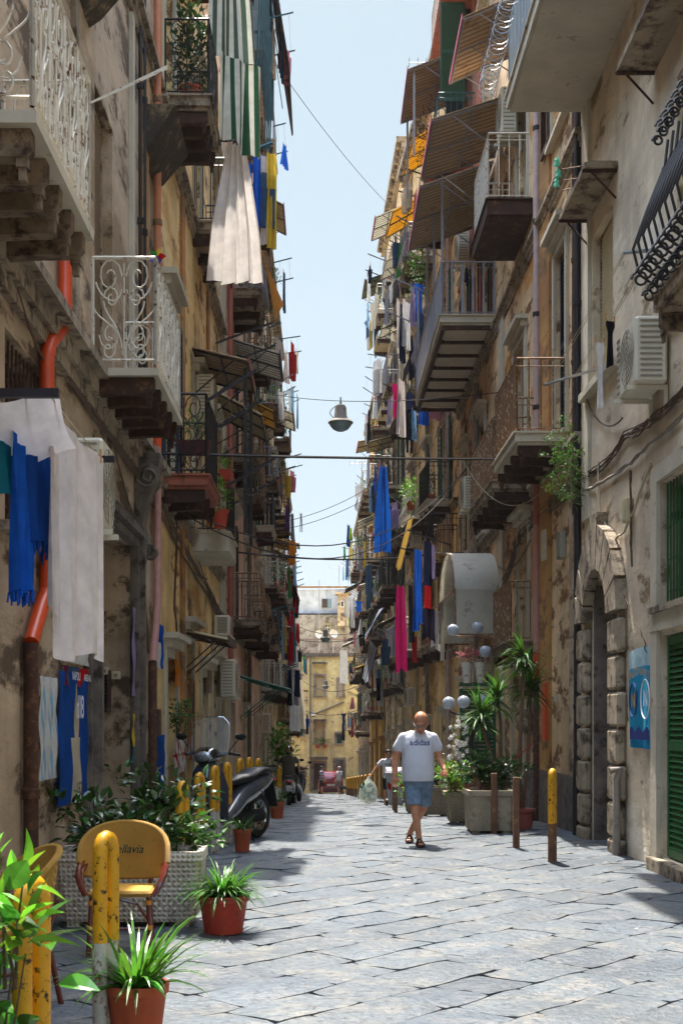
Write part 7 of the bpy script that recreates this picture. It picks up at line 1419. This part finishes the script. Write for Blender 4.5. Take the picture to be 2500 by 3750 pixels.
def scooter(label, c, ang, col, col2, screen=True, seat='#1a1a1c', plate='', stand=True, detail=True, steer=0, sz=1.0):
    c = V(c); M_ = Matrix.Rotation(ang, 3, 'Z'); T = lambda x, y, z: c + M_ @ V((x*sz, y*sz, z*sz)); t = thing('motor_scooter', label, 'scooter', c, 'parked scooters'); bm, dm = col, col2
    wheel(T, (-.70, 0, .295), .295, .13, t); wheel(T, (.72, 0, .30), .30, .11, t)
    def sec(x, z, hw, hh, n=14, ex=2.6, yo=0): return [(x, yo+hw*(abs(cos(a))**(2/ex))*(1 if cos(a) > 0 else -1), z+hh*(abs(sin(a))**(2/ex))*(1 if sin(a) > 0 else -1)) for a in [2*pi*(k+.5)/n for k in range(n)]]
    q = MB(T); q.loft([sec(-1.08, .80, .05, .03), sec(-.98, .76, .11, .07), sec(-.75, .71, .16, .12), sec(-.45, .64, .185, .15), sec(-.15, .55, .19, .14), sec(.05, .42, .19, .12), sec(.25, .32, .18, .07), sec(.4, .32, .17, .06)]); q.build('rear_bodywork', bm, t, smooth=True)
    q = MB(T); q.loft([sec(.34, .34, .20, .06), sec(.42, .48, .24, .12), sec(.47, .66, .27, .17), sec(.50, .84, .22, .14), sec(.52, .98, .12, .07)]); q.build('leg_shield', bm, t, smooth=True)
    q = MB(T); q.loft([sec(.46, .40, .10, .10), sec(.60, .52, .13, .16), sec(.68, .70, .12, .17), sec(.62, .90, .11, .10), sec(.50, 1.02, .08, .05)]); q.build('front_fairing', bm, t, smooth=True)
    q = MB(T); q.loft([sec(.46, .56, .07, .03), sec(.62, .63, .085, .03), sec(.76, .645, .08, .025), sec(.93, .59, .07, .02), sec(1.03, .50, .05, .02)]); q.build('front_mudguard', bm, t, smooth=True)
    q = MB(T); q.loft([sec(-1.05, .86, .08, .02), sec(-.85, .87, .14, .045), sec(-.6, .86, .15, .05), sec(-.42, .80, .15, .05), sec(-.15, .77, .14, .06), sec(.03, .74, .08, .04)]); q.build('seat', mk('seat'+seat, seat, rough=.45, var=.05, bump=.05), t, smooth=True)
    q = MB(T)
    for e in (-1, 1): q.tube([(-.85, e*.13, .84), (-1.08, e*.12, .90), (-1.2, e*.06, .91)], .012, 6)
    q.tube([(-1.2, -.06, .91), (-1.2, .06, .91)], .012, 6); q.build('grab_rail', m_tyre, t, smooth=True)
    q = MB(T); q.limb((.74, 0, .30), (.52, 0, .92), .03, .04); 
    for e in (-1, 1): q.limb((.72, e*.08, .3), (.60, e*.08, .62), .022, .022, 8)
    q.build('fork', m_tyre, t, smooth=True)
    MS = Matrix.Rotation(steer, 3, 'Z'); H = lambda x, y, z: T(*(V((.5, 0, 0)) + MS @ V((x-.5, y, z))))
    q = MB(H); q.loft([sec(.36, 1.07, .10, .05), sec(.44, 1.09, .15, .085), sec(.54, 1.10, .16, .10), sec(.64, 1.08, .13, .085), sec(.68, 1.07, .09, .055)]); q.build('headlight_housing', dm, t, smooth=True)
    q = MB(H); q.sph((.645, 0, 1.078), 1, 16, 10, (.06, .122, .07)); q.build('headlight', m_head, t, smooth=True)
    q = MB(H)
    for e in (-1, 1): q.tube([(.48, e*.08, 1.08), (.42, e*.22, 1.12), (.36, e*.36, 1.10)], .018, 8); q.tube([(.43, e*.24, 1.13), (.45, e*.31, 1.22), (.43, e*.36, 1.28)], .008, 5)
    q.build('handlebar', m_tyre, t, smooth=True)
    for e in (-1, 1): q = MB(H); q.sph((.42, e*.39, 1.32), 1, 14, 8, (.022, .075, .042)); q.build('mirror', m_tyre, t, smooth=True)
    if screen:
        q = MB(H); vs = []
        for j in range(7):
            for i in range(9): u = i/8-.5; v = j/6; wd2 = .52*(1-.3*v**3); vs.append((.60-.20*v-.12*(2*u)**2*.6, u*wd2, 1.10+.46*v))
        q.add(vs, [(j*9+i, j*9+i+1, (j+1)*9+i+1, (j+1)*9+i) for j in range(6) for i in range(8) if not (j == 5 and i in (0, 7))]); q.build('windscreen', mk('windscreen', '#d8e2ea', rough=.04, var=0, bump=0, alpha=.10, spec=.8), t, smooth=True)
        q = MB(H); rim = [vs[9*j] for j in range(6)] + [vs[54+i] for i in range(1, 8)] + [vs[9*j+8] for j in range(5, -1, -1)]; q.tube(rim, .005, 5); q.build('screen_rim', m_chrome, t, smooth=True)
    q = MB(T); q.hexa([(-1.12, -.09, .38), (-1.12, .09, .38), (-1.14, .09, .38), (-1.14, -.09, .38)], [(-1.04, -.07, .72), (-1.04, .07, .72), (-1.06, .07, .72), (-1.06, -.07, .72)]); q.build('rear_mudflap', m_tyre, t)
    q = MB(T); q.sph((-1.08, 0, .74), 1, 12, 8, (.04, .10, .04)); q.build('tail_light', m_tail, t, smooth=True)
    q = MB(T); q.hexa([(-1.16, -.09, .47), (-1.16, .09, .47), (-1.17, .09, .47), (-1.17, -.09, .47)], [(-1.12, -.09, .64), (-1.12, .09, .64), (-1.13, .09, .64), (-1.13, -.09, .64)]); pl = q.build('number_plate', P['white_iron'], t)
    if plate:
        vs, fs = text_mesh(plate, .075); q = MB(T); q.add([(-1.172+.0*x, -x, .525+y) for x, y, z in vs], fs); q.build('plate_number', m_nvy, pl)
    q = MB(T); q.limb((-.35, -.1, .3), (-.78, -.17, .36), .05, .055); q.limb((-.1, 0, .3), (-.6, .12, .3), .09, .08); q.build('exhaust', m_tyre, t, smooth=True)
    if stand: q = MB(T); q.tube([(-.1, .12, .3), (-.2, .25, .01)], .012, 5); q.build('side_stand', m_tyre, t)
    return t, T
hd_ = math.atan2(-.90, -.43); m_sb = mk('scooter_grey', '#3d434c', rough=.22, var=.03, bump=0, coat=1); m_sd = mk('scooter_black', '#0d0d0f', rough=.15, var=0, bump=0, coat=1)
rearw = V((-.97, 17.45, 0)); cc = rearw + V((cos(hd_), sin(hd_), 0))*.70
sc1, ST = scooter('dark grey scooter with windscreen parked between the yellow bollards', (cc.x, cc.y, G(cc.y)), hd_, m_sb, m_sd, steer=.12, sz=1.07)
q = MB(ST)
for e in (-1, 1): q.limb((-.95, e*.11, .77), (-.55, e*.175, .62), .022, .02, 6)
q.build('silver_flash', mk('silver_paint', '#8f9498', rough=.25, var=0, bump=0, metal=.6), sc1, smooth=True)
s2, S2T = scooter('scooter with Naples number plate seen from behind under the helmeted rider', (-1.06, 37.6, G(37.6)), radians(92), mk('scooter_silver', '#8a8c8c', rough=.3, var=.05, bump=0, coat=.6), m_sd, screen=False, plate='CX 72525', stand=False)
s2['label'] = 'silver scooter with number plate seen from behind under the helmeted rider'
scooter('dark scooter parked just beyond the helmeted rider', (-.92, 41.5, G(41.5)), radians(84), mk('scooter_dark', '#22262a', rough=.25, var=0, bump=0, coat=1), m_sd, screen=False)
t, T, hs, hd = figure('motorbike rider seen from behind in olive t-shirt and black helmet', (-1.06, 37.55, G(37.55)-.06), 1.72, radians(180), '#4a4638', '#26241f', seated=True, arms=((-.3, -.42, .72), (.3, -.42, .72)), longp=True)
q = MB(); q.sph(hd(0, .005, .02), 1, 20, 14, (.135, .15, .14)); he = q.build('helmet', m_sd, t, smooth=True); q = MB(); q.tube([hd(-.03, .149, .07), hd(-.03, .152, -.03)], .012, 5); q.tube([hd(.03, .149, .07), hd(.03, .152, -.03)], .012, 5); q.build('helmet_stripe', m_by, he)
# =================== light and camera
el = math.atan2(1, .434); az = math.atan2(-.07, .43)
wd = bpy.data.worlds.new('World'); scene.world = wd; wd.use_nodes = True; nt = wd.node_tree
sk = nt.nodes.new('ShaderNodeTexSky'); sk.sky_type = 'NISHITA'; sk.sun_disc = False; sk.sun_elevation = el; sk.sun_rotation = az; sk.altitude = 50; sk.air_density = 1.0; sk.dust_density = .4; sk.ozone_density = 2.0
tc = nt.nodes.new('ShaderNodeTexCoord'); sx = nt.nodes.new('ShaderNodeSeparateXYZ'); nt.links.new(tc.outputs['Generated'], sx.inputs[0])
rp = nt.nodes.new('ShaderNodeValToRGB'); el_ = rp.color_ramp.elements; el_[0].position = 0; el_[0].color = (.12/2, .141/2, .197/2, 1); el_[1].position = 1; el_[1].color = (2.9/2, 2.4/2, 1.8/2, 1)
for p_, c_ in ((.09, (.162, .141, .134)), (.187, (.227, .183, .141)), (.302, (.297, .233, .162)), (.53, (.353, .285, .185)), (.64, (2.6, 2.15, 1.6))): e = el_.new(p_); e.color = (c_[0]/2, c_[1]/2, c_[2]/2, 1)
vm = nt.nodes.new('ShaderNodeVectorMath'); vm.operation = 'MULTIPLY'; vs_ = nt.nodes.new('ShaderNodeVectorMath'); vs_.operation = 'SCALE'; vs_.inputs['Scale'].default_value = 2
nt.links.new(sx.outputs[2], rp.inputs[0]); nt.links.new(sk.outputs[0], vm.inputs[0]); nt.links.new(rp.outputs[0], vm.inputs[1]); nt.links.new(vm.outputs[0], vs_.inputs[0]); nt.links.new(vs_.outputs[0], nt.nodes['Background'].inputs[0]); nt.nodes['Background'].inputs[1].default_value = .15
sl = bpy.data.lights.new('sun', 'SUN'); sl.energy = 2.05; sl.angle = radians(.5); sl.color = (1, .94, .85)
so = bpy.data.objects.new('sun', sl); COL.objects.link(so); so.rotation_euler = V((.07, -.43, -1)).to_track_quat('-Z', 'Y').to_euler()
cam = bpy.data.cameras.new('camera'); co = bpy.data.objects.new('camera', cam); COL.objects.link(co); scene.camera = co
co.location = (0, 0, CH); co.rotation_euler = (pi/2, 0, 0); cam.sensor_fit = 'VERTICAL'; cam.sensor_height = 36; cam.sensor_width = 24; cam.lens = F/2352*36
cam.shift_x = (784-CX)/2352; cam.shift_y = (CY-1176)/2352; cam.clip_end = 3000; cam.clip_start = .1
cam.dof.use_dof = True; cam.dof.focus_distance = 17; cam.dof.aperture_fstop = 10
scene.view_settings.view_transform = 'Standard'; scene.view_settings.look = 'None'; scene.view_settings.gamma = 1; scene.view_settings.exposure = 2.6
scene.cycles.max_bounces = 8; scene.cycles.diffuse_bounces = 5; scene.cycles.use_denoising = True

hb = MB(); hb.box(-170, 170, -45, 610, -36, 60); hz = hb.build('haze', bpy.data.materials.new('air_haze')); hz['kind'] = 'stuff'; tag(hz, 'thin pale summer haze filling the street', 'haze')
hm = hz.data.materials[0]; hm.use_nodes = True; n_ = hm.node_tree; n_.nodes.clear(); ou = n_.nodes.new('ShaderNodeOutputMaterial'); pv = n_.nodes.new('ShaderNodeVolumePrincipled'); pv.inputs['Color'].default_value = (.9, .94, 1, 1); pv.inputs['Density'].default_value = .00016; pv.inputs['Anisotropy'].default_value = .3; n_.links.new(pv.outputs[0], ou.inputs['Volume'])
